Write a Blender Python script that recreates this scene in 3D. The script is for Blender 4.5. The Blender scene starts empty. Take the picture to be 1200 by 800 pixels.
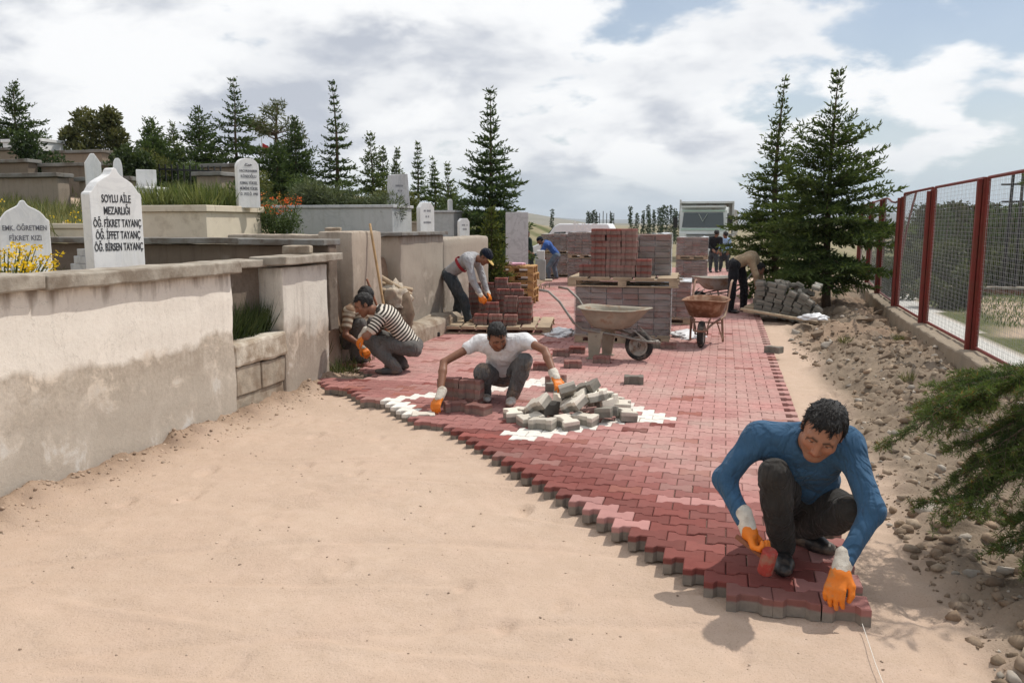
import bpy, bmesh, math, random
import numpy as np
from mathutils import Vector, Matrix, noise as mnoise

scene = bpy.context.scene
COL = scene.collection
R = math.radians
rng = np.random.default_rng(7)
random.seed(7)

# ------------------------------------------------------------------ helpers
def link(o, parent=None):
    COL.objects.link(o)
    if parent is not None:
        o.parent = parent
    return o

def tag(o, label=None, cat=None, group=None, kind=None):
    if label: o['label'] = label
    if cat: o['category'] = cat
    if group: o['group'] = group
    if kind: o['kind'] = kind
    return o

def empty(name, loc=(0, 0, 0), rz=0.0, label=None, cat=None, group=None):
    o = bpy.data.objects.new(name, None)
    o.empty_display_size = 0.1
    o.location = loc
    o.rotation_euler = (0, 0, rz)
    link(o)
    return tag(o, label, cat, group)

def mesh_obj(name, verts, faces, mats, parent=None, smooth=False, fmat=None, loc=None, rot=None):
    me = bpy.data.meshes.new(name)
    me.from_pydata([tuple(v) for v in verts], [], [tuple(int(i) for i in f) for f in faces])
    for m in (mats if isinstance(mats, (list, tuple)) else [mats]):
        me.materials.append(m)
    if fmat is not None:
        me.polygons.foreach_set('material_index', np.asarray(fmat, dtype=np.int32))
    if smooth:
        me.polygons.foreach_set('use_smooth', np.ones(len(me.polygons), dtype=bool))
    me.update()
    o = bpy.data.objects.new(name, me)
    if loc is not None: o.location = loc
    if rot is not None: o.rotation_euler = rot
    return link(o, parent)

def fast_mesh(name, V, F, mats, parent=None, smooth=False, loc=None, fmat=None):
    """V (n,3) float, F (m,k) int with constant k."""
    V = np.ascontiguousarray(V, dtype=np.float32); F = np.ascontiguousarray(F, dtype=np.int32)
    me = bpy.data.meshes.new(name)
    m, k = F.shape
    me.vertices.add(len(V)); me.vertices.foreach_set('co', V.ravel())
    me.loops.add(m * k); me.loops.foreach_set('vertex_index', F.ravel())
    me.polygons.add(m)
    me.polygons.foreach_set('loop_start', np.arange(0, m * k, k, dtype=np.int32))
    me.polygons.foreach_set('loop_total', np.full(m, k, dtype=np.int32))
    for mt in (mats if isinstance(mats, (list, tuple)) else [mats]):
        me.materials.append(mt)
    if fmat is not None:
        me.polygons.foreach_set('material_index', np.asarray(fmat, dtype=np.int32))
    if smooth:
        me.polygons.foreach_set('use_smooth', np.ones(m, dtype=bool))
    me.update(calc_edges=True); me.validate()
    o = bpy.data.objects.new(name, me)
    if loc is not None: o.location = loc
    return link(o, parent)

def set_col(o, cols, name='Col'):
    """per-vertex colour (n,3)"""
    a = o.data.color_attributes.new(name, 'FLOAT_COLOR', 'POINT')
    c = np.ones((len(o.data.vertices), 4), dtype=np.float32); c[:, :3] = cols
    a.data.foreach_set('color', c.ravel())

def set_f(o, vals, name):
    a = o.data.attributes.new(name, 'FLOAT', 'POINT')
    a.data.foreach_set('value', np.asarray(vals, dtype=np.float32))

class MB:
    """collects simple shapes into one mesh"""
    def __init__(s): s.v = []; s.f = []; s.m = []
    def add(s, V, F, m=0):
        b = len(s.v); s.v += [tuple(v) for v in V]
        s.f += [tuple(i + b for i in f) for f in F]; s.m += [m] * len(F); return s
    def box(s, c, size, M=None, m=0, taper=1.0):
        hx, hy, hz = size[0] / 2, size[1] / 2, size[2] / 2
        P = [(-hx, -hy, -hz), (hx, -hy, -hz), (hx, hy, -hz), (-hx, hy, -hz),
             (-hx * taper, -hy * taper, hz), (hx * taper, -hy * taper, hz), (hx * taper, hy * taper, hz), (-hx * taper, hy * taper, hz)]
        P = [Vector(p) for p in P]
        if M is not None: P = [M @ p for p in P]
        P = [p + Vector(c) for p in P]
        return s.add(P, [(0, 3, 2, 1), (4, 5, 6, 7), (0, 1, 5, 4), (1, 2, 6, 5), (2, 3, 7, 6), (3, 0, 4, 7)], m)
    def bar(s, a, b, w, h=None, m=0):
        a = Vector(a); b = Vector(b); d = b - a; L = d.length
        h = h or w
        q = d.to_track_quat('Z', 'Y').to_matrix()
        return s.box((a + b) / 2, (w, h, L), q, m)
    def tube(s, pts, r, n=8, m=0, caps=True):
        pts = [Vector(p) for p in pts]
        rs = r if isinstance(r, (list, tuple)) else [r] * len(pts)
        b = len(s.v); up = Vector((0.13, 0.27, 0.95)); F = []; prev = None
        for i, p in enumerate(pts):
            d = (pts[min(i + 1, len(pts) - 1)] - pts[max(i - 1, 0)]).normalized()
            x = d.cross(up if prev is None else prev)
            if x.length < 1e-4: x = d.cross(Vector((1, 0, 0)))
            x.normalize(); y = d.cross(x).normalized(); prev = -y if False else up if prev is None else prev
            for k in range(n):
                a = 2 * math.pi * k / n
                s.v.append(tuple(p + (x * math.cos(a) + y * math.sin(a)) * rs[i]))
        for i in range(len(pts) - 1):
            for k in range(n):
                F.append((b + i * n + k, b + i * n + (k + 1) % n, b + (i + 1) * n + (k + 1) % n, b + (i + 1) * n + k))
        if caps:
            F.append(tuple(b + k for k in reversed(range(n))))
            F.append(tuple(b + (len(pts) - 1) * n + k for k in range(n)))
        s.f += F; s.m += [m] * len(F); return s
    def cyl(s, a, b, r, n=16, m=0): return s.tube([a, b], r, n, m)
    def lathe(s, prof, c=(0, 0, 0), n=20, M=None, m=0):
        """prof: (r, z) pairs"""
        b = len(s.v)
        for r_, z in prof:
            for k in range(n):
                a = 2 * math.pi * k / n
                p = Vector((r_ * math.cos(a), r_ * math.sin(a), z))
                if M is not None: p = M @ p
                s.v.append(tuple(p + Vector(c)))
        F = []
        for i in range(len(prof) - 1):
            for k in range(n):
                F.append((b + i * n + k, b + i * n + (k + 1) % n, b + (i + 1) * n + (k + 1) % n, b + (i + 1) * n + k))
        s.f += F; s.m += [m] * len(F); return s
    def prism(s, poly, axis, a, b, m=0):
        """poly in the plane perpendicular to axis ('x': (y,z), 'y': (x,z), 'z': (x,y)); extruded from a to b"""
        def P(p, t):
            return {'x': (t, p[0], p[1]), 'y': (p[0], t, p[1]), 'z': (p[0], p[1], t)}[axis]
        n = len(poly); V = [P(p, a) for p in poly] + [P(p, b) for p in poly]
        F = [tuple(range(n)), tuple(range(2 * n - 1, n - 1, -1))] + [(i, i + n, (i + 1) % n + n, (i + 1) % n) for i in range(n)]
        return s.add(V, F, m)
    def build(s, name, mats, parent=None, bevel=0.0, smooth=False, loc=None, rot=None, jitter=0.0, segs=2, cuts=0):
        bm = bmesh.new()
        vs = [bm.verts.new(v) for v in s.v]
        for f, m in zip(s.f, s.m):
            try:
                fc = bm.faces.new([vs[i] for i in f]); fc.material_index = m
            except ValueError:
                pass
        bmesh.ops.recalc_face_normals(bm, faces=bm.faces)
        if bevel > 0:
            es = [e for e in bm.edges if len(e.link_faces) == 2 and e.calc_face_angle(0) > 0.5]
            bmesh.ops.bevel(bm, geom=es, offset=bevel, segments=segs, affect='EDGES', profile=0.5, clamp_overlap=True)
        if cuts:
            bmesh.ops.triangulate(bm, faces=[f for f in bm.faces if len(f.verts) > 4])
            for _ in range(cuts):
                es = [e for e in bm.edges if e.calc_length() > jitter * 8]
                bmesh.ops.subdivide_edges(bm, edges=es, cuts=1, use_grid_fill=True)
        if jitter > 0:
            for v in bm.verts:
                n = mnoise.noise_vector(v.co * 4.0) * jitter + mnoise.noise_vector(v.co * 13.0) * jitter * 0.5
                v.co += n
        me = bpy.data.meshes.new(name); bm.to_mesh(me); bm.free()
        for mt in (mats if isinstance(mats, (list, tuple)) else [mats]): me.materials.append(mt)
        if smooth:
            me.polygons.foreach_set('use_smooth', np.ones(len(me.polygons), dtype=bool))
        o = bpy.data.objects.new(name, me)
        if loc is not None: o.location = loc
        if rot is not None: o.rotation_euler = rot
        return link(o, parent)

def copy_tree(o, parent=None):
    c = o.copy(); COL.objects.link(c); c.parent = parent
    for ch in list(o.children): copy_tree(ch, c)
    return c

# ------------------------------------------------------------------ numpy noise
_perm = np.random.default_rng(3).permutation(512).astype(np.int64)
def _h(ix, iy, iz=0):
    return _perm[(_perm[(_perm[ix & 511] + iy) & 511] + iz) & 511] / 511.0
def vnoise2(x, y):
    ix = np.floor(x).astype(np.int64); iy = np.floor(y).astype(np.int64)
    fx = x - ix; fy = y - iy
    fx = fx * fx * (3 - 2 * fx); fy = fy * fy * (3 - 2 * fy)
    a = _h(ix, iy); b = _h(ix + 1, iy); c = _h(ix, iy + 1); d = _h(ix + 1, iy + 1)
    return (a + (b - a) * fx) * (1 - fy) + (c + (d - c) * fx) * fy - 0.5
def fbm2(x, y, o=4, g=0.5):
    s = 0; a = 1.0
    for i in range(o):
        s = s + a * vnoise2(x * 2 ** i + 17.3 * i, y * 2 ** i - 9.1 * i); a *= g
    return s
def vnoise3(P):
    i = np.floor(P).astype(np.int64); f = P - i; f = f * f * (3 - 2 * f)
    out = 0
    for dx in (0, 1):
        for dy in (0, 1):
            for dz in (0, 1):
                w = (f[..., 0] if dx else 1 - f[..., 0]) * (f[..., 1] if dy else 1 - f[..., 1]) * (f[..., 2] if dz else 1 - f[..., 2])
                out = out + w * _h(i[..., 0] + dx, i[..., 1] + dy, i[..., 2] + dz)
    return out - 0.5
def sstep(a, b, x):
    t = np.clip((x - a) / (b - a), 0, 1); return t * t * (3 - 2 * t)

# ------------------------------------------------------------------ materials
class NT:
    def __init__(s, name):
        s.m = bpy.data.materials.new(name); s.m.use_nodes = True
        s.t = s.m.node_tree; s.t.nodes.clear()
        s.out = s.n('ShaderNodeOutputMaterial')
        s.b = s.n('ShaderNodeBsdfPrincipled'); s.l(s.b.outputs[0], s.out.inputs[0])
        s._tc = None
    def n(s, typ, **kw):
        k = s.t.nodes.new(typ)
        for a, v in kw.items(): setattr(k, a, v)
        return k
    def l(s, a, b): s.t.links.new(a, b)
    def tc(s, which='Object'):
        if s._tc is None: s._tc = s.n('ShaderNodeTexCoord')
        return s._tc.outputs[which]
    def noise(s, scale, detail=4, rough=0.55, vec=None, dist=0.0):
        k = s.n('ShaderNodeTexNoise'); k.inputs['Scale'].default_value = scale
        k.inputs['Detail'].default_value = detail; k.inputs['Roughness'].default_value = rough
        k.inputs['Distortion'].default_value = dist
        s.l(vec if vec is not None else s.tc(), k.inputs['Vector']); return k.outputs[0]
    def map(s, v, a, b, c=0.0, d=1.0, smooth=False):
        k = s.n('ShaderNodeMapRange'); k.interpolation_type = 'SMOOTHSTEP' if smooth else 'LINEAR'
        s.l(v, k.inputs[0])
        for i, x in zip((1, 2, 3, 4), (a, b, c, d)): k.inputs[i].default_value = x
        return k.outputs[0]
    def math(s, op, a, b=None):
        k = s.n('ShaderNodeMath', operation=op)
        for i, x in enumerate((a, b)):
            if x is None: continue
            if isinstance(x, (int, float)): k.inputs[i].default_value = x
            else: s.l(x, k.inputs[i])
        return k.outputs[0]
    def mix(s, f, a, b, blend='MIX'):
        k = s.n('ShaderNodeMix'); k.data_type = 'RGBA'; k.blend_type = blend
        for i, x in ((0, f), (6, a), (7, b)):
            if isinstance(x, (int, float)): k.inputs[i].default_value = x
            elif isinstance(x, tuple): k.inputs[i].default_value = (*x, 1.0) if len(x) == 3 else x
            else: s.l(x, k.inputs[i])
        return k.outputs[2]
    def attr(s, name, out='Color'):
        k = s.n('ShaderNodeAttribute'); k.attribute_name = name; return k.outputs[out]
    def sep(s, vec):
        k = s.n('ShaderNodeSeparateXYZ'); s.l(vec, k.inputs[0]); return k.outputs
    def color(s, c):
        if isinstance(c, tuple): s.b.inputs['Base Color'].default_value = (*c, 1)
        else: s.l(c, s.b.inputs['Base Color'])
    def rough(s, r):
        if isinstance(r, (int, float)): s.b.inputs['Roughness'].default_value = r
        else: s.l(r, s.b.inputs['Roughness'])
    def bump(s, h, strength=0.3, dist=0.01):
        k = s.n('ShaderNodeBump'); k.inputs['Strength'].default_value = strength; k.inputs['Distance'].default_value = dist
        s.l(h, k.inputs['Height']); s.l(k.outputs[0], s.b.inputs['Normal']); return k
    def spec(s, v): s.b.inputs['Specular IOR Level'].default_value = v

def simple(name, c, rough=0.8, var=0.15, scale=8.0, bump=0.0, bscale=60.0, spec=0.3, metal=0.0, dirt=None, dirt_amt=0.5, dscale=3.0):
    t = NT(name)
    n = t.noise(scale, 5, 0.6)
    lo = tuple(x * (1 - var) for x in c); hi = tuple(min(1, x * (1 + var)) for x in c)
    col = t.mix(t.map(n, 0.3, 0.7), lo, hi)
    if dirt is not None:
        dm = t.map(t.noise(dscale, 6, 0.65), 0.62 - dirt_amt * 0.3, 0.78 - dirt_amt * 0.3)
        col = t.mix(dm, col, dirt)
    t.color(col); t.rough(rough); t.spec(spec); t.b.inputs['Metallic'].default_value = metal
    if bump > 0: t.bump(t.noise(bscale, 6, 0.6), bump, 0.01)
    return t.m
# ------------------------------------------------------------------ camera
cam_d = bpy.data.cameras.new('camera'); cam = bpy.data.objects.new('camera', cam_d); COL.objects.link(cam)
cam_d.sensor_width = 36.0; cam_d.lens = 36.0 * 960 / 1200; cam_d.clip_end = 20000; cam_d.clip_start = 0.05
PITCH = math.atan((400 - 262) / 960); YAW = math.atan(250 / (960 / math.cos(PITCH)))
cam.location = (0, 0, 1.8); cam.rotation_euler = (math.pi / 2 - PITCH, 0, YAW)
scene.camera = cam
scene.render.resolution_x = 1024; scene.render.resolution_y = 682
scene.view_settings.view_transform = 'Standard'; scene.view_settings.look = 'None'
scene.view_settings.exposure = 0.0; scene.view_settings.gamma = 1.0
scene.cycles.max_bounces = 6; scene.cycles.transparent_max_bounces = 24

# ------------------------------------------------------------------ light
SUN_EL, SUN_AZ = 57.0, 45.0          # azimuth measured from +Y towards +X
sl = bpy.data.lights.new('sun', 'SUN'); sl.energy = 3.3; sl.angle = R(0.53); sl.color = (1.0, 0.95, 0.87)
so = bpy.data.objects.new('sun', sl); COL.objects.link(so)
sd = Vector((math.sin(R(SUN_AZ)) * math.cos(R(SUN_EL)), math.cos(R(SUN_AZ)) * math.cos(R(SUN_EL)), math.sin(R(SUN_EL))))
so.rotation_euler = sd.to_track_quat('Z', 'Y').to_euler(); so.location = (0, 0, 30)

def build_world():
    w = bpy.data.worlds.new('World'); scene.world = w; w.use_nodes = True
    t = w.node_tree; t.nodes.clear()
    N = lambda typ, **k: (lambda n: ([setattr(n, a, v) for a, v in k.items()], n)[1])(t.nodes.new(typ))
    L = t.links.new
    out = N('ShaderNodeOutputWorld'); bg = N('ShaderNodeBackground'); bg.inputs[1].default_value = 0.1
    L(bg.outputs[0], out.inputs[0])
    sky = N('ShaderNodeTexSky'); sky.sky_type = 'NISHITA'; sky.sun_disc = False
    sky.sun_elevation = R(SUN_EL); sky.sun_rotation = R(SUN_AZ); sky.air_density = 1.0; sky.dust_density = 1.5; sky.ozone_density = 1.0
    tc = N('ShaderNodeTexCoord')
    sx = N('ShaderNodeSeparateXYZ'); L(tc.outputs['Generated'], sx.inputs[0])
    def M(op, a, b=None, c=None):
        n = N('ShaderNodeMath', operation=op)
        for i, x in enumerate((a, b, c)):
            if x is None: continue
            if isinstance(x, (int, float)): n.inputs[i].default_value = x
            else: L(x, n.inputs[i])
        return n.outputs[0]
    def MR(v, a, b, c=0.0, d=1.0):
        n = N('ShaderNodeMapRange'); n.interpolation_type = 'SMOOTHSTEP'; L(v, n.inputs[0])
        for i, x in zip((1, 2, 3, 4), (a, b, c, d)): n.inputs[i].default_value = x
        return n.outputs[0]
    def MIX(f, a, b):
        n = N('ShaderNodeMix'); n.data_type = 'RGBA'
        for i, x in ((0, f), (6, a), (7, b)):
            if isinstance(x, (int, float)): n.inputs[i].default_value = x
            elif isinstance(x, tuple): n.inputs[i].default_value = (*x, 1)
            else: L(x, n.inputs[i])
        return n.outputs[2]
    x, y, z = sx.outputs
    # a cloud layer: the view direction meets a curved sheet
    zz = M('ADD', M('MAXIMUM', z, 0.0), 0.34)
    px = M('DIVIDE', x, zz); py = M('DIVIDE', y, zz)
    cb = N('ShaderNodeCombineXYZ'); L(px, cb.inputs[0]); L(py, cb.inputs[1])
    def NOISE(vec, scale, det, rough, dist=0.0, off=(0, 0, 0)):
        mp = N('ShaderNodeMapping'); mp.inputs['Location'].default_value = off; L(vec, mp.inputs[0])
        n = N('ShaderNodeTexNoise'); n.inputs['Scale'].default_value = scale; n.inputs['Detail'].default_value = det
        n.inputs['Roughness'].default_value = rough; n.inputs['Distortion'].default_value = dist
        L(mp.outputs[0], n.inputs['Vector']); return n.outputs[0]
    v = cb.outputs[0]
    big = NOISE(v, 1.9, 9, 0.50, 0.15, (3.1, 0.4, 0))
    mid = NOISE(v, 4.6, 9, 0.55, 0.15, (0.7, 2.2, 1.3))
    # the deck is closed to the west (-x) and breaks up to the east
    bias = MR(x, -0.50, 0.36, 0.11, -0.048)
    dens = M('ADD', M('ADD', M('MULTIPLY', big, 0.62), M('MULTIPLY', mid, 0.38)), bias)
    cover = MR(dens, 0.44, 0.515)
    thick = MR(dens, 0.52, 0.68)
    shade = NOISE(v, 2.6, 8, 0.52, 0.2, (5.0, 1.0, 2.0))
    grey = M('MULTIPLY', M('MULTIPLY', MR(shade, 0.40, 0.55), MR(x, -.7, .4, 1.1, .8)), M('ADD', M('MULTIPLY', thick, 0.8), 0.2))
    cloud = MIX(grey, (10.3, 10.35, 10.4), (5.5, 5.85, 6.6))
    # the blue between: the Nishita sky, whitened by thin high cloud
    thin = NOISE(v, 0.6, 5, 0.6, 0.5, (1.0, 7.0, 0))
    blue = MIX(MR(thin, 0.3, 0.75, 0.12, 0.55), sky.outputs[0], (8.0, 8.8, 9.5))
    blue = MIX(MR(z, 0.0, 0.12, 0.75, 0.0), blue, (5.0, 6.3, 7.5))
    col = MIX(M('MULTIPLY', cover, MR(z, 0.005, 0.09, 0.25, 0.97)), blue, cloud)
    below = MR(z, -0.03, 0.0, 0.0, 1.0)
    col = MIX(below, (2.2, 1.9, 1.6), col)
    L(col, bg.inputs[0])
build_world()

# ------------------------------------------------------------------ shared materials
SAND = (0.60, 0.445, 0.315)
def ground_mat():
    t = NT('ground')
    pos = t.tc('Object')
    n1 = t.noise(0.8, 5, 0.6); n2 = t.noise(9, 6, 0.65); n3 = t.noise(120, 3, 0.7); n4 = t.noise(2.6, 5, 0.6)
    sand = t.mix(t.map(n1, 0.3, 0.7), (0.495, 0.370, 0.285), (0.56, 0.43, 0.338))
    sand = t.mix(t.map(n4, 0.45, 0.65, 0, 0.55), sand, (0.55, 0.405, 0.315))
    sand = t.mix(t.map(n2, 0.35, 0.7, 0, 0.6), sand, (0.465, 0.345, 0.255))
    sand = t.mix(t.map(n3, 0.44, 0.30, 0, 0.7), sand, (0.33, 0.24, 0.17))
    sand = t.mix(t.map(n3, 0.62, 0.75, 0, 0.35), sand, (0.68, 0.56, 0.45))
    rub = t.mix(t.map(n2, 0.3, 0.7), (0.17, 0.128, 0.092), (0.29, 0.225, 0.165))
    rub = t.mix(t.map(n3, 0.4, 0.6, 0, 0.5), rub, (0.24, 0.195, 0.15))
    rub = t.mix(t.map(n4, 0.55, 0.7, 0, 0.6), rub, (0.16, 0.125, 0.09))
    grass = t.mix(t.map(n2, 0.3, 0.7), (0.055, 0.075, 0.025), (0.13, 0.13, 0.055))
    dry = t.mix(t.map(n4, 0.3, 0.7), (0.20, 0.17, 0.10), (0.30, 0.26, 0.17))
    dark = t.mix(t.map(n2, 0.3, 0.7), (0.22, 0.15, 0.105), (0.36, 0.255, 0.18))
    pale = t.mix(t.map(n2, 0.3, 0.7), (0.50, 0.49, 0.46), (0.60, 0.585, 0.55))
    c = t.mix(t.attr('m_rub', 'Fac'), sand, rub)
    c = t.mix(t.attr('m_dark', 'Fac'), c, dark)
    c = t.mix(t.attr('m_dry', 'Fac'), c, dry)
    c = t.mix(t.attr('m_grass', 'Fac'), c, grass)
    c = t.mix(t.attr('m_pale', 'Fac'), c, pale)
    t.color(c); t.rough(0.95); t.spec(0.1)
    n5 = t.noise(42, 5, 0.7); pt = t.map(t.noise(1.7, 4, .6), .42, .62, .25, 1.0)
    h = t.math('ADD', t.math('MULTIPLY', n3, 0.55), t.math('MULTIPLY', n2, 1.0)); h = t.math('ADD', h, t.math('MULTIPLY', t.math('MULTIPLY', n5, pt), 1.3))
    t.bump(h, 0.75, 0.011)
    return t.m
M_GROUND = ground_mat()

def fence_x(y): return 2.98 + 0.05 * np.clip(y - 12, 0, 20)

def terrain(x, y, fine=True):
    x = np.asarray(x, float); y = np.asarray(y, float)
    z = np.zeros_like(x)
    # left: the plots behind the road walls rise in terraces to the west
    plot = 1.12 + 0.25 * sstep(8.6, 9.2, y) + 0.14 * np.clip(-7.5 - x, 0, 40) - 0.05 * np.clip(-48 - x, 0, 400)
    plot = plot + 0.15 * fbm2(x * 0.3, y * 0.3, 3)
    near_fade = 1 - sstep(22, 30, y) * sstep(-16, -9, x)
    edge_w = 0.25 + 3.6 * sstep(15.2, 17.5, y)
    far_fade = 1 - sstep(45, 120, y)
    left = 1 - sstep(-4.75 - edge_w + 0.23, -4.52, x)
    z = z * (1 - left) + plot * near_fade * far_fade * left
    # right: rubble bank rising to the footing of the fence
    fx = fence_x(y)
    bank = sstep(0.9, 2.2, x) * (0.14 + 0.05 * np.sin(y * 0.7)) * (1 - 0.9 * sstep(fx - 0.9, fx - 0.25, x) * sstep(8.5, 10.5, y))
    inner = (1 - sstep(fx - 0.05, fx + 0.05, x))
    nz = fbm2(x * 1.7, y * 1.7, 4) * 0.19 + np.abs(fbm2(x * 4 + 3, y * 4, 4)) * 0.14 + np.abs(fbm2(x * 10, y * 10 + 2, 3)) * 0.09
    rub = sstep(0.85, 1.5, x + 0.25 * fbm2(y * 0.8, x * 0.5, 2)) * (1 - sstep(26, 34, y))
    z = z + (bank + nz * rub) * inner * (1 - sstep(26, 34, y)) * (x > 0.5)
    # beyond the fence the ground lies lower and falls away
    outer = 1 - inner
    drop = -0.5 - 1.6 * sstep(30, 60, y) - 0.03 * np.clip(x - 9, 0, 60)
    z = np.where(x > 2.0, z * inner + drop * outer * (x > 2.0), z)
    # far plain
    d = np.hypot(x, y)
    plain = -2.0 * sstep(60, 160, d)
    z = np.where(d > 60, z * (1 - sstep(60, 160, d)) + plain, z)
    if fine:
        # raked and trodden sand of the road bed
        road = sstep(-4.5, -4.3, x) * (1 - sstep(0.9, 1.5, x)) * (1 - sstep(11, 14, y))
        s = fbm2(x * 0.9 + 5, y * 0.9, 3) * 0.032 + fbm2(x * 3.1, y * 3.1, 3) * 0.013 + fbm2(x * 8, y * 8, 3) * 0.010 * sstep(-0.25, 0.3, fbm2(x * 0.8 + 3, y * 0.8, 2))
        for (ax_, bx_, c_, k_) in SCREED:
            dd = y - (c_ + ax_ * x + bx_ * x * x) ; s = s + k_ * (np.exp(-(dd / .028) ** 2) - np.exp(-((dd - .06) / .035) ** 2)) * sstep(-.12, .12, fbm2(x * .9 + c_, y * .4, 2))
        s = s - 0.014 * np.exp(-((y - 4.7 + 0.10 * (x + 2) ** 2 - 0.3 * x) / 0.035) ** 2) - 0.014 * np.exp(-((y - 3.6 - 0.22 * x + 0.05 * x ** 2) / 0.035) ** 2) * sstep(-3.6, -2.6, x)
        a = x * 0.35 + y * 0.94 + 0.35 * fbm2(x * 0.7, y * 0.7, 2)
        s = s + 0.006 * np.maximum(0, np.sin(a * 9.0)) ** 6 * sstep(0.0, 0.25, fbm2(x * 0.6 + 8, y * 0.6, 2))
        z = z + s * road
        # disturbed soil heaped along the foot of the wall
        toe = np.exp(-((x + 4.33) / 0.16) ** 2) * (1 - sstep(8.3, 8.9, y))
        z = z + toe * (0.05 + 0.20 * np.abs(fbm2(x * 3.3, y * 3.3, 4)))
        # footprints and dents
        for fxp, fyp, r, dp in FOOT:
            q = ((x - fxp) / r) ** 2 + ((y - fyp) / (r * 1.9)) ** 2
            z = z - 1.0 * dp * np.exp(-q ** 3) + 0.30 * dp * np.exp(-((q - 1.7) / .6) ** 2)
    return z
_fr = np.random.default_rng(11)
FOOT = [(_fr.uniform(-4.0, 0.2), _fr.uniform(2.4, 7.2), _fr.uniform(0.04, 0.06), _fr.uniform(0.010, 0.022)) for _ in range(46)]
SCREED = [(.10, .03, 3.1, .012), (.16, -.02, 3.9, .010), (-.05, .05, 4.6, .012), (.3, .04, 5.6, .012), (.02, -.03, 2.75, .012), (.55, .06, 6.6, .010)]
FOOT += [(0.95, 4.0, 0.09, 0.02), (1.05, 4.5, 0.09, 0.02), (0.9, 3.55, 0.08, 0.015), (1.0, 5.2, 0.1, 0.02)]
def tz(x, y): return float(terrain(np.array([x]), np.array([y]))[0])

def build_ground():
    xs = np.concatenate([[-6000, -3000, -1500, -800, -400, -220, -130, -80, -60], np.arange(-50, -8, 1.0), np.arange(-8, -4.8, 0.25),
                         np.arange(-4.8, 1.2, 0.026), np.arange(1.2, 3.4, 0.04), np.arange(3.5, 8, 0.25), np.arange(8, 40, 1.0), [45, 55, 70, 100, 160, 300, 600, 1200, 2500, 6000]])
    ys = np.concatenate([[-6000, -1500, -300, -60, -20, -6, -2, 0, 1], np.arange(1.6, 2.2, .05), np.arange(2.2, 6.4, 0.026), np.arange(6.4, 9.5, 0.04), np.arange(9.5, 20, 0.08), np.arange(20, 34, 0.3),
                         np.arange(34, 70, 2.0), [75, 90, 110, 140, 180, 240, 330, 480, 700, 1000, 1500, 2500, 4000, 8000]])
    X, Y = np.meshgrid(xs, ys, indexing='xy')
    Z = terrain(X, Y)
    V = np.stack([X.ravel(), Y.ravel(), Z.ravel()], 1)
    ny, nx = X.shape
    i = np.arange(ny - 1)[:, None] * nx + np.arange(nx - 1)[None]
    F = np.stack([i, i + 1, i + nx + 1, i + nx], -1).reshape(-1, 4)
    o = fast_mesh('ground', V, F, M_GROUND, smooth=True)
    tag(o, kind='structure')
    x, y = X.ravel(), Y.ravel()
    fx = fence_x(y)
    wob = 0.28 * fbm2(y * 0.9, x * 0.9, 3)
    rub = sstep(0.95, 1.35, x + wob) * (x < fx + 0.3)
    # a tongue of sand along the right-hand paving edge
    set_f(o, rub, 'm_rub')
    toe = np.exp(-((x + 4.35 + 0.1 * fbm2(y * 3, x, 2)) / 0.2) ** 2) * (y < 8.8)
    dark = np.clip(toe * 0.9, 0, 1)
    dark = np.maximum(dark, sstep(-4.55, -4.7, x) * (y < 24) * (x > -9))
    dark = np.maximum(dark, sstep(0.9, 1.5, x) * sstep(10.5, 14, y) * (x < fx) * 0.75 * sstep(-0.2, 0.15, fbm2(x, y, 3)))
    set_f(o, dark, 'm_dark')
    far = sstep(34, 60, np.hypot(x, y))
    set_f(o, np.maximum(far, sstep(28, 36, y)), 'm_dry')
    gr = (x < -5.5) * sstep(-0.1, 0.1, fbm2(x * 0.6, y * 0.6, 3)) * (np.hypot(x, y) < 80)
    gr = np.maximum(gr, (x > 5.0 + 0.06 * (y - 15)) * (np.hypot(x, y) < 140) * 1.0 * sstep(-0.45, 0.05, fbm2(x * 0.4, y * 0.4, 3)))
    set_f(o, gr, 'm_grass')
    pale = (x > fx + 0.1) * (x < 5.0 + 0.06 * (y - 15)) * (y < 31) * (y > -20)
    set_f(o, pale.astype(float), 'm_pale')
build_ground()

# distant hills on the horizon
def hills(name, d, prof, depth, col):
    us = np.array([p[0] for p in prof]); vs = np.array([p[1] for p in prof])
    n = 90; uu = np.linspace(us[0], us[-1], n); vv = np.interp(uu, us, vs)
    vv = vv + 0.5 * fbm2(uu * 0.05, uu * 0 + d, 4) * np.interp(uu, us, np.where(vs < 261, 1.6, 0.3))
    V = []; 
    ang = YAW - np.arctan((uu - 600) / (960 / math.cos(PITCH)))    # counter-clockwise from +Y
    for k, (f, hf) in enumerate([(0.72, -0.15), (0.85, 0.42), (1.0, 1.0), (1.25, 0.75), (1.5, -0.2)]):
        dd = d * f; hh = (262 - vv) / 970 * d
        lump = 1 + 0.35 * fbm2(uu * 0.04 + 7 * k, uu * 0 + 3.3 * k, 3) * (k not in (2,))
        z = 1.8 - 4 + (hh + 2.2) * hf * lump
        V.append(np.stack([-np.sin(ang) * dd, np.cos(ang) * dd, z], 1))
    V = np.concatenate(V); i = np.arange(4)[:, None] * n + np.arange(n - 1)[None]
    F = np.stack([i, i + 1, i + n + 1, i + n], -1).reshape(-1, 4)
    tag(fast_mesh(name, V, F, col, smooth=True), kind='structure')
def hill_mat(name, a, b):
    t = NT(name); t.color(t.mix(t.map(t.noise(0.006, 6, 0.6), 0.35, 0.65), a, b)); t.rough(1.0); t.spec(0.0); return t.m
hills('hills', 2600, [(300, 261), (430, 256), (520, 247), (585, 246), (612, 248), (650, 255), (690, 260.5), (800, 262)], 1, hill_mat('hill_dry', (0.25, 0.22, 0.17), (0.17, 0.16, 0.11)))
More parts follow.
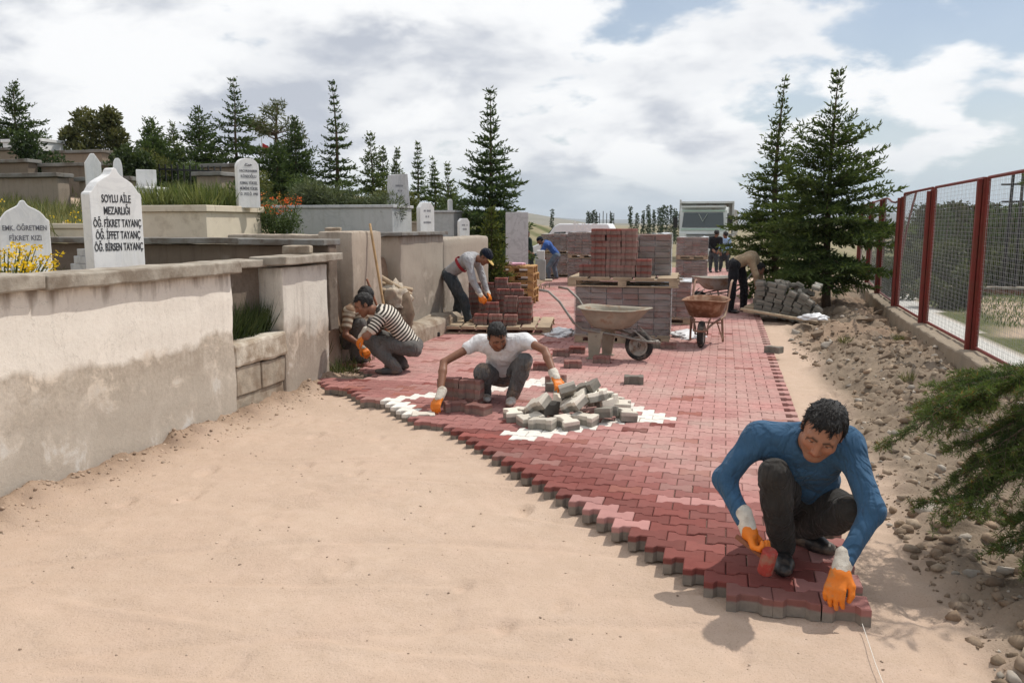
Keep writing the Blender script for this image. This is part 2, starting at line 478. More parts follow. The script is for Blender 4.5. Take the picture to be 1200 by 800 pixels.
hills('mountains', 6500, [(-300, 258), (200, 255), (500, 252), (640, 254), (700, 257.5), (760, 257), (900, 256), (1000, 250), (1150, 254), (1500, 257)], 1, hill_mat('hill_far', (0.19, 0.19, 0.18), (0.14, 0.15, 0.13)))

# ------------------------------------------------------------------ block paving
PL, PR, PA, PH = 0.212, 0.122, 0.014, 0.085
def paver_outline(g=0.002, ins=0.0):
    e = PL / 2 - g - ins; o_ = PR / 2 + PA - g - ins; i_ = PR / 2 - PA - g - ins
    xa, xb = 0.060, 0.040
    top = [(-e, o_), (-xa - 0.0 + ins * 0.4, o_), (-xb + ins * 0.4, i_), (xb - ins * 0.4, i_), (xa - ins * 0.4, o_), (e, o_)]
    bot = [(x, -y) for x, y in reversed(top)]
    return np.array(bot + top)[::-1] if False else np.array(list(reversed(top)) + list(reversed(bot)))
_o0, _o1 = paver_outline(0.002), paver_outline(0.002, 0.005)
def paver_template():
    V = np.concatenate([np.c_[_o0, np.zeros(12)], np.c_[_o0, np.full(12, PH - 0.005)], np.c_[_o1, np.full(12, PH)]])
    F = []
    for a in (0, 12):
        for k in range(12): F.append((a + k, a + (k + 1) % 12, a + 12 + (k + 1) % 12, a + 12 + k))
    F.append(tuple(range(24, 36))); F.append(tuple(reversed(range(12))))
    return V, F
PV, PF = paver_template()

def paver_mat(name, attr=True, face=(0.30, 0.085, 0.07), body=(0.23, 0.20, 0.17), twotone=True, dust=0.5):
    t = NT(name)
    df = t.attr('dust', 'Fac') if attr else None
    if attr:
        c = t.attr('Col')
    else:
        oi = t.n('ShaderNodeObjectInfo').outputs['Random']
        c = t.mix(t.map(oi, 0, 1), tuple(x * 0.75 for x in face), tuple(min(1, x * 1.25) for x in face))
    n2 = t.noise(14, 6, 0.65); n3 = t.noise(140, 3, 0.6); n1 = t.noise(1.1, 5, 0.6)
    c = t.mix(t.map(n2, 0.35, 0.7, 0, 0.35), c, t.mix(1.0, c, (0.62, 0.6, 0.6), 'MULTIPLY'))
    dm = t.map(n1, 0.42, 0.66, 0, dust)
    c = t.mix(t.math('MULTIPLY', dm, df) if attr else dm, c, (0.48, 0.345, 0.30))
    d3 = t.map(n3, 0.55, 0.75, 0, 0.4)
    c = t.mix(t.math('MULTIPLY', d3, df) if attr else d3, c, (0.5, 0.38, 0.31))
    if twotone:
        z = t.sep(t.tc('Object'))[2]
        zz = t.math('ADD', z, t.math('MULTIPLY', t.math('SUBTRACT', n2, 0.5), 0.02))
        f = t.map(zz, PH - 0.040, PH - 0.030)
        c = t.mix(f, t.mix(t.map(n2, 0.3, 0.7), tuple(x * 0.75 for x in body), tuple(x * 1.2 for x in body)), c)
    t.color(c); t.rough(0.9); t.spec(0.2)
    t.bump(t.math('ADD', n3, t.math('MULTIPLY', n2, 0.6)), 0.35, 0.006)
    return t.m
M_PAVE = paver_mat('paving_blocks', dust=0.62)

EDGE = [(0.20, 3.72), (-0.15, 4.12), (-0.46, 4.54), (-0.97, 5.09), (-1.47, 5.72), (-1.86, 6.12), (-2.55, 6.80), (-3.12, 7.28), (-4.0, 7.95), (-4.2, 8.2)]
def edge_x(y):
    return np.interp(y, [e[1] for e in EDGE], [e[0] for e in EDGE])
def build_paving():
    r = np.random.default_rng(5)
    V = []; F = []; C = []; DU = []; base = 0
    y = 3.835; row = 0
    while y < 33:
        off = (row % 2) * PL / 2
        n_hi = 0.70 + (0.0 if row % 2 else 0.115)
        x0 = edge_x(y) if y < 8.2 else -4.25
        if 8.25 < y < 8.75: x0 = -3.75
        elif 8.75 <= y < 9.1: x0 = -4.0
        if y > 9.1: x0 = -4.75 if y < 22 else -6.8
        k0 = math.ceil((x0 - 0.70 - off) / PL); x = 0.70 + off + k0 * PL - PL / 2
        while x + PL / 2 <= 0.70 + off + 0.001 - (PL if row % 2 else 0):
            P = PV.copy()
            jz = r.normal(0, 0.0013); tx, ty = r.normal(0, 0.006, 2)
            front = y < 9 and (x - edge_x(y)) < 0.3
            if front: tx *= 2.5; ty *= 2.5; jz -= abs(r.normal(0, 0.003))
            P[:, 2] += jz + P[:, 0] * ty + P[:, 1] * tx
            P[:, 0] += x + r.normal(0, 0.001); P[:, 1] += y + r.normal(0, 0.001)
            V.append(P)
            F += [tuple(i + base for i in f) for f in PF]; base += 36
            # colour of this block
            d = abs(x + 1.85) + abs(y - 7.35)
            edge = (x - edge_x(y)) if y < 8.3 else 9
            s_ = 0.18 * math.sin(y * 1.3) + 0.2 * r.normal()
            if 1.10 < d < 1.50 and y < 9.2 and not (x + y < 4.75 and -2.66 < x < -1.62):
                c = np.array((0.80, 0.765, 0.70)) * r.uniform(0.92, 1.05)
            else:
                pink = np.array((0.435, 0.220, 0.200)); deep = np.array((0.19, 0.053, 0.044)) * r.uniform(.82, 1.2); grey = np.array((0.32, 0.20, 0.175)); brown = np.array((0.30, 0.115, 0.09))
                fresh = 1 / (1 + math.exp((edge - 1.15 + s_) * 3.4)) * (1 if y < 6.4 else 0.5)
                c = pink * (1 - fresh) + deep * fresh
                q = r.random()
                if q < 0.035: c = deep * r.uniform(1.0, 1.4)
                elif q < 0.09: c = c * .5 + grey * .5
                elif q < 0.12: c = brown
                elif q < 0.20: c = c * 1.10
                if fresh > 0.5 and r.random() < 0.13: c = pink * r.uniform(0.9, 1.15)
                if y < 4.3 and edge < 1.3: c = c * 0.6 + 0.4 * deep
                c = c * r.uniform(0.90, 1.10)
            C.append(np.repeat(c[None], 36, 0)); DU.append(np.full(36, np.clip((edge - .35) / 1.6, .12, 1)))
            x += PL
        y += PR; row += 1
    # sand swept into the joints, a little below the tops
    J = [p for p in V if (p[:, 0].mean() - edge_x(p[:, 1].mean()) > .32 or p[:, 1].mean() > 9.3) and p[:, 0].mean() < .45]
    jv = []; jf = []
    for p in J:
        cx, cy = p[:12, 0].mean(), p[:12, 1].mean(); b0 = len(jv)
        jv += [(cx - PL / 2, cy - PR / 2, PH - .013), (cx + PL / 2, cy - PR / 2, PH - .013), (cx + PL / 2, cy + PR / 2, PH - .013), (cx - PL / 2, cy + PR / 2, PH - .013)]; jf.append((b0, b0 + 1, b0 + 2, b0 + 3))
    jm = NT('joint_sand'); jm.color(jm.mix(jm.map(jm.noise(3), .3, .7), (.24, .165, .13), (.36, .265, .205))); jm.rough(1.0)
    tag(mesh_obj('joint_sand', jv, jf, jm.m), kind='structure')
    o = mesh_obj('block_paving', np.concatenate(V), F, M_PAVE)
    set_col(o, np.concatenate(C)); set_f(o, np.concatenate(DU), 'dust'); tag(o, kind='structure')
build_paving()
# ------------------------------------------------------------------ stone and concrete
def plaster_mat(name, white, conc, lo, hi, amp=0.35, patch=0.4, top=1.4, streak=0.5):
    """limewashed plaster that has come off the concrete below an uneven line"""
    t = NT(name); p = t.tc('Object'); z = t.sep(p)[2]
    n1 = t.noise(1.3, 6, 0.6); n2 = t.noise(5, 6, 0.65); n3 = t.noise(30, 6, 0.65); n4 = t.noise(3.4, 8, 0.66, dist=.4)
    zz = t.math('ADD', z, t.math('MULTIPLY', t.math('SUBTRACT', n1, 0.5), amp * 2))
    zz = t.math('ADD', zz, t.math('MULTIPLY', t.math('SUBTRACT', n2, 0.5), 0.16))
    f = t.map(zz, lo, hi)
    w = t.mix(t.map(n2, 0.3, 0.7), tuple(x * 0.9 for x in white), white)
    w = t.mix(t.map(n3, 0.55, 0.72, 0, 0.25), w, conc)
    c = t.mix(t.map(n3, 0.3, 0.7), tuple(x * 0.78 for x in conc), tuple(x * 1.18 for x in conc))
    c = t.mix(t.map(n4, 0.53, 0.60, 0, patch), c, tuple(min(1, x * 1.75) for x in conc))
    c = t.mix(t.map(n1, 0.55, 0.68, 0, 0.45), c, (conc[0] * 0.66, conc[1] * 0.62, conc[2] * 0.58))
    bl = t.noise(1.9, 7, .7, dist=.8)
    c = t.mix(t.map(bl, .5, .62, 0, .6), c, tuple(x * .5 + y * .5 for x, y in zip(conc, white)))
    c = t.mix(t.map(t.math('ADD', z, t.math('MULTIPLY', bl, .5)), lo * .75, lo * .75 + .45, .75, 0), c, t.mix(n4, (conc[0] * .84, conc[1] * .88, conc[2] * .92), (conc[0] * 1.06, conc[1] * 1.12, conc[2] * 1.18)))
    c = t.mix(t.math('MULTIPLY', t.map(n4, .58, .66, 0, .8), t.map(z, .1, lo, 1, .2)), c, (.64, .625, .59))
    cr = t.math('ABSOLUTE', t.math('SUBTRACT', t.noise(1.15, 9, .62, dist=1.6), .5))
    col = t.mix(f, c, w)
    col = t.mix(t.map(cr, .0, .0028, .4, 0), col, tuple(x * .45 for x in conc))
    mq = t.n('ShaderNodeMapping'); mq.inputs['Scale'].default_value = (9, 9, .7); t.l(p, mq.inputs[0])
    dr = t.noise(1.3, 6, .65, mq.outputs[0], .3)
    col = t.mix(t.map(dr, .54, .70, 0, .12 + .3 * (streak < .72)), col, tuple(x * .52 for x in conc))
    # soot and run-off under the coping
    mp = t.n('ShaderNodeMapping'); mp.inputs['Scale'].default_value = (5, 5, 0.8); t.l(p, mp.inputs[0])
    st = t.noise(1.6, 5, 0.6, mp.outputs[0])
    zs = t.math('ADD', z, t.math('MULTIPLY', t.math('SUBTRACT', st, 0.56), 0.55))
    col = t.mix(t.map(zs, top - 0.16, top - 0.02, 0, streak), col, (0.21, 0.155, 0.115))
    t.color(col); t.rough(0.93); t.spec(0.15)
    n6 = t.noise(110, 4, .7)
    t.bump(t.math('ADD', t.math('ADD', t.math('MULTIPLY', n3, 0.6), t.math('MULTIPLY', n2, 0.8)), t.math('ADD', t.math('MULTIPLY', n6, .25), t.math('MULTIPLY', f, -.35))), 0.42, 0.014)
    return t.m
M_WALL = plaster_mat('road_wall', (0.82, 0.755, 0.67), (0.47, 0.40, 0.325), 0.80, 0.865, 0.26, 0.7, 1.40, 0.8)
M_PILLAR = plaster_mat('pillar_plaster', (0.72, 0.67, 0.59), (0.38, 0.31, 0.245), 0.62, 0.85, 0.55, 0.7, 1.42)
M_CONC = plaster_mat('concrete_warm', (0.46, 0.39, 0.315), (0.33, 0.275, 0.22), 0.8, 1.3, 0.9, 0.55, 1.78, 0.7)
M_CONC2 = plaster_mat('concrete_grey', (0.40, 0.35, 0.29), (0.29, 0.25, 0.205), 0.6, 1.2, 1.1, 0.6, 1.66, 0.8)
M_CONCD = plaster_mat('concrete_dark', (0.20, 0.155, 0.12), (0.17, 0.135, 0.105), 1.2, 1.5, 0.4, 0.3, 1.7, 0.5)
M_CAP = simple('coping', (0.37, 0.33, 0.275), 0.9, 0.22, 5, 0.5, 40, 0.15, dirt=(0.22, 0.18, 0.14), dirt_amt=0.6)
M_CAPG = simple('coping_grey', (0.24, 0.235, 0.22), 0.9, 0.2, 6, 0.4, 40, 0.15, dirt=(0.14, 0.12, 0.10), dirt_amt=0.6)
M_BLOCK = simple('cinder_block', (0.37, 0.315, 0.25), 0.95, 0.22, 9, 0.6, 60, 0.1, dirt=(0.24, 0.18, 0.13), dirt_amt=0.5)
M_MORTAR = simple('mortar', (0.62, 0.56, 0.47), 0.95, 0.2, 7, 0.6, 40, 0.1, dirt=(0.36, 0.29, 0.22), dirt_amt=0.7)
def marble_mat(name, base, vein, amt=0.5, rough=0.35):
    t = NT(name); n = t.noise(2.2, 9, 0.6, dist=1.2); n2 = t.noise(6, 6, 0.6)
    v = t.math('ABSOLUTE', t.math('SUBTRACT', n, 0.5))
    c = t.mix(t.map(v, 0.0, 0.035, amt, 0), base, vein)
    c = t.mix(t.map(n2, 0.5, 0.75, 0, 0.35), c, vein)
    mp = t.n('ShaderNodeMapping'); mp.inputs['Scale'].default_value = (9, 9, .9); t.l(t.tc(), mp.inputs[0])
    c = t.mix(t.map(t.noise(1.5, 5, .6, mp.outputs[0]), .52, .74, 0, .45), c, tuple(x * y for x, y in zip(base, (.70, .68, .62))))
    t.color(c); t.rough(rough); t.spec(0.4); return t.m
M_MARBLE = marble_mat('white_marble', (0.83, 0.825, 0.81), (0.66, 0.66, 0.66), 0.45)
M_MARBLEG = marble_mat('grey_marble', (0.52, 0.525, 0.53), (0.36, 0.365, 0.37), 0.7)
M_MARBLEB = marble_mat('banded_marble', (0.47, 0.48, 0.475), (0.35, 0.36, 0.36), 0.5)
M_CREAM = simple('cream_render', (0.68, 0.60, 0.475), 0.8, 0.06, 4, 0.15, 60, 0.2, dirt=(0.5, 0.42, 0.32), dirt_amt=0.35)
M_INK = simple('engraved_black', (0.035, 0.035, 0.04), 0.6, 0.1)
M_INKG = simple('engraved_grey', (0.17, 0.17, 0.19), 0.6, 0.1)
M_IRON = simple('black_iron', (0.03, 0.03, 0.03), 0.6, 0.2)

def text_obj(name, s, size, mat, parent, loc, rot, depth=0.004, width=None):
    cu = bpy.data.curves.new(name, 'FONT'); cu.body = s; cu.size = size; cu.extrude = depth / 2
    cu.align_x = 'CENTER'; cu.align_y = 'CENTER'; cu.resolution_u = 3; cu.offset = size * 0.012
    tmp = bpy.data.objects.new(name, cu); COL.objects.link(tmp)
    bpy.context.view_layer.update()
    dg = bpy.context.evaluated_depsgraph_get()
    me = bpy.data.meshes.new_from_object(tmp.evaluated_get(dg)); bpy.data.objects.remove(tmp)
    me.materials.clear(); me.materials.append(mat)
    me.name = name
    o = bpy.data.objects.new(name, me)
    if width:
        xs = [v.co.x for v in me.vertices]; w = max(xs) - min(xs)
        o.scale = (width / w, 1, 1)
    o.location = loc; o.rotation_euler = rot
    return link(o, parent)

# ------------------------------------------------------------------ walls along the road
def wall_thing(name, label, group=None):
    return empty(name, (0, 0, 0), 0, label, 'wall', group)

w = wall_thing('retaining_wall', 'long plastered cemetery wall beside the sand bed, limewash peeling to bare concrete')
b = MB(); b.box((-4.45, 3.3, 0.635), (0.22, 6.58, 1.47)); b.build('wall_face', M_WALL, w, 0.010, jitter=0.010, cuts=5, smooth=True)
b = MB(); 
for y0, y1, dz, tl in ((0.0, 2.0, 0, 0), (2.01, 4.4, 0.006, .004), (4.41, 6.64, -0.004, -.004)):
    b.box((-4.43, (y0 + y1) / 2, 1.40 + dz + 0.015), (0.34, y1 - y0, 0.105), Matrix.Rotation(tl, 3, 'X'))
b.build('coping', M_CAP, w, 0.014, jitter=0.01, cuts=4, smooth=False)

w = wall_thing('wall_pillar', 'stained square end pillar of the plastered wall with a slab coping, by the low blocks')
b = MB(); b.box((-4.49, 7.99, 0.62), (0.28, 0.98, 1.46))
b.build('wall_face', M_PILLAR, w, 0.012, jitter=0.010, cuts=4, smooth=True)
b = MB(); b.box((-4.46, 8.05, 1.425), (0.42, 1.28, 0.085)); b.box((-4.66, 7.22, 1.405), (0.34, 0.5, 0.075))
b.build('coping', M_CAP, w, 0.012, jitter=0.008, cuts=4)

w = wall_thing('low_block_wall', 'low infill of grey blocks under a mortar ledge between the wall and the pillar')
b = MB()
b.box((-4.47, 7.05, 0.09), (0.19, 0.90, 0.2)); b.box((-4.455, 6.83, 0.33), (0.2, 0.42, 0.27)); b.box((-4.45, 7.27, 0.325), (0.2, 0.43, 0.26))
b.build('block_courses', M_BLOCK, w, 0.012, jitter=0.008, cuts=3)
b = MB(); b.box((-4.45, 7.05, 0.585), (0.26, 0.92, 0.23)); b.build('mortar_ledge', M_MORTAR, w, 0.03, jitter=0.02, cuts=4)
b = MB(); b.box((-4.66, 7.05, 0.7), (0.10, 0.88, 1.33)); b.build('back_face', M_CONCD, w, 0.01, jitter=0.01, cuts=3)

w = wall_thing('plot_wall', 'dark weathered cross wall with a flat grey coping behind the lettered headstone')
b = MB(); b.box((-6.9, 8.83, 1.05), (4.9, 0.22, 1.0)); b.build('wall_face', M_CONCD, w, 0.015, jitter=0.012, cuts=5)
b = MB(); b.box((-7.45, 8.80, 1.595), (3.8, 0.40, 0.07)); b.box((-4.98, 8.79, 1.585), (1.10, 0.42, 0.07)); b.build('coping', M_CAPG, w, 0.01, jitter=0.007, cuts=4)
tag(MB().box((0, 0, 0), (0.3, 0.16, 0.09)).build('stone_block', M_BLOCK, None, 0.015, jitter=0.012, cuts=3, loc=(-4.58, 8.25, 1.512), rot=(0, 0, 0.2)), 'small rough stone left lying on the pillar coping', 'stone')

w = wall_thing('concrete_wall', 'bare tan concrete wall with a square corner post and a wooden handle leaning on it')
b = MB(); b.box((-5.65, 9.78, 1.0), (1.5, 0.25, 1.32)); b.build('wall_face', M_CONC, w, 0.02, jitter=0.014, cuts=4)
b = MB(); b.box((-4.73, 9.92, 0.82), (0.46, 0.92, 1.76)); b.build('corner_post', M_CONC, w, 0.016, jitter=0.012, cuts=4, smooth=True)
tag(MB().box((0, 0, 0), (0.2, 0.13, 0.05)).build('stone_slab', M_BLOCK, None, 0.012, jitter=0.01, cuts=2, loc=(-4.95, 9.86, 1.722), rot=(0, 0, 0.3)), 'flat broken slab of stone lying on top of the tan concrete wall', 'stone')

w = wall_thing('capped_wall', 'weathered concrete wall block with a thin grey coping behind the bending man in grey')
b = MB(); b.box((-4.66, 11.98, 0.78), (0.32, 1.86, 1.68)); b.build('wall_face', M_CONC2, w, 0.02, jitter=0.016, cuts=5, smooth=True)
b = MB(); b.box((-4.66, 11.98, 1.648), (0.44, 2.02, 0.05)); b.build('coping', M_CAPG, w, 0.008, jitter=0.006, cuts=3)
b = MB(); b.box((-4.42, 11.6, 0.17), (0.42, 2.9, 0.36)); b.build('footing', M_BLOCK, w, 0.08, jitter=0.05, cuts=5)

w = wall_thing('rounded_wall', 'pale concrete wall with a rounded top edge just beyond the capped block')
b = MB(); b.box((-4.8, 14.55, 0.75), (0.42, 2.75, 1.62)); b.build('wall_face', M_CONC2, w, 0.05, jitter=0.013, cuts=4, smooth=True)

# terraces of older plots up the slope
M_TERR = plaster_mat('terrace_wall', (0.33, 0.275, 0.22), (0.29, 0.24, 0.19), 2.0, 2.3, 0.4, 0.3, 2.7, 0.4)
M_TERR2 = plaster_mat('terrace_wall_dark', (0.20, 0.165, 0.13), (0.19, 0.155, 0.12), 2.6, 2.9, 0.4, 0.3, 3.2, 0.4)
def terrace(label, boxes, mat, capm=M_CAPG):
    w = wall_thing('terrace_wall', label, 'terrace walls up the slope')
    b = MB(); c = MB()
    for x0, x1, y0, y1, z0, z1 in boxes:
        b.box(((x0 + x1) / 2, (y0 + y1) / 2, (z0 + z1) / 2), (x1 - x0, y1 - y0, z1 - z0))
        c.box(((x0 + x1) / 2, (y0 + y1) / 2, z1 + 0.042), (x1 - x0 + 0.12, y1 - y0 + 0.14, 0.08))
    b.build('wall_face', mat, w, 0.02, jitter=0.015, cuts=3); c.build('coping', capm, w, 0.012, jitter=0.01, cuts=3)
terrace('long tan terrace wall below the shrubs, lowest of the stepped walls up the slope', [(-18, -12.15, 13, 13.3, 1.2, 2.66), (-12.12, -10.95, 13.5, 13.75, 1.2, 2.6)], M_TERR)
terrace('short dark terrace wall on the middle step of the slope', [(-19, -15.75, 16, 16.3, 1.8, 3.2), (-15.72, -13.6, 16.35, 16.6, 1.8, 3.12)], M_TERR2)
terrace('highest terrace wall at the picture edge under a white tomb', [(-24, -18.9, 19, 19.3, 2.4, 3.8), (-18.87, -16.6, 19.4, 19.7, 2.4, 3.72)], M_TERR)
terrace('small concrete plot wall beside the black iron railing', [(-10.3, -9.75, 14.6, 15.6, 1.6, 2.74), (-11.5, -10.6, 16.6, 16.9, 1.8, 3.05)], M_TERR)

# black iron railing
rl = empty('iron_railing', (-11.75, 15.4, 0), 0, 'black iron railing with upright bars among the graves', 'railing')
b = MB(); b.bar((0, 0, 2.95), (1.25, 0.35, 2.9), 0.035); b.bar((0, 0, 2.5), (1.25, 0.35, 2.45), 0.035); b.build('rail', M_IRON, rl)
b = MB()
for k in range(11):
    f = k / 10; b.bar((1.25 * f, 0.35 * f, 1.95), (1.25 * f, 0.35 * f, 3.06 - 0.05 * f), 0.025)
b.build('bar_grating', M_IRON, rl)

# ------------------------------------------------------------------ headstones
def profile_ogee(w, h):
    L = [(-0.5, 0), (-0.5, .80), (-0.485, .815), (-0.45, .822), (-0.40, .855), (-0.33, .89), (-0.24, .915), (-0.16, .932), (-0.10, .948), (-0.065, .968), (-0.045, .988), (0, 1.0)]
    L = L + [(-x, y) for x, y in reversed(L[:-1])]
    return [(x * w, y * h) for x, y in L]
def profile_arch(w, h, sh=0.82):
    L = [(-0.5, 0), (-0.5, sh)]
    for k in range(1, 8):
        a = k / 8; L.append((-0.5 * math.cos(a * math.pi / 2) ** 0.8, sh + (1 - sh) * math.sin(a * math.pi / 2) ** 1.1))
    L += [(0, 1.0)]
    L = L + [(-x, y) for x, y in reversed(L[:-1])]
    return [(x * w, y * h) for x, y in L]
def profile_cut(w, h, c=0.22):
    return [(-w / 2, 0), (-w / 2, h * (1 - c * 0.7)), (-w * (0.5 - c), h), (w * (0.5 - c), h), (w / 2, h * (1 - c * 0.7)), (w / 2, 0)]
def slab(root, prof, th, mat, bev=0.006):
    return MB().prism(prof, 'y', -th / 2, th / 2).build('stone_slab', mat, root, bev)
def inscribe(root, lines, th, mat, x0=0.0):
    """lines: (text, z, size, width)"""
    for s, z, size, wd in lines:
        text_obj('inscription', s, size, mat, root, (x0, -th / 2 - 0.0012, z), (math.pi / 2, 0, 0), 0.004, wd)

def worn(root, rows, th):
    """weathered lettering too small to read: rows of short upright strokes"""
    r = np.random.default_rng(int(rows[0][0] * 100))
    for z, wd, words_ in rows:
        b = MB(); n = max(5, int(wd / .022))
        for k in range(n):
            if r.random() < .12: continue
            b.box((-wd / 2 + wd * (k + .5) / n, -th / 2 - .0012, z), (wd / n * .55, .003, .036 * r.uniform(.75, 1.0)))
        b.build('inscription', M_INKG, root)
h1 = empty('headstone', (-5.08, 6.02, 1.12), R(77), 'tall white marble family headstone with pointed ogee top and five lines of black lettering', 'headstone', 'headstones in the cemetery')
slab(h1, profile_ogee(0.50, 1.15), 0.11, M_MARBLE)
inscribe(h1, [('SOYLU AİLE', 0.885, 0.092, 0.28), ('MEZARLIĞI', 0.785, 0.092, 0.25), ('ÖĞ. FİKRET TAYANÇ', 0.68, 0.092, 0.46), ('ÖĞ. İFFET TAYANÇ', 0.58, 0.092, 0.43), ('ÖĞ. BİRSEN TAYANÇ', 0.48, 0.092, 0.47)], 0.11, M_INK)
b = MB()
for k, (d, z) in enumerate(((0.30, 0.22), (0.25, 0.28), (0.20, 0.345), (0.15, 0.41), (0.10, 0.47))):
    z0 = (0.0, 0.22, 0.28, 0.345, 0.41)[k]
    b.box((-0.20, 0.056 + d / 2, (z0 + z) / 2), (0.10, d, z - z0 - 0.002))
b.build('stepped_buttress', M_MARBLEG, h1, 0.004)

h2 = empty('headstone', (-5.86, 5.86, 1.1), R(52), 'white marble headstone half hidden by yellow flowers, on a white ledge', 'headstone', 'headstones in the cemetery')
slab(h2, profile_ogee(0.38, 0.90), 0.09, M_MARBLE)
inscribe(h2, [('EMK. ÖĞRETMEN', 0.66, 0.062, 0.33), ('FİKRET KIZI', 0.575, 0.062, 0.24)], 0.09, M_INKG)
b = MB(); b.box((0.04, -0.12, 0.105), (0.78, 0.30, 0.17)); b.box((0.04, -0.12, 0.215), (0.88, 0.36, 0.045)); b.build('ledge', M_MARBLE, h2, 0.006)

h3 = empty('headstone', (-6.86, 10.95, 2.03), R(58), 'narrow arched white headstone with dark lettering standing on the cream tomb', 'headstone', 'headstones in the cemetery')
slab(h3, profile_arch(0.34, 0.72), 0.09, M_MARBLE)
inscribe(h3, [('HACI MUHARREM', 0.535, 0.05, 0.27), ('KÖSEOĞLU', 0.455, 0.06, 0.24), ('KEMAL YÜKSEL', 0.36, 0.06, 0.27), ('MÜMİNE YÜKSEL', 0.28, 0.06, 0.28), ('D. 1932 Ö. 1990', 0.20, 0.06, 0.27)], 0.09, M_INKG)
b = MB()
for k in range(5): b.tube([(-0.05 + k * 0.02, -0.047, 0.62 + 0.012 * math.sin(k * 2)), (-0.03 + k * 0.02, -0.047, 0.635 + 0.01 * math.cos(k))], 0.005, 5)
b.tube([(-0.06, -0.047, 0.615), (0, -0.047, 0.608), (0.06, -0.047, 0.622)], 0.005, 5); b.build('carved_emblem', M_INKG, h3)

h4 = empty('headstone', (-5.30, 12.95, 2.09), R(52), 'grey tapered marble headstone on the long grey tomb beside the shrub', 'headstone', 'headstones in the cemetery')
slab(h4, [(-0.19, 0), (-0.15, 0.50), (-0.06, 0.515), (0.15, 0.53), (0.19, 0)], 0.14, M_MARBLEG)
worn(h4, [(0.33, 0.17, 3), (0.25, 0.09, 2)], 0.14)
h5 = empty('headstone', (-5.07, 13.62, 1.6), R(60), 'white marble headstone with clipped corners right behind the grey tomb', 'headstone', 'headstones in the cemetery')
slab(h5, profile_cut(0.32, 0.56), 0.1, M_MARBLE)
worn(h5, [(0.42, 0.16, 3), (0.32, 0.08, 2), (0.22, 0.17, 3)], 0.1)
h6 = empty('headstone', (-5.55, 15.05, 1.55), R(60), 'small white headstone leaning on a rough brown grave block', 'headstone', 'headstones in the cemetery')
slab(h6, profile_cut(0.2, 0.32), 0.1, M_MARBLE); worn(h6, [(0.18, 0.08, 2)], 0.1)
h7 = empty('headstone', (-4.98, 15.5, 1.5), R(45), 'small white clipped headstone above the rounded concrete wall', 'headstone', 'headstones in the cemetery')
slab(h7, profile_cut(0.22, 0.40), 0.1, M_MARBLE); worn(h7, [(0.27, 0.13, 2), (0.19, 0.09, 2)], 0.1)
h8 = empty('headstone', (-11.12, 12.75, 2.45), R(50), 'blank white pointed headstone in front of the terrace wall and shrubs', 'headstone', 'headstones in the cemetery')
slab(h8, profile_cut(0.26, 0.60, 0.4), 0.1, M_MARBLE)
h9 = empty('headstone', (-11.05, 13.3, 2.55), R(50), 'little rounded white footstone next to the blank pointed headstone', 'headstone', 'headstones in the cemetery')
slab(h9, profile_arch(0.15, 0.46, 0.6), 0.08, M_MARBLE)

# tombs
def tomb(name, label, x0, x1, y0, y1, z0, z1, mat, capm, cap=0.09, over=0.04, bev=0.01):
    r = empty(name, ((x0 + x1) / 2, (y0 + y1) / 2, z0), 0, label, 'tomb', 'tombs in the cemetery')
    sx, sy = x1 - x0, y1 - y0
    MB().box((0, 0, (z1 - z0 - cap) / 2), (sx, sy, z1 - z0 - cap)).build('tomb_body', mat, r, bev)
    b = MB(); t = 0.2
    for cx, cy, ax, ay in ((0, -sy / 2 + t / 2 - over, sx + 2 * over, t), (0, sy / 2 - t / 2 + over, sx + 2 * over, t), (-sx / 2 + t / 2 - over, 0, t, sy + 2 * over - 2 * t), (sx / 2 - t / 2 + over, 0, t, sy + 2 * over - 2 * t)):
        b.box((cx, cy, z1 - z0 - cap / 2 + 0.002), (ax, ay, cap))
    b.build('rim', capm, r, 0.01)
    MB().box((0, 0, z1 - z0 - cap - 0.01 + 0.03), (sx - 0.3, sy - 0.3, 0.06)).build('soil', M_SOIL, r)
    return r
M_SOIL = simple('soil', (0.16, 0.115, 0.08), 0.95, 0.3, 8, 0.5, 30)
tomb('raised_tomb', 'cream rendered raised tomb planted with tall grass', -8.35, -6.93, 10.0, 11.4, 1.25, 2.05, M_CREAM, M_CREAM)
tomb('raised_tomb', 'long grey banded marble tomb planted with a dense shrub', -7.35, -5.22, 12.5, 13.35, 1.2, 2.10, M_MARBLEB, M_MARBLEG, 0.05, 0.03)
r = tomb('raised_tomb', 'low beige tomb step between the cream tomb and the cross wall', -9.8, -8.35, 9.55, 10.2, 1.2, 1.80, M_CREAM, M_CREAM, 0.07, 0.03)
tomb('raised_tomb', 'small white tomb with an upright block in front of the iron railing', -10.62, -10.1, 12.8, 13.4, 1.7, 2.46, M_MARBLE, M_MARBLE, 0.05, 0.03)
tag(MB().box((0, 0, 0.16), (0.34, 0.16, 0.36)).build('headstone', M_MARBLE, None, 0.01, loc=(-10.4, 13.25, 2.44), rot=(0, 0, R(40))), 'plain upright white block headstone on the small white tomb', 'headstone', 'headstones in the cemetery')
tomb('raised_tomb', 'rough brown grave block behind the small leaning headstone', -6.1, -5.6, 14.75, 15.2, 1.2, 1.84, M_BLOCK, M_BLOCK, 0.05, 0.01)
tomb('raised_tomb', 'low grey tomb in the distance with a white post on it', -7.55, -6.85, 20.5, 21.2, 1.0, 2.14, M_MARBLEB, M_MARBLEG, 0.06, 0.05)
tag(MB().prism(profile_arch(0.12, 0.32), 'y', -0.05, 0.05).build('grave_post', M_MARBLE, None, 0.01, loc=(-7.1, 20.95, 2.12), rot=(0, 0, 0.6)), 'short white post standing on the distant low grey tomb', 'post')
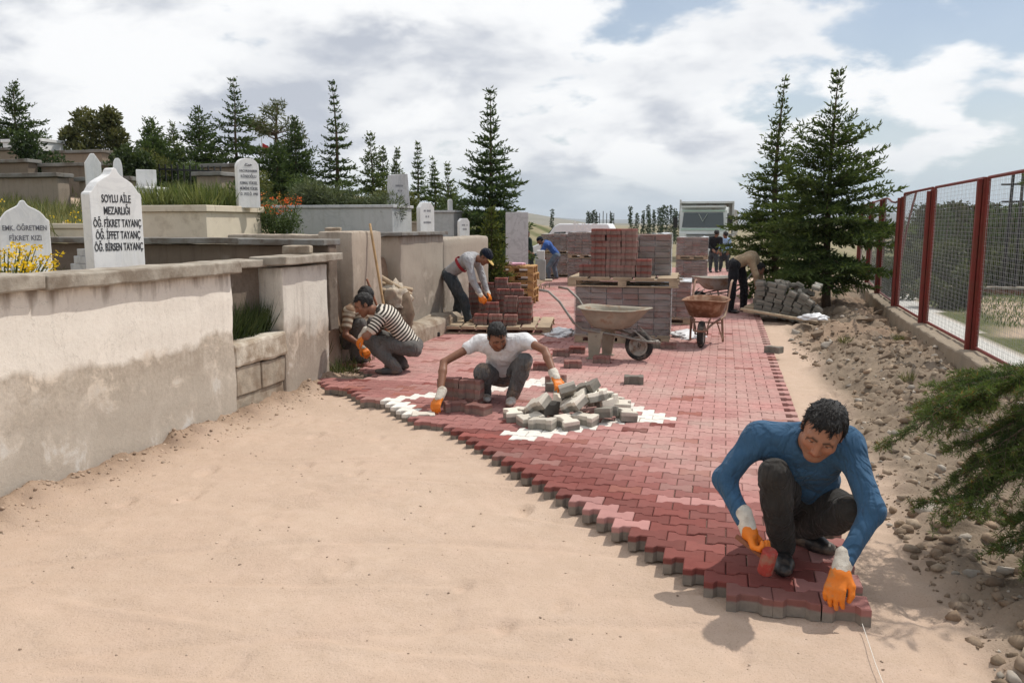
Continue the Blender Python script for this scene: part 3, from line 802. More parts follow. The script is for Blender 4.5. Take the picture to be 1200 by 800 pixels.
tomb('raised_tomb', 'white tomb block on the highest terrace at the picture edge', -20.3, -18.95, 19.8, 20.6, 2.6, 4.2, M_MARBLE, M_MARBLE)

# tall grey slab by the pallets
s_ = empty('stone_stele', (-5.03, 20.0, 0.0), R(18), 'tall plain grey slab standing upright behind the stack of wooden pallets', 'slab')
MB().box((0, 0, 1.03), (0.56, 0.12, 2.1)).build('stone_slab', M_MARBLEG, s_, 0.012)
b = MB(); b.box((0, 0, 0.05), (0.8, 0.4, 0.1)); b.build('base', M_CONC2, s_, 0.01)
# ------------------------------------------------------------------ implicit surfaces -> one continuous mesh
class SDF:
    def __init__(s, lo, hi, h):
        s.h = h; s.lo = np.array(lo, float); n = np.ceil((np.array(hi) - s.lo) / h).astype(int) + 1
        s.n = n; s.D = np.full(tuple(n), 1.0, dtype=np.float32)
    def sub(s, lo, hi, m=0.09):
        a = np.clip(np.floor((np.array(lo) - m - s.lo) / s.h).astype(int), 0, s.n); b = np.clip(np.ceil((np.array(hi) + m - s.lo) / s.h).astype(int) + 1, 0, s.n)
        if np.any(b <= a): return None
        g = np.stack(np.meshgrid(*[s.lo[i] + s.h * np.arange(a[i], b[i]) for i in range(3)], indexing='ij'), -1)
        return tuple(slice(a[i], b[i]) for i in range(3)), g
    def join(s, sl, d, k):
        A = s.D[sl]
        if k <= 0: s.D[sl] = np.minimum(A, d)
        else:
            h = np.clip(0.5 + 0.5 * (A - d) / k, 0, 1)
            s.D[sl] = A * (1 - h) + d * h - k * h * (1 - h)
    def cone(s, a, b, r1, r2, k=0.03, flat=None):
        """round cone; flat = (axis, factor): thins the section along a direction"""
        a = np.array(a, float); b = np.array(b, float); R_ = max(r1, r2)
        q = s.sub(np.minimum(a, b) - R_, np.maximum(a, b) + R_)
        if q is None: return s
        sl, P = q; ba = b - a; L2 = max(ba @ ba, 1e-9)
        t = np.clip(((P - a) @ ba) / L2, 0, 1)
        v = P - a - t[..., None] * ba
        if flat is not None:
            ax = np.array(flat[0], float); ax /= np.linalg.norm(ax)
            c = v @ ax; v = v + (c * (1 / flat[1] - 1))[..., None] * ax
        d = np.linalg.norm(v, axis=-1) - (r1 + (r2 - r1) * t)
        if flat is not None: d = d * max(flat[1], 0.75)
        s.join(sl, d, k); return s
    def ell(s, c, r, k=0.02, M=None, cut=False):
        c = np.array(c, float); r = np.array(r, float); R_ = r.max()
        q = s.sub(c - R_, c + R_)
        if q is None: return s
        sl, P = q; v = P - c
        if M is not None: v = v @ M
        k0 = np.linalg.norm(v / r, axis=-1); k1 = np.linalg.norm(v / r ** 2, axis=-1)
        d = k0 * (k0 - 1) / np.maximum(k1, 1e-6)
        if cut:
            A = s.D[sl]; h = np.clip(0.5 - 0.5 * (A + d) / max(k, 1e-5), 0, 1)
            s.D[sl] = A * (1 - h) - d * h + k * h * (1 - h)
        else: s.join(sl, d, k)
        return s
    def noise(s, amp, freq, stretch=(1, 1, 1)):
        sl, P = s.sub(s.lo, s.lo + s.h * s.n, 0)
        near = np.abs(s.D) < 0.05
        s.D[near] += amp * (vnoise3(P[near] * freq * np.array(stretch)) + 0.5 * vnoise3(P[near] * freq * 2.1 + 5)).astype(np.float32)
        return s
    def crease(s, amp, freq, stretch=(1, 1, 1)):
        """ridged noise: soft bulges between sharp-bottomed folds"""
        sl, P = s.sub(s.lo, s.lo + s.h * s.n, 0); near = np.abs(s.D) < .05
        Q = P[near] * freq * np.array(stretch); Q = Q + .35 * vnoise3(Q * .6 + 3)[:, None]
        s.D[near] += (amp * (1 - 4.2 * np.abs(vnoise3(Q)))).astype(np.float32); return s
    def mesh(s):
        D = s.D; S = D < 0
        nx, ny, nz = D.shape
        cnt = np.zeros((nx - 1, ny - 1, nz - 1), dtype=np.int8)
        for dx in (0, 1):
            for dy in (0, 1):
                for dz in (0, 1): cnt += S[dx:nx - 1 + dx, dy:ny - 1 + dy, dz:nz - 1 + dz]
        act = (cnt > 0) & (cnt < 8)
        idx = np.full(act.shape, -1, dtype=np.int64); cells = np.argwhere(act); idx[act] = np.arange(len(cells))
        acc = np.zeros((len(cells), 3)); w = np.zeros(len(cells))
        corners = [(a, b, c) for a in (0, 1) for b in (0, 1) for c in (0, 1)]
        for i, p in enumerate(corners):
            for ax in range(3):
                if p[ax] == 1: continue
                q = list(p); q[ax] = 1; q = tuple(q)
                d0 = D[tuple((cells + p).T)]; d1 = D[tuple((cells + q).T)]
                cr = (d0 < 0) != (d1 < 0); t = np.where(cr, d0 / np.where(cr, d0 - d1, 1), 0)
                pt = np.array(p, float) + 0.0; pts = np.tile(pt, (len(cells), 1)); pts[:, ax] += t
                acc[cr] += pts[cr]; w[cr] += 1
        V = s.lo + s.h * (cells + acc / w[:, None])
        F = []
        for ax in range(3):
            u, v = [(1, 2), (2, 0), (0, 1)][ax]
            sl0 = [slice(None)] * 3; sl1 = [slice(None)] * 3
            sl0[ax] = slice(0, -1); sl1[ax] = slice(1, None)
            A = S[tuple(sl0)]; B = S[tuple(sl1)]
            ed = np.argwhere(A != B); sgn = A[tuple(ed.T)]
            ok = (ed[:, u] > 0) & (ed[:, v] > 0) & (ed[:, u] < D.shape[u] - 1) & (ed[:, v] < D.shape[v] - 1)
            ed = ed[ok]; sgn = sgn[ok]
            def g(du, dv):
                e = ed.copy(); e[:, u] -= du; e[:, v] -= dv; return idx[tuple(e.T)]
            q = np.stack([g(1, 1), g(0, 1), g(0, 0), g(1, 0)], 1)
            q[~sgn] = q[~sgn][:, ::-1]
            F.append(q)
        F = np.concatenate(F); F = F[(F >= 0).all(1)]
        return V, F
    def build(s, name, mat, parent=None, smooth_it=1):
        V, F = s.mesh()
        for _ in range(smooth_it):
            nb = np.zeros_like(V); c = np.zeros(len(V))
            for k in range(4):
                a, b = F[:, k], F[:, (k + 1) % 4]
                np.add.at(nb, a, V[b]); np.add.at(c, a, 1); np.add.at(nb, b, V[a]); np.add.at(c, b, 1)
            V = V * 0.5 + 0.5 * nb / np.maximum(c, 1)[:, None]
        o = fast_mesh(name, V, F, mat, parent, True)
        return o, V

def nrm(v): v = np.array(v, float); return v / max(np.linalg.norm(v), 1e-9)

# cloth and skin
def cloth(name, c, var=0.14, bump=0.25, bscale=220, dirt=None, amt=0.5, rough=0.9, dscale=5):
    t = NT(name); n = t.noise(9, 5, 0.6); n2 = t.noise(bscale, 3, 0.6)
    col = t.mix(t.map(n, 0.3, 0.7), tuple(x * (1 - var) for x in c), tuple(min(1, x * (1 + var)) for x in c))
    col = t.mix(t.map(n2, 0.35, 0.65, 0, 0.25), col, tuple(x * 0.75 for x in c))
    if dirt is not None: col = t.mix(t.map(t.noise(dscale, 6, 0.6), 0.5, 0.72, 0, amt), col, dirt)
    t.color(col); t.rough(rough); t.spec(0.15); t.b.inputs['Sheen Weight'].default_value = 0.08
    mp = t.n('ShaderNodeMapping'); mp.inputs['Scale'].default_value = (1, 1, .55); mp.inputs['Rotation'].default_value = (.5, .3, 0); t.l(t.tc(), mp.inputs[0])
    rg = t.math('ABSOLUTE', t.math('SUBTRACT', t.noise(6.5, 2, 0.45, mp.outputs[0], 1.4), 0.5)); rg2 = t.math('ABSOLUTE', t.math('SUBTRACT', t.noise(15, 2, 0.5, mp.outputs[0], 0.8), 0.5))
    h = t.math('ADD', t.math('MULTIPLY', t.map(rg, 0, .16, 0, 1, True), 1.0), t.math('MULTIPLY', t.map(rg2, 0, .2, 0, 1, True), 0.45))
    h = t.math('ADD', h, t.math('MULTIPLY', n2, 0.10))
    t.bump(h, min(1.0, bump * 2.6), 0.022); return t.m
def stripes(name, dark, light, freq, duty=0.5):
    t = NT(name); s_ = t.attr('stripe', 'Fac')
    f = t.math('FRACT', t.math('MULTIPLY', s_, freq)); m = t.map(f, duty - 0.04, duty + 0.04)
    m = t.math('MULTIPLY', m, t.map(f, 0.93, 0.99, 1, 0))
    c = t.mix(m, dark, light); t.color(t.mix(t.map(t.noise(12), 0.3, 0.7, 0, 0.15), c, (0.4, 0.35, 0.3))); t.rough(0.9); t.spec(0.1)
    t.bump(t.noise(200, 3, 0.6), 0.2, 0.004); return t.m
def skin_mat():
    t = NT('skin'); c = t.attr('Col'); n = t.noise(60, 5, 0.6)
    t.color(t.mix(t.map(n, 0.35, 0.7, 0, 0.22), c, t.mix(1.0, c, (0.75, 0.62, 0.56), 'MULTIPLY'))); t.rough(0.5); t.spec(0.35)
    t.b.inputs['Subsurface Weight'].default_value = 0.06; t.b.inputs['Subsurface Radius'].default_value = (0.012, 0.005, 0.003)
    t.bump(t.noise(240, 4, 0.6), 0.12, 0.003); return t.m
M_SKIN = skin_mat()
def hair_mat(name, c):
    t = NT(name); mp = t.n('ShaderNodeMapping'); mp.inputs['Scale'].default_value = (1, 1, 0.25); t.l(t.tc(), mp.inputs[0])
    n = t.noise(130, 4, 0.7, mp.outputs[0]); t.color(t.mix(t.map(n, 0.3, 0.7), tuple(x * 0.5 for x in c), tuple(x * 1.8 for x in c)))
    t.rough(0.5); t.spec(0.4); t.bump(n, 0.9, 0.012); return t.m
M_HAIR = hair_mat('black_hair', (0.012, 0.010, 0.009))
M_ORANGE = simple('orange_rubber', (0.72, 0.19, 0.012), 0.5, 0.14, 12, 0.3, 60, 0.4, dirt=(0.45, 0.22, 0.08), dirt_amt=0.3, dscale=14)
M_CUFF = simple('knit_cuff', (0.63, 0.58, 0.50), 0.95, 0.14, 30, 0.6, 160, 0.1, dirt=(0.40, 0.33, 0.26), dirt_amt=0.4, dscale=14)
M_SHOE = simple('black_shoe', (0.022, 0.021, 0.022), 0.42, 0.3, 10, 0.15, 40, 0.4, dirt=(0.14, 0.11, 0.085), dirt_amt=0.45, dscale=9)
M_SHOEG = simple('grey_shoe', (0.075, 0.075, 0.075), 0.7, 0.2, 10, 0.15, 40, 0.3, dirt=(0.2, 0.16, 0.12), dirt_amt=0.5, dscale=9)
M_SHOEB = simple('brown_shoe', (0.17, 0.085, 0.05), 0.7, 0.2, 10, 0.15, 40, 0.3, dirt=(0.25, 0.17, 0.12), dirt_amt=0.5, dscale=9)
M_SHOEW = simple('pale_shoe', (0.52, 0.51, 0.48), 0.7, 0.15, 10, 0.15, 40, 0.3, dirt=(0.36, 0.28, 0.22), dirt_amt=0.6, dscale=9)

def bounds(pts, m):
    P = np.array(pts); return P.min(0) - m, P.max(0) + m

def add_head(s, hc, Rm, sc, k=1.0):
    """Rm columns: right, forward, up of the head; local units for a head 0.235 m high"""
    T = lambda p: np.array(hc) + Rm @ (np.array(p) * sc)
    E = lambda c, r, kk=0.012, cut=False: s.ell(T(c), np.array(r) * sc, kk * sc, Rm, cut)
    Cn = lambda a, b, r1, r2, kk=0.012: s.cone(T(a), T(b), r1 * sc, r2 * sc, kk * sc)
    E((0, -.014, .032), (.076, .098, .088), 0.01)
    E((0, .030, -.012), (.066, .068, .092), 0.03)
    Cn((-.045, .015, -.055), (-.018, .062, -.092), .028, .022, .03); Cn((.045, .015, -.055), (.018, .062, -.092), .028, .022, .03)
    E((0, .070, -.094), (.024, .020, .018), 0.02)
    E((-.044, .062, -.018), (.024, .024, .022), .02); E((.044, .062, -.018), (.024, .024, .022), .02)
    Cn((-.048, .074, .034), (-.012, .088, .030), .009, .010, .016); Cn((.048, .074, .034), (.012, .088, .030), .009, .010, .016)
    E((-.032, .098, .012), (.019, .020, .0125), .012, True); E((.032, .098, .012), (.019, .020, .0125), .012, True)
    E((-.032, .0745, .011), (.0145, .0135, .0115), .003); E((.032, .0745, .011), (.0145, .0135, .0115), .003)
    Cn((0, .088, .022), (0, .113, -.022), .0095, .0125, .012)
    E((-.013, .102, -.027), (.009, .011, .008), .007); E((.013, .102, -.027), (.009, .011, .008), .007)
    Cn((-.021, .083, -.0535), (.021, .083, -.0535), .0075, .0075, .008); E((0, .093, -.049), (.016, .008, .0055), .006); E((0, .091, -.0585), (.015, .008, .006), .006)
    E((0, .101, -.0535), (.026, .008, .0016), .002, True)
    for sx in (-1, 1):
        E((sx * .079, -.008, -.002), (.010, .021, .034), .008); E((sx * .088, -.002, .0), (.006, .010, .018), .004, True)
    return T

def head_cols(V, hc, Rm, sc, base, stubble=0.5):
    L = ((V - np.array(hc)) @ Rm) / sc
    C = np.tile(np.array(base), (len(V), 1)); x, y, z = L.T; ax = np.abs(x)
    def blend(m, c):
        m = np.clip(m, 0, 1)[:, None]; C[:] = C * (1 - m) + np.array(c) * m
    hd = (np.linalg.norm(L, axis=1) < 0.2)
    face = hd * (y > 0.0)
    blend(face * stubble * 0.55 * sstep(-.03, -.06, z) * sstep(.02, .05, y + 0 * z) + 0, np.array(base) * np.array((.42, .40, .42)))
    blend(face * 0.5 * np.exp(-((z + .042) / .008) ** 2) * (ax < .03) * stubble, np.array(base) * .4)
    blend(face * 0.35 * np.exp(-((z + .015) / .03) ** 2) * sstep(.05, .09, y), np.array(base) * np.array((1.15, .85, .78)))
    blend(face * 0.8 * np.exp(-((z + .0535) / .009) ** 2) * (ax < .024) * (y > .075), np.array(base) * np.array((.85, .48, .45)))
    brow = np.exp(-((z - .034 - .12 * np.clip(ax - .012, 0, 1) + 1.6 * np.clip(ax - .035, 0, 1) ** 1) / .0058) ** 2) * (ax > .010) * (ax < .056) * (y > .055)
    blend(face * brow * .95, (.012, .010, .009))
    ey = np.exp(-(((ax - .032) / .0140) ** 2 + ((z - .0085) / .0034) ** 2) ** 3) * (y > .06)
    blend(face * ey, (.38, .33, .29)); ir = np.exp(-(((ax - .031) / .0066) ** 2 + ((z - .0080) / .0040) ** 2) ** 3) * (y > .06)
    blend(face * ir, (.02, .012, .008))
    lid = np.exp(-(((z - .0128) / .0026) ** 2)) * (ax > .016) * (ax < .05) * (y > .06); blend(face * lid * .7, np.array(base) * .25)
    return C

def add_hand(s, wr, ha, palm_n, thumb_side, curl, sc=1.0, k=0.008, spread=0.07, r=1.0):
    """five separate fingers; wr -> ha is the hand's direction, palm_n the palm's outward normal"""
    wr = np.array(wr, float); d = nrm(np.array(ha) - wr); n = nrm(np.array(palm_n) - d * (np.array(palm_n) @ d)); t = nrm(np.cross(d, n)) * thumb_side
    P = lambda a, b, c: wr + (d * a + t * b + n * c) * sc
    s.cone(P(0, 0, 0), P(.03, 0, 0), .029 * sc * r, .030 * sc * r, .01)
    for b in (-.026, -.009, .009, .026): s.cone(P(.02, b * .7, 0), P(.088, b, 0), .0165 * sc * r, .0135 * sc * r, .012, (n, .82))
    for i, (b, L) in enumerate(((.031, .072), (.0105, .082), (-.0105, .076), (-.030, .060))):
        a = (b / .031) * spread; c = curl[i] if isinstance(curl, (list, tuple)) else curl
        base = P(.090, b, 0); ang = 0.0; prev = base
        for j, f in enumerate((.45, .32, .23)):
            ang += c * (0.75, 1.0, 0.7)[j]
            dirv = (d * math.cos(a) + t * math.sin(a)) * math.cos(ang) + n * math.sin(ang)
            nxt = prev + dirv * L * f * sc
            s.cone(prev, nxt, (.0102 - .001 * j) * sc * r, (.0095 - .001 * j) * sc * r, k * 0.5 if j else k)
            prev = nxt
    b0 = P(.028, .026, .004); b1 = P(.058, .052, .014); b2 = P(.088, .058, .026); b3 = P(.108, .052, .036)
    s.cone(b0, b1, .0165 * sc * r, .0135 * sc * r, .012); s.cone(b1, b2, .012 * sc * r, .011 * sc * r, .006); s.cone(b2, b3, .011 * sc * r, .009 * sc * r, .004)

def frame(fwd, up):
    f = nrm(fwd); u = np.array(up, float); u = nrm(u - f * (u @ f)); r = np.cross(f, u)
    return np.stack([r, f, u], 1)

def make_person(J, label, group, face_dir, head_up, top, trous, shoe, base=(.30, .155, .095), sleeves='long', gloves=(None, None), res=0.012,
                sc=1.0, hat=None, hair=True, hand_n=None, curls=(0.5, 0.5), bulk=1.0, stripe=False, head_res=None, foot_sc=1.0, head_sc=1.0, wide=.045, loose=1.12, hem=0.10, hair_v=0, name='person'):
    J = {k: np.array(v, float) for k, v in J.items()}
    root_at = (J['anR'] + J['anL']) / 2; root_at[2] = min(J['toR'][2], J['toL'][2]) - 0.04
    root = empty(name, tuple(root_at), 0, label, 'person', group)
    off = root_at
    for k in J: J[k] = J[k] - off
    Rm = frame(face_dir, head_up)
    hs = 1.04 * sc * head_sc
    spine = J['chest'] + (J['pelvis'] - J['chest']) * 0.55
    side = nrm(J['shR'] - J['shL']); tdir = nrm(J['pelvis'] - J['neck']); fr = nrm(np.cross(side, tdir))     # fr: front or back normal of the trunk
    fl = (fr, 0.72)
    allp = list(J.values())
    # --- body: one continuous skin from head to feet
    hc = J['head']; nb = hc + Rm @ np.array((0, -.022, -.085)) * hs
    ar = .62 if sleeves == 'long' else 1.0
    def limb_skin(s, arm=True):
        for q in 'RL':
            s.cone(J['sh' + q], J['el' + q], .046 * sc * bulk * ar, .036 * sc * bulk * ar, .02); s.cone(J['el' + q], J['el' + q] * .72 + J['wr' + q] * .28, .036 * sc * bulk * ar, .040 * sc * bulk * ar, .015)
            s.cone(J['el' + q] * .72 + J['wr' + q] * .28, J['wr' + q], .040 * sc * bulk * ar, .026 * sc * bulk, .015)
            s.cone(J['hip' + q], J['kn' + q], .055 * sc, .036 * sc, .03); s.cone(J['kn' + q], J['an' + q], .036 * sc, .026 * sc, .02); s.cone(J['an' + q], J['to' + q], .018 * sc, .014 * sc, .02)
            s.cone(J['neck'], J['sh' + q], .045 * sc, .048 * sc, .03)
    lo, hi = bounds(allp + [hc + Rm @ np.array(p) * hs for p in ((0, 0, .14), (0, .14, 0), (0, -.12, 0))], 0.17)
    s = SDF(lo, hi, res)
    s.cone(J['neck'], J['chest'], .07 * sc, .105 * sc, .03, fl); s.cone(J['chest'], spine, .105 * sc, .10 * sc, .04, fl); s.cone(spine, J['pelvis'], .10 * sc, .115 * sc, .04, fl)
    limb_skin(s)
    for i, q in enumerate('RL'):
        if gloves[i] is None:
            add_hand(s, J['wr' + q], J['ha' + q], hand_n[i] if hand_n else (0, 0, -1), -1 if q == 'R' else 1, curls[i], sc, max(res * .5, .006), r=max(1.0, res / .0105))
    s.cone(nb, J['neck'], .050 * hs, .056 * sc, .03)
    if head_res is None:
        add_head(s, hc, Rm, hs)
        body, V = s.build('body', M_SKIN, root)
    else:
        s.cone(hc + Rm @ np.array((0, -.02, -.03)) * hs, nb, .05 * hs, .05 * hs, .02)
        V0, F0 = s.mesh()
        lo2, hi2 = bounds([hc], 0.165 * hs); s2 = SDF(lo2, hi2, head_res); add_head(s2, hc, Rm, hs)
        s2.cone(hc + Rm @ np.array((0, -.02, -.04)) * hs, nb + (J['neck'] - nb) * .2, .054 * hs, .050 * hs, .025 * hs)
        V1, F1 = s2.mesh()
        V = np.concatenate([V0, V1]); F = np.concatenate([F0, F1 + len(V0)])
        body = fast_mesh('body', V, F, M_SKIN, root, True)
    C = head_cols(V, hc, Rm, hs, base)
    set_col(body, C)
    # --- trousers
    lo, hi = bounds([J[a + q] for a in ('hip', 'kn', 'an') for q in 'RL'] + [J['pelvis'], spine], 0.2)
    s = SDF(lo, hi, res)
    waist = J['pelvis'] + (spine - J['pelvis']) * 0.42
    s.cone(J['pelvis'], waist, .142 * sc * bulk, .128 * sc * bulk, .03, (fr, .80))
    for q in 'RL':
        mid = J['hip' + q] * .55 + J['kn' + q] * .45
        s.cone(J['hip' + q], mid, .104 * sc * bulk, .088 * sc * loose, .05); s.cone(mid, J['kn' + q], .088 * sc * loose, .070 * sc * loose, .03)
        cuff = J['kn' + q] * .0 + J['an' + q] * 1.0
        calf = J['kn' + q] * .65 + J['an' + q] * .35
        s.cone(J['kn' + q], calf, .070 * sc * loose, .070 * sc * loose, .03); s.cone(calf, cuff, .070 * sc * loose, .064 * sc * (.5 + .5 * loose), .03)
    s.crease(.007, 9, (1, 1, .6)); s.noise(.008, 14, (1, 1, .6)); s.crease(.004, 23, (.7, 1, 1.2))
    s.build('trousers', trous, root)
    # --- shirt
    tl = [J['neck'], J['chest'], spine, J['pelvis'], J['shR'], J['shL'], J['elR'], J['elL']] + ([J['wrR'], J['wrL']] if sleeves == 'long' else [])
    lo, hi = bounds(tl, 0.19); s = SDF(lo, hi, res)
    hemp = J['pelvis'] + (spine - J['pelvis']) * hem
    s.cone(J['neck'], J['chest'], .085 * sc * bulk, .12 * sc * bulk, .04, (fr, .80))
    for g in (-1, 1):
        o_ = side * g * wide * sc
        s.cone(J['neck'] * .35 + J['chest'] * .65 + o_, J['chest'] + o_, .105 * sc * bulk, .118 * sc * bulk, .05, (fr, .84)); s.cone(J['chest'] + o_, spine + o_, .118 * sc * bulk, .112 * sc * bulk, .05, (fr, .84)); s.cone(spine + o_, hemp + o_ * .9, .112 * sc * bulk, .120 * sc * bulk, .05, (fr, .86))
    bk = J['chest'] * .2
    s.cone(J['shR'] * .8 + bk, J['shL'] * .8 + bk, .088 * sc * bulk, .088 * sc * bulk, .05)
    for q in 'RL':
        s.cone(J['neck'] * .75 + J['chest'] * .25, J['sh' + q], .078 * sc, .072 * sc * bulk, .05)
        if sleeves == 'long':
            s.cone(J['sh' + q], J['el' + q], .064 * sc * bulk * loose, .052 * sc * bulk * loose, .06)
            e = J['el' + q] * .12 + J['wr' + q] * .88
            s.cone(J['el' + q], e, .052 * sc * bulk * loose, .043 * sc * bulk, .03)
        else:
            f = .62 if sleeves == 'short' else .30
            s.cone(J['sh' + q], J['sh' + q] * (1 - f) + J['el' + q] * f, .070 * sc * bulk, .066 * sc * bulk, .035)
    # collar opening: the neck keeps clear of the cloth
    cfr = Rm @ np.array((0, 1, 0)); s.ell(nb + (J['neck'] - nb) * .35 + cfr * .02 * sc, (.068 * sc, .068 * sc, .068 * sc), .02, None, True)
    s.crease(.004, 6, (1, .8, .8)); s.noise(.007, 9, (1, 1, .7)); s.crease(.0025, 17, (1, 1, .7))
    top_o, TV = s.build('shirt' if sleeves != 'long' else 'sweater', top, root)
    if stripe:
        ax = nrm(J['pelvis'] - J['neck']); par = (TV - J['neck']) @ ax
        best = np.full(len(TV), .125 * sc)
        for q in 'RL':
            e = J['sh' + q] * .38 + J['el' + q] * .62; ba = e - J['sh' + q]; t_ = np.clip(((TV - J['sh' + q]) @ ba) / (ba @ ba), 0, 1.2)
            dd = np.linalg.norm(TV - J['sh' + q] - t_[:, None] * ba, axis=1)
            m = (dd < .085 * sc) & (t_ > .12); par[m] = t_[m] * np.linalg.norm(ba)
        set_f(top_o, par, 'stripe')
    # --- shoes
    for q in 'RL':
        an, to = J['an' + q], J['to' + q]; d = to - an; dh = nrm((d[0], d[1], 0.0)); fsc = sc * foot_sc
        sole = an + np.array((0, 0, 0)); heel = an - dh * .045 * fsc; heel[2] = an[2] - .035 * fsc; tip = to.copy()
        ball = heel * .35 + tip * .65
        lo, hi = bounds([heel, tip, an], .11); s = SDF(lo, hi, min(res, .011))
        s.cone(heel, ball, .036 * fsc, .044 * fsc, .01, ((0, 0, 1), .92)); s.cone(ball, tip - dh * .01, .044 * fsc, .037 * fsc, .02, ((0, 0, 1), .75)); s.cone(an + np.array((0, 0, .035)), heel + dh * .035, .042 * fsc, .040 * fsc, .02)
        s.build('shoe', shoe, root)
    # --- gloves
    for i, q in enumerate('RL'):
        if gloves[i] is None: continue
        wr, ha = J['wr' + q], J['ha' + q]
        lo, hi = bounds([wr, ha, wr + nrm(ha - wr) * .2], .1); gr = gloves[i]
        s = SDF(lo, hi, gr); add_hand(s, wr, ha, hand_n[i], -1 if q == 'R' else 1, curls[i], (1.16 if gr < .005 else 1.08) * sc, max(gr * .9, .004), r=max(1.18, gr / .0095))
        g_, _ = s.build('glove', M_ORANGE, root)
        d = nrm(ha - wr); a = wr - d * .065 * sc; b_ = wr + d * .030 * sc
        lo, hi = bounds([a, b_], .1); s = SDF(lo, hi, gr); s.cone(a, b_, .046 * sc, .041 * sc, .01); s.noise(.003, 45); s.build('cuff', M_CUFF, g_)
    # --- hair or cap
    T = lambda p: hc + Rm @ (np.array(p) * hs)
    lo, hi = bounds([hc], .19 * hs); hr = head_res or min(res, .010)
    s = SDF(lo, hi, hr)
    if hair:
        s.ell(T((0, -.016, .034)), np.array((.087, .107, .101)) * hs, .01, Rm)
        sl, P = s.sub(s.lo, s.lo + s.h * s.n, 0); Lp = ((P - hc) @ Rm) / hs
        fx_, fy_, fz_ = Lp[..., 0], Lp[..., 1], Lp[..., 2]
        jag = .016 * vnoise3(Lp * 60) + .012 * vnoise3(Lp * 24)
        keep = np.minimum(.072 - fz_ + .12 * np.clip(fy_, 0, 1) - .10 * np.clip(.05 - np.abs(fx_), 0, 1), np.maximum(fy_ - .018 + .16 * np.clip(-fz_, 0, 1), -.070 - fz_)) + jag
        s.D = np.maximum(s.D, (keep * hs).astype(np.float32)); s.noise(.012, 42); s.noise(.007, 95)
        HV, HF = s.mesh(); HR = np.random.default_rng(len(label)); nh = 2600 if head_res else 900
        ctr = T((0, -.012, .03)); pk = HV[HR.integers(0, len(HV), nh)]; nn = pk - ctr; nn /= np.linalg.norm(nn, axis=1)[:, None]
        fl_d = Rm @ np.array((.25, .75, -.25)); dv = nn * .22 + fl_d * .75 + HR.normal(0, .28, (nh, 3)); dv /= np.linalg.norm(dv, axis=1)[:, None]
        sd_ = np.cross(dv, nn); sd_ /= np.maximum(np.linalg.norm(sd_, axis=1), 1e-6)[:, None]
        hl = (HR.uniform(.010, .026, nh) * hs)[:, None]; hw = .0022 * hs if head_res else .004
        q_ = pk - nn * .004; BV = np.stack([q_ - sd_ * hw, q_ + sd_ * hw, q_ + dv * hl + sd_ * hw * .4, q_ + dv * hl - sd_ * hw * .4], 1).reshape(-1, 3)
        fast_mesh('hair', np.concatenate([HV, BV]), np.concatenate([HF, np.arange(len(BV)).reshape(-1, 4) + len(HV)]), M_HAIR, root, True)
    if hat is not None:
        s = SDF(lo, hi, hr)
        s.ell(T((0, -.012, .046)), np.array((.093, .110, .088)) * hs, .01, Rm)
        sl, P = s.sub(s.lo, s.lo + s.h * s.n, 0); Lp = ((P - hc) @ Rm) / hs
        s.D = np.maximum(s.D, ((.022 - Lp[..., 2]) * hs).astype(np.float32))
        hat_o, _ = s.build('cap', hat[0], root)
        if hat[1] is not None:
            lo2, hi2 = bounds([T((0, .13, .04))], .13 * hs); s = SDF(lo2, hi2, hr)
            s.ell(T((0, .115, .026)), np.array((.075, .085, .012)) * hs, .005, Rm); s.build('peak', hat[1], hat_o)
    return root

M_BLUE = cloth('blue_sweater', (0.044, 0.104, 0.185), 0.14, 0.2, 240)
M_CHARC = cloth('charcoal_trousers', (0.040, 0.037, 0.034), 0.25, 0.2, 200, dirt=(0.11, 0.09, 0.075), amt=0.35)
M_WHITE = cloth('white_tshirt', (0.74, 0.735, 0.74), 0.05, 0.12, 200, dirt=(0.6, 0.56, 0.52), amt=0.4)
M_GREYD = cloth('dusty_grey_trousers', (0.12, 0.12, 0.12), 0.2, 0.28, 200, dirt=(0.36, 0.26, 0.18), amt=0.75)
M_GREY2 = cloth('grey_trousers', (0.12, 0.112, 0.105), 0.15, 0.2, 200, dirt=(0.2, 0.16, 0.13), amt=0.3)
M_JEAN = cloth('dark_jeans', (0.050, 0.062, 0.070), 0.2, 0.2, 200, dirt=(0.16, 0.14, 0.12), amt=0.4)
M_JEAN2 = cloth('faded_jeans', (0.12, 0.16, 0.21), 0.2, 0.2, 200, dirt=(0.25, 0.22, 0.2), amt=0.4)
M_GREYSH = cloth('grey_shirt', (0.40, 0.40, 0.41), 0.08, 0.2, 200, dirt=(0.33, 0.3, 0.27), amt=0.3)
M_TAN = cloth('tan_shirt', (0.32, 0.235, 0.15), 0.12, 0.2, 200)
M_BLACKSH = cloth('black_shirt', (0.014, 0.014, 0.017), 0.2)
M_LBLUE = cloth('light_blue_shirt', (0.36, 0.50, 0.70), 0.1)
M_ROYAL = cloth('royal_blue_shirt', (0.050, 0.12, 0.36), 0.14)
M_GREENSH = cloth('dark_green_shirt', (0.022, 0.040, 0.032), 0.2)
M_STRIPE = stripes('black_white_stripes', (0.020, 0.017, 0.015), (0.66, 0.61, 0.53), 27.0, 0.5)
M_STRIPET = stripes('tan_brown_stripes', (0.19, 0.115, 0.07), (0.52, 0.44, 0.33), 15.0, 0.45)
M_NAVY = cloth('navy_cap', (0.010, 0.014, 0.028), 0.2)
M_YEL = cloth('yellow_peak', (0.66, 0.46, 0.16), 0.1)

def P_(**k): return k
WORK = 'paving crew at work'
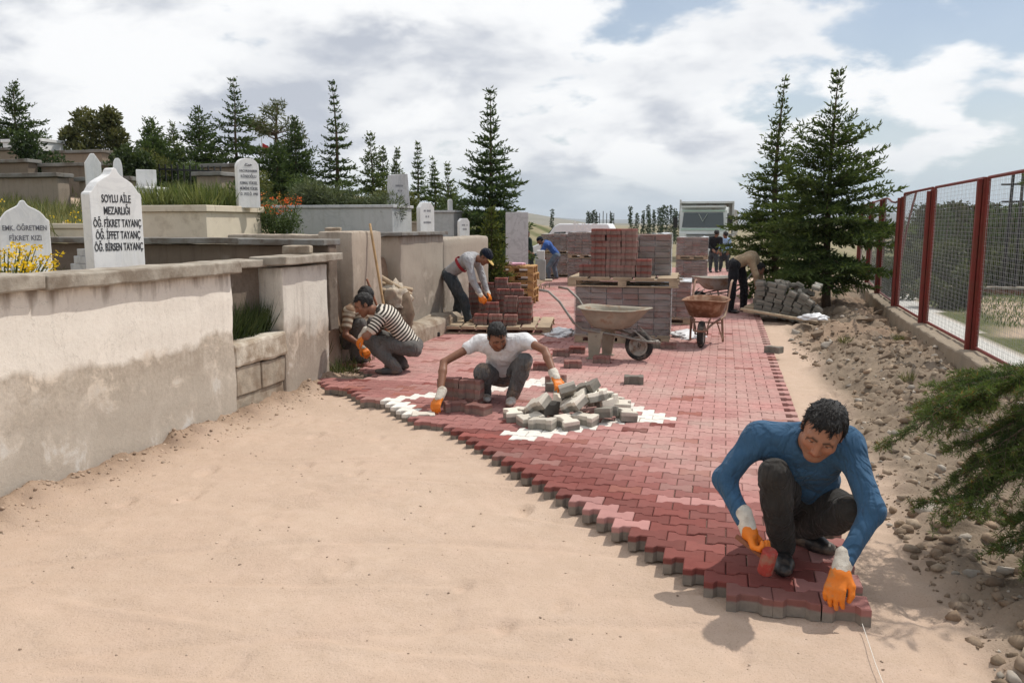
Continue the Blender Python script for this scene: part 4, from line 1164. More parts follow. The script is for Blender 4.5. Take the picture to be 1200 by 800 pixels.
# foreground layer in the blue sweater
pA = make_person(P_(head=(0.475, 3.98, 0.84), neck=(0.415, 4.17, 0.74), chest=(0.415, 4.24, 0.64), pelvis=(0.45, 4.50, 0.33),
    shR=(0.205, 4.20, 0.735), elR=(0.035, 4.12, 0.53), wrR=(0.155, 3.98, 0.345), haR=(0.19, 3.93, 0.265),
    shL=(0.61, 4.16, 0.745), elL=(0.715, 3.98, 0.475), wrL=(0.57, 3.82, 0.245), haL=(0.535, 3.75, 0.165),
    hipR=(0.37, 4.47, 0.33), knR=(0.275, 4.06, 0.585), anR=(0.34, 4.20, 0.165), toR=(0.335, 4.02, 0.122),
    hipL=(0.54, 4.48, 0.33), knL=(0.65, 4.10, 0.42), anL=(0.46, 4.48, 0.17), toL=(0.585, 4.36, 0.122)),
    'man in a blue sweater squatting at the paving edge with orange gloves', WORK, (-0.24, -0.80, -0.53), (0.20, -0.50, 0.83),
    M_BLUE, M_CHARC, M_SHOE, base=(.32, .155, .095), gloves=(0.0042, 0.0042), res=0.0085, head_res=0.0046,
    hand_n=((0.75, -0.35, -0.2), (0.1, 0.25, -1.0)), curls=(1.15, (0.55, 0.50, 0.52, 0.58)), bulk=1.02, hem=0.25, head_sc=1.08, foot_sc=1.2, wide=.066, loose=1.08)
pB = make_person(P_(head=(-2.04, 7.35, 0.75), neck=(-2.03, 7.50, 0.665), chest=(-2.03, 7.56, 0.58), pelvis=(-2.12, 7.80, 0.30),
    shR=(-2.265, 7.5, 0.665), elR=(-2.54, 7.26, 0.50), wrR=(-2.49, 7.00, 0.225), haR=(-2.50, 6.92, 0.155),
    shL=(-1.80, 7.5, 0.70), elL=(-1.57, 7.30, 0.645), wrL=(-1.43, 7.10, 0.44), haL=(-1.37, 7.0, 0.375),
    hipR=(-2.20, 7.80, 0.30), knR=(-2.19, 7.36, 0.40), anR=(-2.24, 7.64, 0.15), toR=(-2.16, 7.42, 0.122),
    hipL=(-2.02, 7.80, 0.30), knL=(-1.79, 7.42, 0.515), anL=(-1.93, 7.52, 0.165), toL=(-1.91, 7.30, 0.122)),
    'man in a white T-shirt crouching behind the pale paver heap, gloved hands spread wide', WORK, (0.42, -0.62, -0.62), (0.30, -0.62, 0.68),
    M_WHITE, M_GREYD, M_SHOEW, base=(.24, .115, .07), sleeves='cap', gloves=(0.006, 0.006), res=0.012, head_res=0.007,
    hand_n=((0.1, 0.3, -1.0), (-0.2, 0.1, -1.0)), curls=(0.55, 0.35), bulk=1.0, hem=0.2)
pC = make_person(P_(head=(-3.98, 8.64, 0.88), neck=(-3.80, 8.70, 0.80), chest=(-3.71, 8.76, 0.72), pelvis=(-3.50, 8.90, 0.385),
    shR=(-3.80, 8.90, 0.765), elR=(-3.95, 8.93, 0.53), wrR=(-3.99, 8.76, 0.55), haR=(-4.04, 8.72, 0.48),
    shL=(-3.72, 8.54, 0.765), elL=(-3.84, 8.38, 0.55), wrL=(-3.90, 8.42, 0.56), haL=(-3.96, 8.38, 0.46),
    hipR=(-3.52, 8.98, 0.375), knR=(-3.92, 8.98, 0.47), anR=(-3.64, 8.94, 0.165), toR=(-3.85, 8.94, 0.122),
    hipL=(-3.48, 8.78, 0.375), knL=(-3.93, 8.66, 0.46), anL=(-3.60, 8.63, 0.165), toL=(-3.82, 8.60, 0.122)),
    'man in a black and white striped shirt squatting side-on near the wall pillar', WORK, (-0.72, -0.45, -0.50), (-0.45, -0.2, 0.87),
    M_STRIPE, M_GREY2, M_SHOEG, base=(.27, .125, .075), sleeves='short', gloves=(0.008, 0.008), res=0.012, head_res=0.008,
    hand_n=((0.3, -0.3, -1.0), (0.3, 0.3, -1.0)), curls=(0.6, 0.6), stripe=True, hem=0.15)
pD = make_person(P_(head=(-4.30, 9.35, 0.90), neck=(-4.39, 9.35, 0.77), chest=(-4.44, 9.37, 0.66), pelvis=(-4.62, 9.45, 0.33),
    shR=(-4.42, 9.16, 0.73), elR=(-4.42, 9.04, 0.46), wrR=(-4.19, 9.02, 0.34), haR=(-4.12, 8.98, 0.27),
    shL=(-4.40, 9.54, 0.75), elL=(-4.36, 9.44, 0.47), wrL=(-4.22, 9.30, 0.36), haL=(-4.17, 9.22, 0.28),
    hipR=(-4.60, 9.36, 0.33), knR=(-4.30, 9.22, 0.57), anR=(-4.42, 9.30, 0.165), toR=(-4.24, 9.22, 0.122),
    hipL=(-4.60, 9.56, 0.33), knL=(-4.28, 9.52, 0.55), anL=(-4.50, 9.55, 0.165), toL=(-4.34, 9.50, 0.122)),
    'man in a tan striped shirt squatting close behind the striped man', WORK, (0.5, -0.35, -0.75), (0.75, -0.1, 0.62),
    M_STRIPET, M_GREY2, M_SHOEG, base=(.22, .10, .06), sleeves='short', gloves=(0.008, 0.008), res=0.013,
    hand_n=((0, 0.3, -1.0), (0, 0.3, -1.0)), curls=(0.6, 0.6), stripe=True)
pE = make_person(P_(head=(-3.72, 12.70, 1.27), neck=(-3.90, 12.76, 1.25), chest=(-4.02, 12.79, 1.235), pelvis=(-4.40, 12.90, 0.985),
    shR=(-3.96, 12.56, 1.21), elR=(-3.87, 12.50, 0.91), wrR=(-3.74, 12.48, 0.68), haR=(-3.67, 12.45, 0.60),
    shL=(-3.94, 12.96, 1.21), elL=(-3.83, 12.92, 0.92), wrL=(-3.72, 12.84, 0.68), haL=(-3.65, 12.78, 0.60),
    hipR=(-4.38, 12.79, 0.94), knR=(-4.10, 12.75, 0.57), anR=(-4.05, 12.80, 0.245), toR=(-3.87, 12.72, 0.205),
    hipL=(-4.40, 13.01, 0.94), knL=(-4.28, 13.05, 0.54), anL=(-4.36, 13.05, 0.165), toL=(-4.18, 12.98, 0.122)),
    'man in a grey shirt and dark cap bending over the loose paver stacks', WORK, (0.62, -0.15, -0.76), (0.76, 0.0, 0.62),
    M_GREYSH, M_JEAN, M_SHOEB, base=(.24, .115, .07), gloves=(0.009, 0.009), res=0.013, head_res=0.009, hair=True, hat=(M_NAVY, M_YEL),
    hand_n=((0.3, 0.5, -0.8), (0.3, -0.5, -0.8)), curls=(0.6, 0.6), hem=0.3)
# the red chest band of the grey shirt
def band_on(root, J0, J1, r, mat, parent_name, width=0.05, flat=0.76, side=None):
    a = np.array(J0) - np.array(root.location); b = np.array(J1) - np.array(root.location); d = nrm(b - a); side = nrm(side); f = nrm(np.cross(side, d))
    V = []; n = 40
    for k in range(n):
        t = 2 * math.pi * k / n
        for o_, rr in ((-width / 2, r), (width / 2, r)):
            V.append(a + d * o_ + side * math.cos(t) * rr + f * math.sin(t) * rr * flat)
    F = [(2 * k, 2 * k + 1, 2 * ((k + 1) % n) + 1, 2 * ((k + 1) % n)) for k in range(n)]
    par = [c for c in root.children if c.name.startswith(parent_name)][0]
    fast_mesh('chest_band', np.array(V), np.array(F), mat, par, True)
band_on(pE, (-4.16, 12.83, 1.14), (-4.40, 12.90, 0.985), 0.176, cloth('red_band', (0.36, 0.04, 0.05)), 'sweater', 0.055, 0.80, side=(0, 1, 0))
pF = make_person(P_(head=(-5.50, 24.8, 1.28), neck=(-5.36, 24.87, 1.22), chest=(-5.26, 24.9, 1.16), pelvis=(-5.02, 25, 0.86),
    shR=(-5.36, 25.06, 1.16), elR=(-5.48, 25.12, 0.92), wrR=(-5.66, 25.06, 0.84), haR=(-5.74, 25.0, 0.82),
    shL=(-5.30, 24.7, 1.16), elL=(-5.46, 24.62, 0.90), wrL=(-5.64, 24.62, 0.82), haL=(-5.72, 24.62, 0.80),
    hipR=(-5.02, 25.1, 0.82), knR=(-5.12, 25.1, 0.47), anR=(-5.05, 25.15, 0.165), toR=(-5.22, 25.1, 0.122),
    hipL=(-5.02, 24.88, 0.82), knL=(-5.24, 24.82, 0.47), anL=(-5.24, 24.9, 0.165), toL=(-5.40, 24.84, 0.122)),
    'man in a royal blue shirt stooping over a pale box by the white van', WORK, (-0.8, -0.2, -0.5), (-0.45, 0, 0.9),
    M_ROYAL, M_JEAN2, M_SHOEG, base=(.22, .105, .065), res=0.016, sc=0.95, hat=(M_NAVY, None), hand_n=((0, 0, -1), (0, 0, -1)), curls=(.5, .5))
pH = make_person(P_(head=(0.66, 16.62, 0.92), neck=(0.58, 16.6, 1.06), chest=(0.50, 16.57, 1.16), pelvis=(0.22, 16.42, 1.04),
    shR=(0.50, 16.36, 1.12), elR=(0.60, 16.30, 0.83), wrR=(0.63, 16.38, 0.58), haR=(0.65, 16.38, 0.50),
    shL=(0.58, 16.78, 1.12), elL=(0.70, 16.86, 0.82), wrL=(0.72, 16.88, 0.58), haL=(0.73, 16.90, 0.50),
    hipR=(0.19, 16.32, 1.0), knR=(0.17, 16.29, 0.58), anR=(0.16, 16.36, 0.165), toR=(0.30, 16.26, 0.122),
    hipL=(0.29, 16.53, 1.0), knL=(0.40, 16.60, 0.57), anL=(0.40, 16.66, 0.165), toL=(0.54, 16.72, 0.122)),
    'man in a tan shirt and black trousers bending over the grey paver heap', WORK, (0.7, 0.2, -0.7), (0.7, 0.2, 0.65),
    M_TAN, M_BLACKSH, M_SHOE, base=(.22, .105, .065), res=0.014, bulk=1.06, hand_n=((0, 0, -1), (0, 0, -1)), curls=(.6, .6), hem=0.3)
pI = make_person(P_(head=(-0.28, 30, 1.46), neck=(-0.30, 30, 1.29), chest=(-0.31, 30, 1.18), pelvis=(-0.36, 30, 0.79),
    shR=(-0.46, 30.08, 1.27), elR=(-0.54, 29.9, 1.0), wrR=(-0.38, 29.72, 0.88), haR=(-0.32, 29.66, 0.84),
    shL=(-0.14, 29.92, 1.27), elL=(-0.08, 29.8, 1.0), wrL=(-0.18, 29.68, 0.86), haL=(-0.22, 29.64, 0.82),
    hipR=(-0.44, 30.06, 0.79), knR=(-0.46, 30.08, 0.46), anR=(-0.47, 30.1, 0.165), toR=(-0.42, 29.92, 0.122),
    hipL=(-0.27, 29.94, 0.79), knL=(-0.26, 29.9, 0.46), anL=(-0.25, 29.92, 0.165), toL=(-0.19, 29.76, 0.122)),
    'man in a black shirt standing in front of the parked truck', WORK, (0.5, 0.7, -0.2), (0, 0, 1), M_BLACKSH, M_JEAN, M_SHOE,
    base=(.22, .105, .065), res=0.018, sc=0.92, hand_n=((0, 0, -1), (0, 0, -1)), curls=(.5, .5))
pJ = make_person(P_(head=(0.02, 30.6, 1.40), neck=(0.0, 30.6, 1.24), chest=(0.0, 30.6, 1.13), pelvis=(0.0, 30.6, 0.74),
    shR=(-0.14, 30.6, 1.22), elR=(-0.20, 30.55, 0.95), wrR=(-0.14, 30.45, 0.78), haR=(-0.12, 30.4, 0.72),
    shL=(0.15, 30.6, 1.22), elL=(0.22, 30.55, 0.95), wrL=(0.14, 30.4, 0.80), haL=(0.10, 30.35, 0.74),
    hipR=(-0.07, 30.6, 0.74), knR=(-0.10, 30.6, 0.44), anR=(-0.12, 30.62, 0.165), toR=(-0.11, 30.44, 0.122),
    hipL=(0.08, 30.6, 0.74), knL=(0.12, 30.58, 0.44), anL=(0.14, 30.62, 0.165), toL=(0.14, 30.44, 0.122)),
    'man in a light blue shirt standing close beside the man in black', WORK, (-0.6, 0.6, -0.15), (0, 0, 1), M_LBLUE, M_JEAN, M_SHOE,
    base=(.22, .105, .065), res=0.018, sc=0.9, hand_n=((0, 0, -1), (0, 0, -1)), curls=(.5, .5))
pG = make_person(P_(head=(-6.44, 27, 1.44), neck=(-6.40, 27, 1.28), chest=(-6.38, 27, 1.17), pelvis=(-6.34, 27, 0.80),
    shR=(-6.46, 27.14, 1.25), elR=(-6.50, 27, 1.0), wrR=(-6.36, 26.86, 0.88), haR=(-6.30, 26.82, 0.86),
    shL=(-6.32, 26.86, 1.25), elL=(-6.24, 26.8, 1.0), wrL=(-6.18, 26.7, 0.82), haL=(-6.14, 26.66, 0.78),
    hipR=(-6.38, 27.09, 0.80), knR=(-6.38, 27.1, 0.46), anR=(-6.39, 27.1, 0.165), toR=(-6.24, 27.04, 0.122),
    hipL=(-6.30, 26.91, 0.80), knL=(-6.26, 26.9, 0.46), anL=(-6.25, 26.9, 0.165), toL=(-6.10, 26.84, 0.122)),
    'person in a dark green jacket half hidden behind the tall grey slab', WORK, (0.8, -0.3, -0.3), (0.2, 0, 1), M_GREENSH, M_JEAN, M_SHOE,
    base=(.25, .12, .075), res=0.018, sc=0.95, hand_n=((0, 0, -1), (0, 0, -1)), curls=(.5, .5))
# ------------------------------------------------------------------ loose pavers
M_PV_RED = paver_mat('paver_red', False, (0.215, 0.062, 0.05), (0.20, 0.135, 0.115), True, 0.2)
M_PV_DUSTY = paver_mat('paver_dusty', False, (0.235, 0.105, 0.088), (0.235, 0.165, 0.14), True, 0.3)
M_PV_PALE = paver_mat('paver_pale', False, (0.70, 0.645, 0.55), (0.26, 0.24, 0.205), True, 0.12)
M_PV_GREY = paver_mat('paver_grey', False, (0.215, 0.20, 0.17), (0.175, 0.165, 0.14), True, 0.25)
def paver_proto(mat):
    o = mesh_obj('paver_mesh', PV, PF, mat); me = o.data; bpy.data.objects.remove(o); return me
PAV = {k: paver_proto(m) for k, m in (('red', M_PV_RED), ('dusty', M_PV_DUSTY), ('pale', M_PV_PALE), ('grey', M_PV_GREY))}
def paver(kind, loc, rz=0.0, rx=0.0, ry=0.0, label='', group=None):
    o = bpy.data.objects.new('paver', PAV[kind]); o.location = loc; o.rotation_euler = (rx, ry, rz); COL.objects.link(o)
    return tag(o, label, 'paving block', group)

M_WOOD = simple('pallet_wood', (0.46, 0.36, 0.25), 0.85, 0.25, 6, 0.4, 50, 0.15, dirt=(0.27, 0.21, 0.15), dirt_amt=0.5)
M_WOODY = simple('yellow_wood', (0.46, 0.27, 0.11), 0.8, 0.2, 7, 0.3, 50, 0.2, dirt=(0.3, 0.17, 0.08), dirt_amt=0.4)
M_HANDLE = simple('ash_handle', (0.50, 0.33, 0.17), 0.7, 0.2, 9, 0.2, 60, 0.25, dirt=(0.3, 0.2, 0.11), dirt_amt=0.4)
M_HANDLER = simple('red_brown_handle', (0.24, 0.095, 0.05), 0.7, 0.2, 9, 0.2)

def pallet_mb(w, d, h=0.125, board=0.022, n=7):
    b = MB(); bw = w / n
    for k in range(n): b.box((-w / 2 + bw * (k + .5), 0, h - board / 2), (bw * 0.86, d, board))
    for y in (-d / 2 + .05, 0, d / 2 - .05): b.box((0, y, h - board - .012), (w, .09, .022))
    for x in (-w / 2 + .07, 0, w / 2 - .07):
        for y in (-d / 2 + .05, 0, d / 2 - .05): b.box((x, y, .02 + (h - board - .043) / 2 + .0), (.12, .09, h - board - .046))
    for y in (-d / 2 + .05, 0, d / 2 - .05): b.box((0, y, .010), (w, .09, .019))
    return b

# ------------------------------------------------------------------ shrink-wrapped loads of pavers
def courses_mat():
    t = NT('paver_courses'); z = t.sep(t.tc('Object'))[2]; n = t.noise(12, 5, .6)
    at = t.attr('Col'); f = t.math('FRACT', t.math('DIVIDE', z, PH))
    c = t.mix(t.map(f, 0.52, 0.62), t.mix(1.0, at, (0.86, 1.0, 1.0), 'MULTIPLY'), at)
    c = t.mix(t.map(n, .35, .7, 0, .4), c, (0.27, 0.20, 0.165)); t.color(c); t.rough(.9); t.spec(.15)
    t.bump(t.noise(90, 4, .6), .3, .006); return t.m
M_COURSE = courses_mat()
def wrap_mat(name, tint, amt, bumpy=0.7):
    t = NT(name); t.b.inputs['Roughness'].default_value = .22; t.color(tint); t.spec(.5)
    mp = t.n('ShaderNodeMapping'); mp.inputs['Scale'].default_value = (1, 1, 2.4); t.l(t.tc(), mp.inputs[0])
    n = t.noise(3.2, 5, .6, mp.outputs[0], 1.2); n2 = t.noise(11, 4, .6, mp.outputs[0], .8)
    t.bump(t.math('ADD', n, t.math('MULTIPLY', n2, .4)), bumpy, .05)
    tr = t.n('ShaderNodeBsdfTransparent'); tr.inputs[0].default_value = (.96, .96, .97, 1)
    mx = t.n('ShaderNodeMixShader'); t.l(t.map(n, .40, .66, amt * .5, min(1, amt * 1.9)), mx.inputs[0]); t.l(tr.outputs[0], mx.inputs[1]); t.l(t.b.outputs[0], mx.inputs[2])
    t.l(mx.outputs[0], t.out.inputs[0]); return t.m
M_WRAP = wrap_mat('stretch_film', (.62, .60, .60), .17)
M_WRAPW = wrap_mat('stretch_film_thick', (.80, .82, .85), .62)
M_PLASTIC = simple('white_plastic', (.74, .74, .75), .4, .06, 5, .4, 14, .4)

def load(x, y, z, w, d, layers, rz, label, side_white=False, base=True, wrapped=True, gap=1.0, seed=1, bottom=.125):
    r = np.random.default_rng(seed)
    root = empty('wrapped_paver_load', (x, y, z), rz, label, 'paver load', 'wrapped loads of pavers along the road')
    z0 = bottom if base else 0.0
    if base: pallet_mb(w + .02, d + .02, bottom).build('wooden_base', M_WOOD, root, .003)
    nx = max(1, round(w / PL)); nd = max(1, round(d / PR)); bx, bd = w / nx, d / nd
    V = []; F = []; C = []
    def brick(c, sx, sy, sz):
        b0 = len(V)
        for k in range(8):
            V.append((c[0] + sx * (.5 if k & 1 else -.5), c[1] + sy * (.5 if k & 2 else -.5), c[2] + sz * (.5 if k & 4 else -.5)))
        for f in ((0, 2, 3, 1), (4, 5, 7, 6), (0, 1, 5, 4), (2, 6, 7, 3), (0, 4, 6, 2), (1, 3, 7, 5)): F.append(tuple(b0 + i for i in f))
        col = np.array((.25, .18, .15)) * r.uniform(.75, 1.2) * (np.array((1.15, .75, .7)) if r.random() < .25 else 1)
        C.extend([col] * 8)
    for k in range(layers):
        for i in range(nx):
            for j in range(nd):
                if 0 < i < nx - 1 and 0 < j < nd - 1 and k < layers - 1: continue
                brick((-w / 2 + bx * (i + .5) + r.normal(0, .0025), -d / 2 + bd * (j + .5) + r.normal(0, .0025), z0 + PH * (k + .5) + .002), bx - .010, bd - .009, PH - .009)
    o = mesh_obj('paver_courses', V, F, M_COURSE, root); set_col(o, np.array(C))
    h = layers * PH
    if wrapped:
        bm = bmesh.new(); n = 14; e = .012
        def sheet(P, nu, nv, mi):
            g = [[bm.verts.new(P(i / nu, j / nv)) for i in range(nu + 1)] for j in range(nv + 1)]
            for j in range(nv):
                for i in range(nu):
                    f = bm.faces.new((g[j][i], g[j][i + 1], g[j + 1][i + 1], g[j + 1][i])); f.material_index = mi; f.smooth = True
        W, D = w / 2 + e, d / 2 + e; T = z0 + h + e; B = z0 - .03
        sheet(lambda u, v: (-W + 2 * W * u, -D, B + (T - B) * v), n, 8, 0)
        sheet(lambda u, v: (W - 2 * W * u, D, B + (T - B) * v), n, 8, 0)
        sheet(lambda u, v: (W, -D + 2 * D * u, B + (T - B) * v), n, 8, 1 if side_white else 0)
        sheet(lambda u, v: (-W, D - 2 * D * u, B + (T - B) * v), n, 8, 0)
        sheet(lambda u, v: (-W + 2 * W * u, -D + .10 * v * (1 + .4 * math.sin(u * 17)), T + .004 + .012 * math.sin(u * 9) * v), n, 3, 1)
        sheet(lambda u, v: (-W + 2 * W * u, D - .10 * v, T + .004), n, 3, 1)
        sheet(lambda u, v: (W - .12 * v * (1 + .4 * math.sin(u * 13)), -D + 2 * D * u, T + .006 + .015 * math.sin(u * 11) * v), n, 3, 1)
        bmesh.ops.remove_doubles(bm, verts=bm.verts, dist=.0008)
        for v in bm.verts: v.co += mnoise.noise_vector(v.co * 5 + Vector((seed, 0, 0))) * .010
        me = bpy.data.meshes.new('stretch_wrap'); bm.to_mesh(me); bm.free(); me.materials.append(M_WRAP); me.materials.append(M_WRAPW)
        link(bpy.data.objects.new('stretch_wrap', me), root)
    return root
G0 = PH   # top of the paving
load(-1.43, 12.40, G0, 1.36, 1.28, 8, R(3), 'film-wrapped load of pavers right behind the nearest wheelbarrow, carrying an open pallet on top', True, seed=1)
dk = empty('pallet', (-1.42, 12.38, G0 + .125 + 8 * PH + .01), R(2), 'weathered wooden pallet laid on top of the nearest wrapped load, holding loose red stacks', 'pallet', 'wooden pallets')
pallet_mb(1.58, 1.34, .14, .026, 5).build('deck', M_WOOD, dk, .003)
ZD = G0 + .125 + 8 * PH + .15
load(-1.24, 12.68, ZD, .92, .66, 7, R(2), 'small film-wrapped remainder of pavers on the upper pallet behind the open red stacks', True, False, seed=2)
load(-1.02, 14.75, G0, .95, 1.0, 7, R(2), 'wrapped load with torn film standing just behind the nearest load', True, seed=3)
for z, s_, t in ((G0, 4, 'lower wrapped load of the pair beside the man in royal blue'), (G0 + .125 + 7 * PH + .02, 5, 'upper wrapped load of the pair beside the man in royal blue')):
    load(-5.2, 26.6, z, 1.05, 1.1, 7 if s_ == 4 else 6, R(-3), t, True, seed=s_)
for z, s_, t in ((G0, 6, 'lower wrapped load left of the open red paver stacks, under another'), (G0 + .125 + 7 * PH + .02, 7, 'upper wrapped load left of the open red stacks, below the white letters')):
    load(-3.92, 23.6, z, .80, 1.1, 7, R(2), t.replace('left of', 'beside'), True, seed=s_)
for z, s_, t in ((G0, 8, 'lower wrapped load of the pair in front of the truck cab'), (G0 + .125 + 6 * PH + .04, 9, 'upper wrapped load of the pair in front of the truck cab')):
    load(-.92, 25.1, z, .90, 1.1, 6, R(1), t, False, seed=s_)

STK = 'loose red pavers stacked on the upper pallet'
for ci, (cx, n, k) in enumerate(((-1.755, 8, 'red'), (-1.538, 8, 'dusty'), (-1.321, 8, 'dusty'), (-1.10, 3, 'red'))):
    for j in range(2 if ci < 3 else 1):
        for q in range(n):
            kind = 'red' if (ci == 0 or (ci == 1 and q > 5) or ci == 3) else 'dusty'
            paver(kind, (cx + rng.normal(0, .006), 11.85 + .128 * j + (rng.normal(0, .006)), ZD + q * (PH + .001)), R(2) + rng.normal(0, .02), label='red paver in the open stacks on the upper pallet over the nearest wrapped load', group=STK)
for q in range(2): paver('red', (-1.93, 11.86 - .01 * q, ZD + q * (PH + .001)), R(4), label='bright red paver of the short stack at the pallet corner before the tall open stacks', group='short red stack at the pallet corner')

# the pallet with loose stacks where the man in grey works
pl = empty('pallet', (-3.62, 12.95, G0), R(9), 'low wooden pallet under the loose paver stacks by the man in grey', 'pallet', 'wooden pallets')
pallet_mb(1.9, 1.45, .12, .024, 8).build('deck', M_WOOD, pl, .003)
ST2 = 'loose pavers stacked beside the man in grey'
for x, y, n in [(-4.10, 13.4, 7), (-3.87, 13.4, 7), (-3.64, 13.4, 8), (-3.41, 13.4, 7), (-3.55, 13.2, 6), (-3.31, 13.2, 6), (-3.08, 12.78, 5), (-3.33, 12.85, 5), (-3.82, 12.68, 1), (-3.58, 12.64, 4), (-3.72, 12.48, 2), (-3.48, 12.46, 2), (-3.24, 12.48, 2), (-3.10, 13.0, 4), (-3.87, 13.22, 4)]:
    for q in range(n):
        paver('dusty' if rng.random() < .75 else 'red', (x + rng.normal(0, .007), y + rng.normal(0, .007), G0 + .122 + q * (PH + .001)), R(9) + rng.normal(0, .03), label='dusty red paver in the loose stacks on the low pallet beside the man in grey', group=ST2)

# empty yellow pallets stacked with a pink sheet on top
for k in range(5):
    p_ = empty('pallet', (-4.42 + .02 * (k % 2), 17.35 - .02 * (k % 3), G0 + .165 * k), R(4 + (k * 7) % 5), 'yellowish empty pallet in the stack before the tall grey slab', 'pallet', 'stacked empty pallets')
    pallet_mb(.95, .95, .155, .026, 6).build('deck', M_WOODY, p_, .003)
tag(MB().box((0, 0, 0), (.42, .3, .05)).build('plastic_sheet', simple('pink_sheet', (.72, .40, .50), .6, .1), None, .02, jitter=.02, cuts=3, loc=(-4.35, 17.1, G0 + .855)), 'folded pink sheet lying on the stack of yellow pallets', 'plastic sheet')

# heap of pale pavers before the man in white
LP = 'pale concrete paver tipped out in the heap before the man in white'
GP = 'pale pavers heaped on the new paving'
heap = [(-1.62, 6.65, 0, 'f'), (-1.47, 6.52, 0, 'f'), (-1.46, 6.92, 0, 's'), (-1.25, 6.62, 0, 'f'), (-1.10, 6.80, 0, 'f'), (-1.36, 7.22, .02, 's'), (-1.33, 7.55, 0, 'f'), (-1.16, 7.40, .10, 't'), (-1.10, 7.72, 0, 'f'), (-.98, 7.38, 0, 's'),
        (-.90, 6.98, .0, 't'), (-.80, 7.48, 0, 'f'), (-1.22, 7.10, .09, 't'), (-1.84, 6.80, 0, 'f'), (-1.72, 6.98, .0, 'f'), (-1.58, 7.18, .0, 'f'), (-1.04, 7.10, .10, 't'), (-.94, 7.66, 0, 'f'), (-1.20, 6.90, .08, 't'), (-1.42, 7.36, .08, 't'), (-1.02, 7.52, .09, 'f'), (-1.55, 6.80, .085, 't'), (-1.13, 7.22, .17, 't'), (-1.30, 7.02, .17, 't'), (-.72, 7.10, 0, 'f')]
hr_ = np.random.default_rng(21)
for x, y, dz, m in [(-1.22 + (a + 1.22) * .86, 7.12 + (b - 7.12) * .86, c, d) for a, b, c, d in heap]:
    kind = 'pale' if hr_.random() < .92 else 'grey'
    rz = hr_.uniform(0, 6.28)
    if m == 'f': rx, ry, z = hr_.normal(0, .05), hr_.normal(0, .05), G0 + .003
    elif m == 's': rx, ry, z = hr_.choice((-1, 1)) * (1.45 + hr_.normal(0, .08)), hr_.normal(0, .1), G0 + .085
    else: rx, ry, z = hr_.uniform(-.75, .75), hr_.uniform(-.5, .5), G0 + .04
    paver(kind, (x, y, z + dz), rz, rx, ry, LP, GP)
paver('pale', (-2.60, 6.86, .012), R(20), .06, 0, 'pale paver under the gloved hand of the man in white at the paving edge')
# dark red pavers stacked beside his knee
for x, y, z, rz in [(-2.50, 7.30, 0, .1), (-2.28, 7.26, 0, -.1), (-2.50, 7.30, .086, .15), (-2.27, 7.27, .086, -.05), (-2.52, 7.55, 0, .3), (-2.50, 7.31, .172, .05), (-2.27, 7.28, .172, .0), (-2.36, 7.06, 0, .5), (-2.12, 7.0, 0, -.3)]:
    paver('dusty', (x, y, G0 + .002 + z), rz, label='dark red paver in the small pile by the bent knee of the man in white', group='small pile of red pavers by the man in white')
# single pavers left lying about
single = [(-.90, 8.78, 'grey', .1, 'lone grey paver lying on the clean paving past the pale heap'), (.69, 11.39, 'grey', -.5, 'dark paver on the sand at the outer edge of the paving'),
          (-2.04, 9.36, 'red', .1, 'loose red paver nearest behind the raised glove of the man in white'), (-1.72, 9.60, 'dusty', .25, 'loose dusty paver between the wheelbarrow leg and the raised glove'),
          (-2.02, 10.42, 'dusty', .05, 'dusty paver lying in front of the pallet foot, outer of two'), (-1.86, 10.72, 'red', .1, 'red paver tucked close under the wheelbarrow handles'), (-1.43, 10.02, 'dusty', .05, 'dusty paver beneath the tray of the nearest wheelbarrow'),
          (-.70, 11.42, 'dusty', .05, 'paver lying against the corner of the nearest wrapped load'), (-.92, 11.45, 'grey', .1, 'greyish paver beside the wheel of the nearest wheelbarrow'),
          (-2.50, 8.78, 'red', .6, 'red paver lying inside the white diamond behind the man in white'), (-1.72, 8.58, 'dusty', 1.2, 'short red paver on the white band by the raised glove'), (-1.66, 8.22, 'grey', 1.5, 'grey offcut standing near the white band, beyond the heap'),
          (-2.16, 8.42, 'red', .9, 'red paver behind the shoulder of the man in white')]
for x, y, k, rz, lb in single: paver(k, (x, y, G0 + .003), rz, 0, 0, lb)
o = paver('red', (1.70, 7.15, .26), .7, .35, -.3, 'pink broken paver lying in the rubble under the cedar twigs'); o.scale = (.8, .9, .9)

# grey heap slumped off its pallet by the stooping man
gp = empty('pallet', (1.12, 16.15, G0 + .0), R(-14), 'tilted dark pallet under the slumped grey pavers', 'pallet', 'wooden pallets'); gp.rotation_euler = (0, R(7), R(-14))
pallet_mb(1.3, 1.0, .12).build('deck', M_WOOD, gp, .003)
GH = 'grey pavers slumped off the pallet'
gr_ = np.random.default_rng(9)
for c in range(7):
    lean = R(4 + c * 5.0 + gr_.normal(0, 1.5))
    bx = .66 + c * .148; n = (7, 7, 7, 6, 6, 5, 4)[c]
    for d in range(2):
        for q in range(n):
            h = .15 + q * (PH + .002)
            px = bx + math.sin(lean) * (q * (PH + .002)) * .9; pz = .14 + math.cos(lean) * q * (PH + .002) - .02 * c
            a = R(-14)
            wx = .62 + (px - .62) * math.cos(a) + gr_.normal(0, .008); wy = 15.85 - (px - .62) * .28 + d * .26 + gr_.normal(0, .02)
            paver('grey', (wx, wy, pz), a + math.pi / 2 + gr_.normal(0, .09), lean + gr_.normal(0, .05), gr_.normal(0, .05), 'grey paver in the slumped heap on the tilted pallet under the cedar trees', GH)
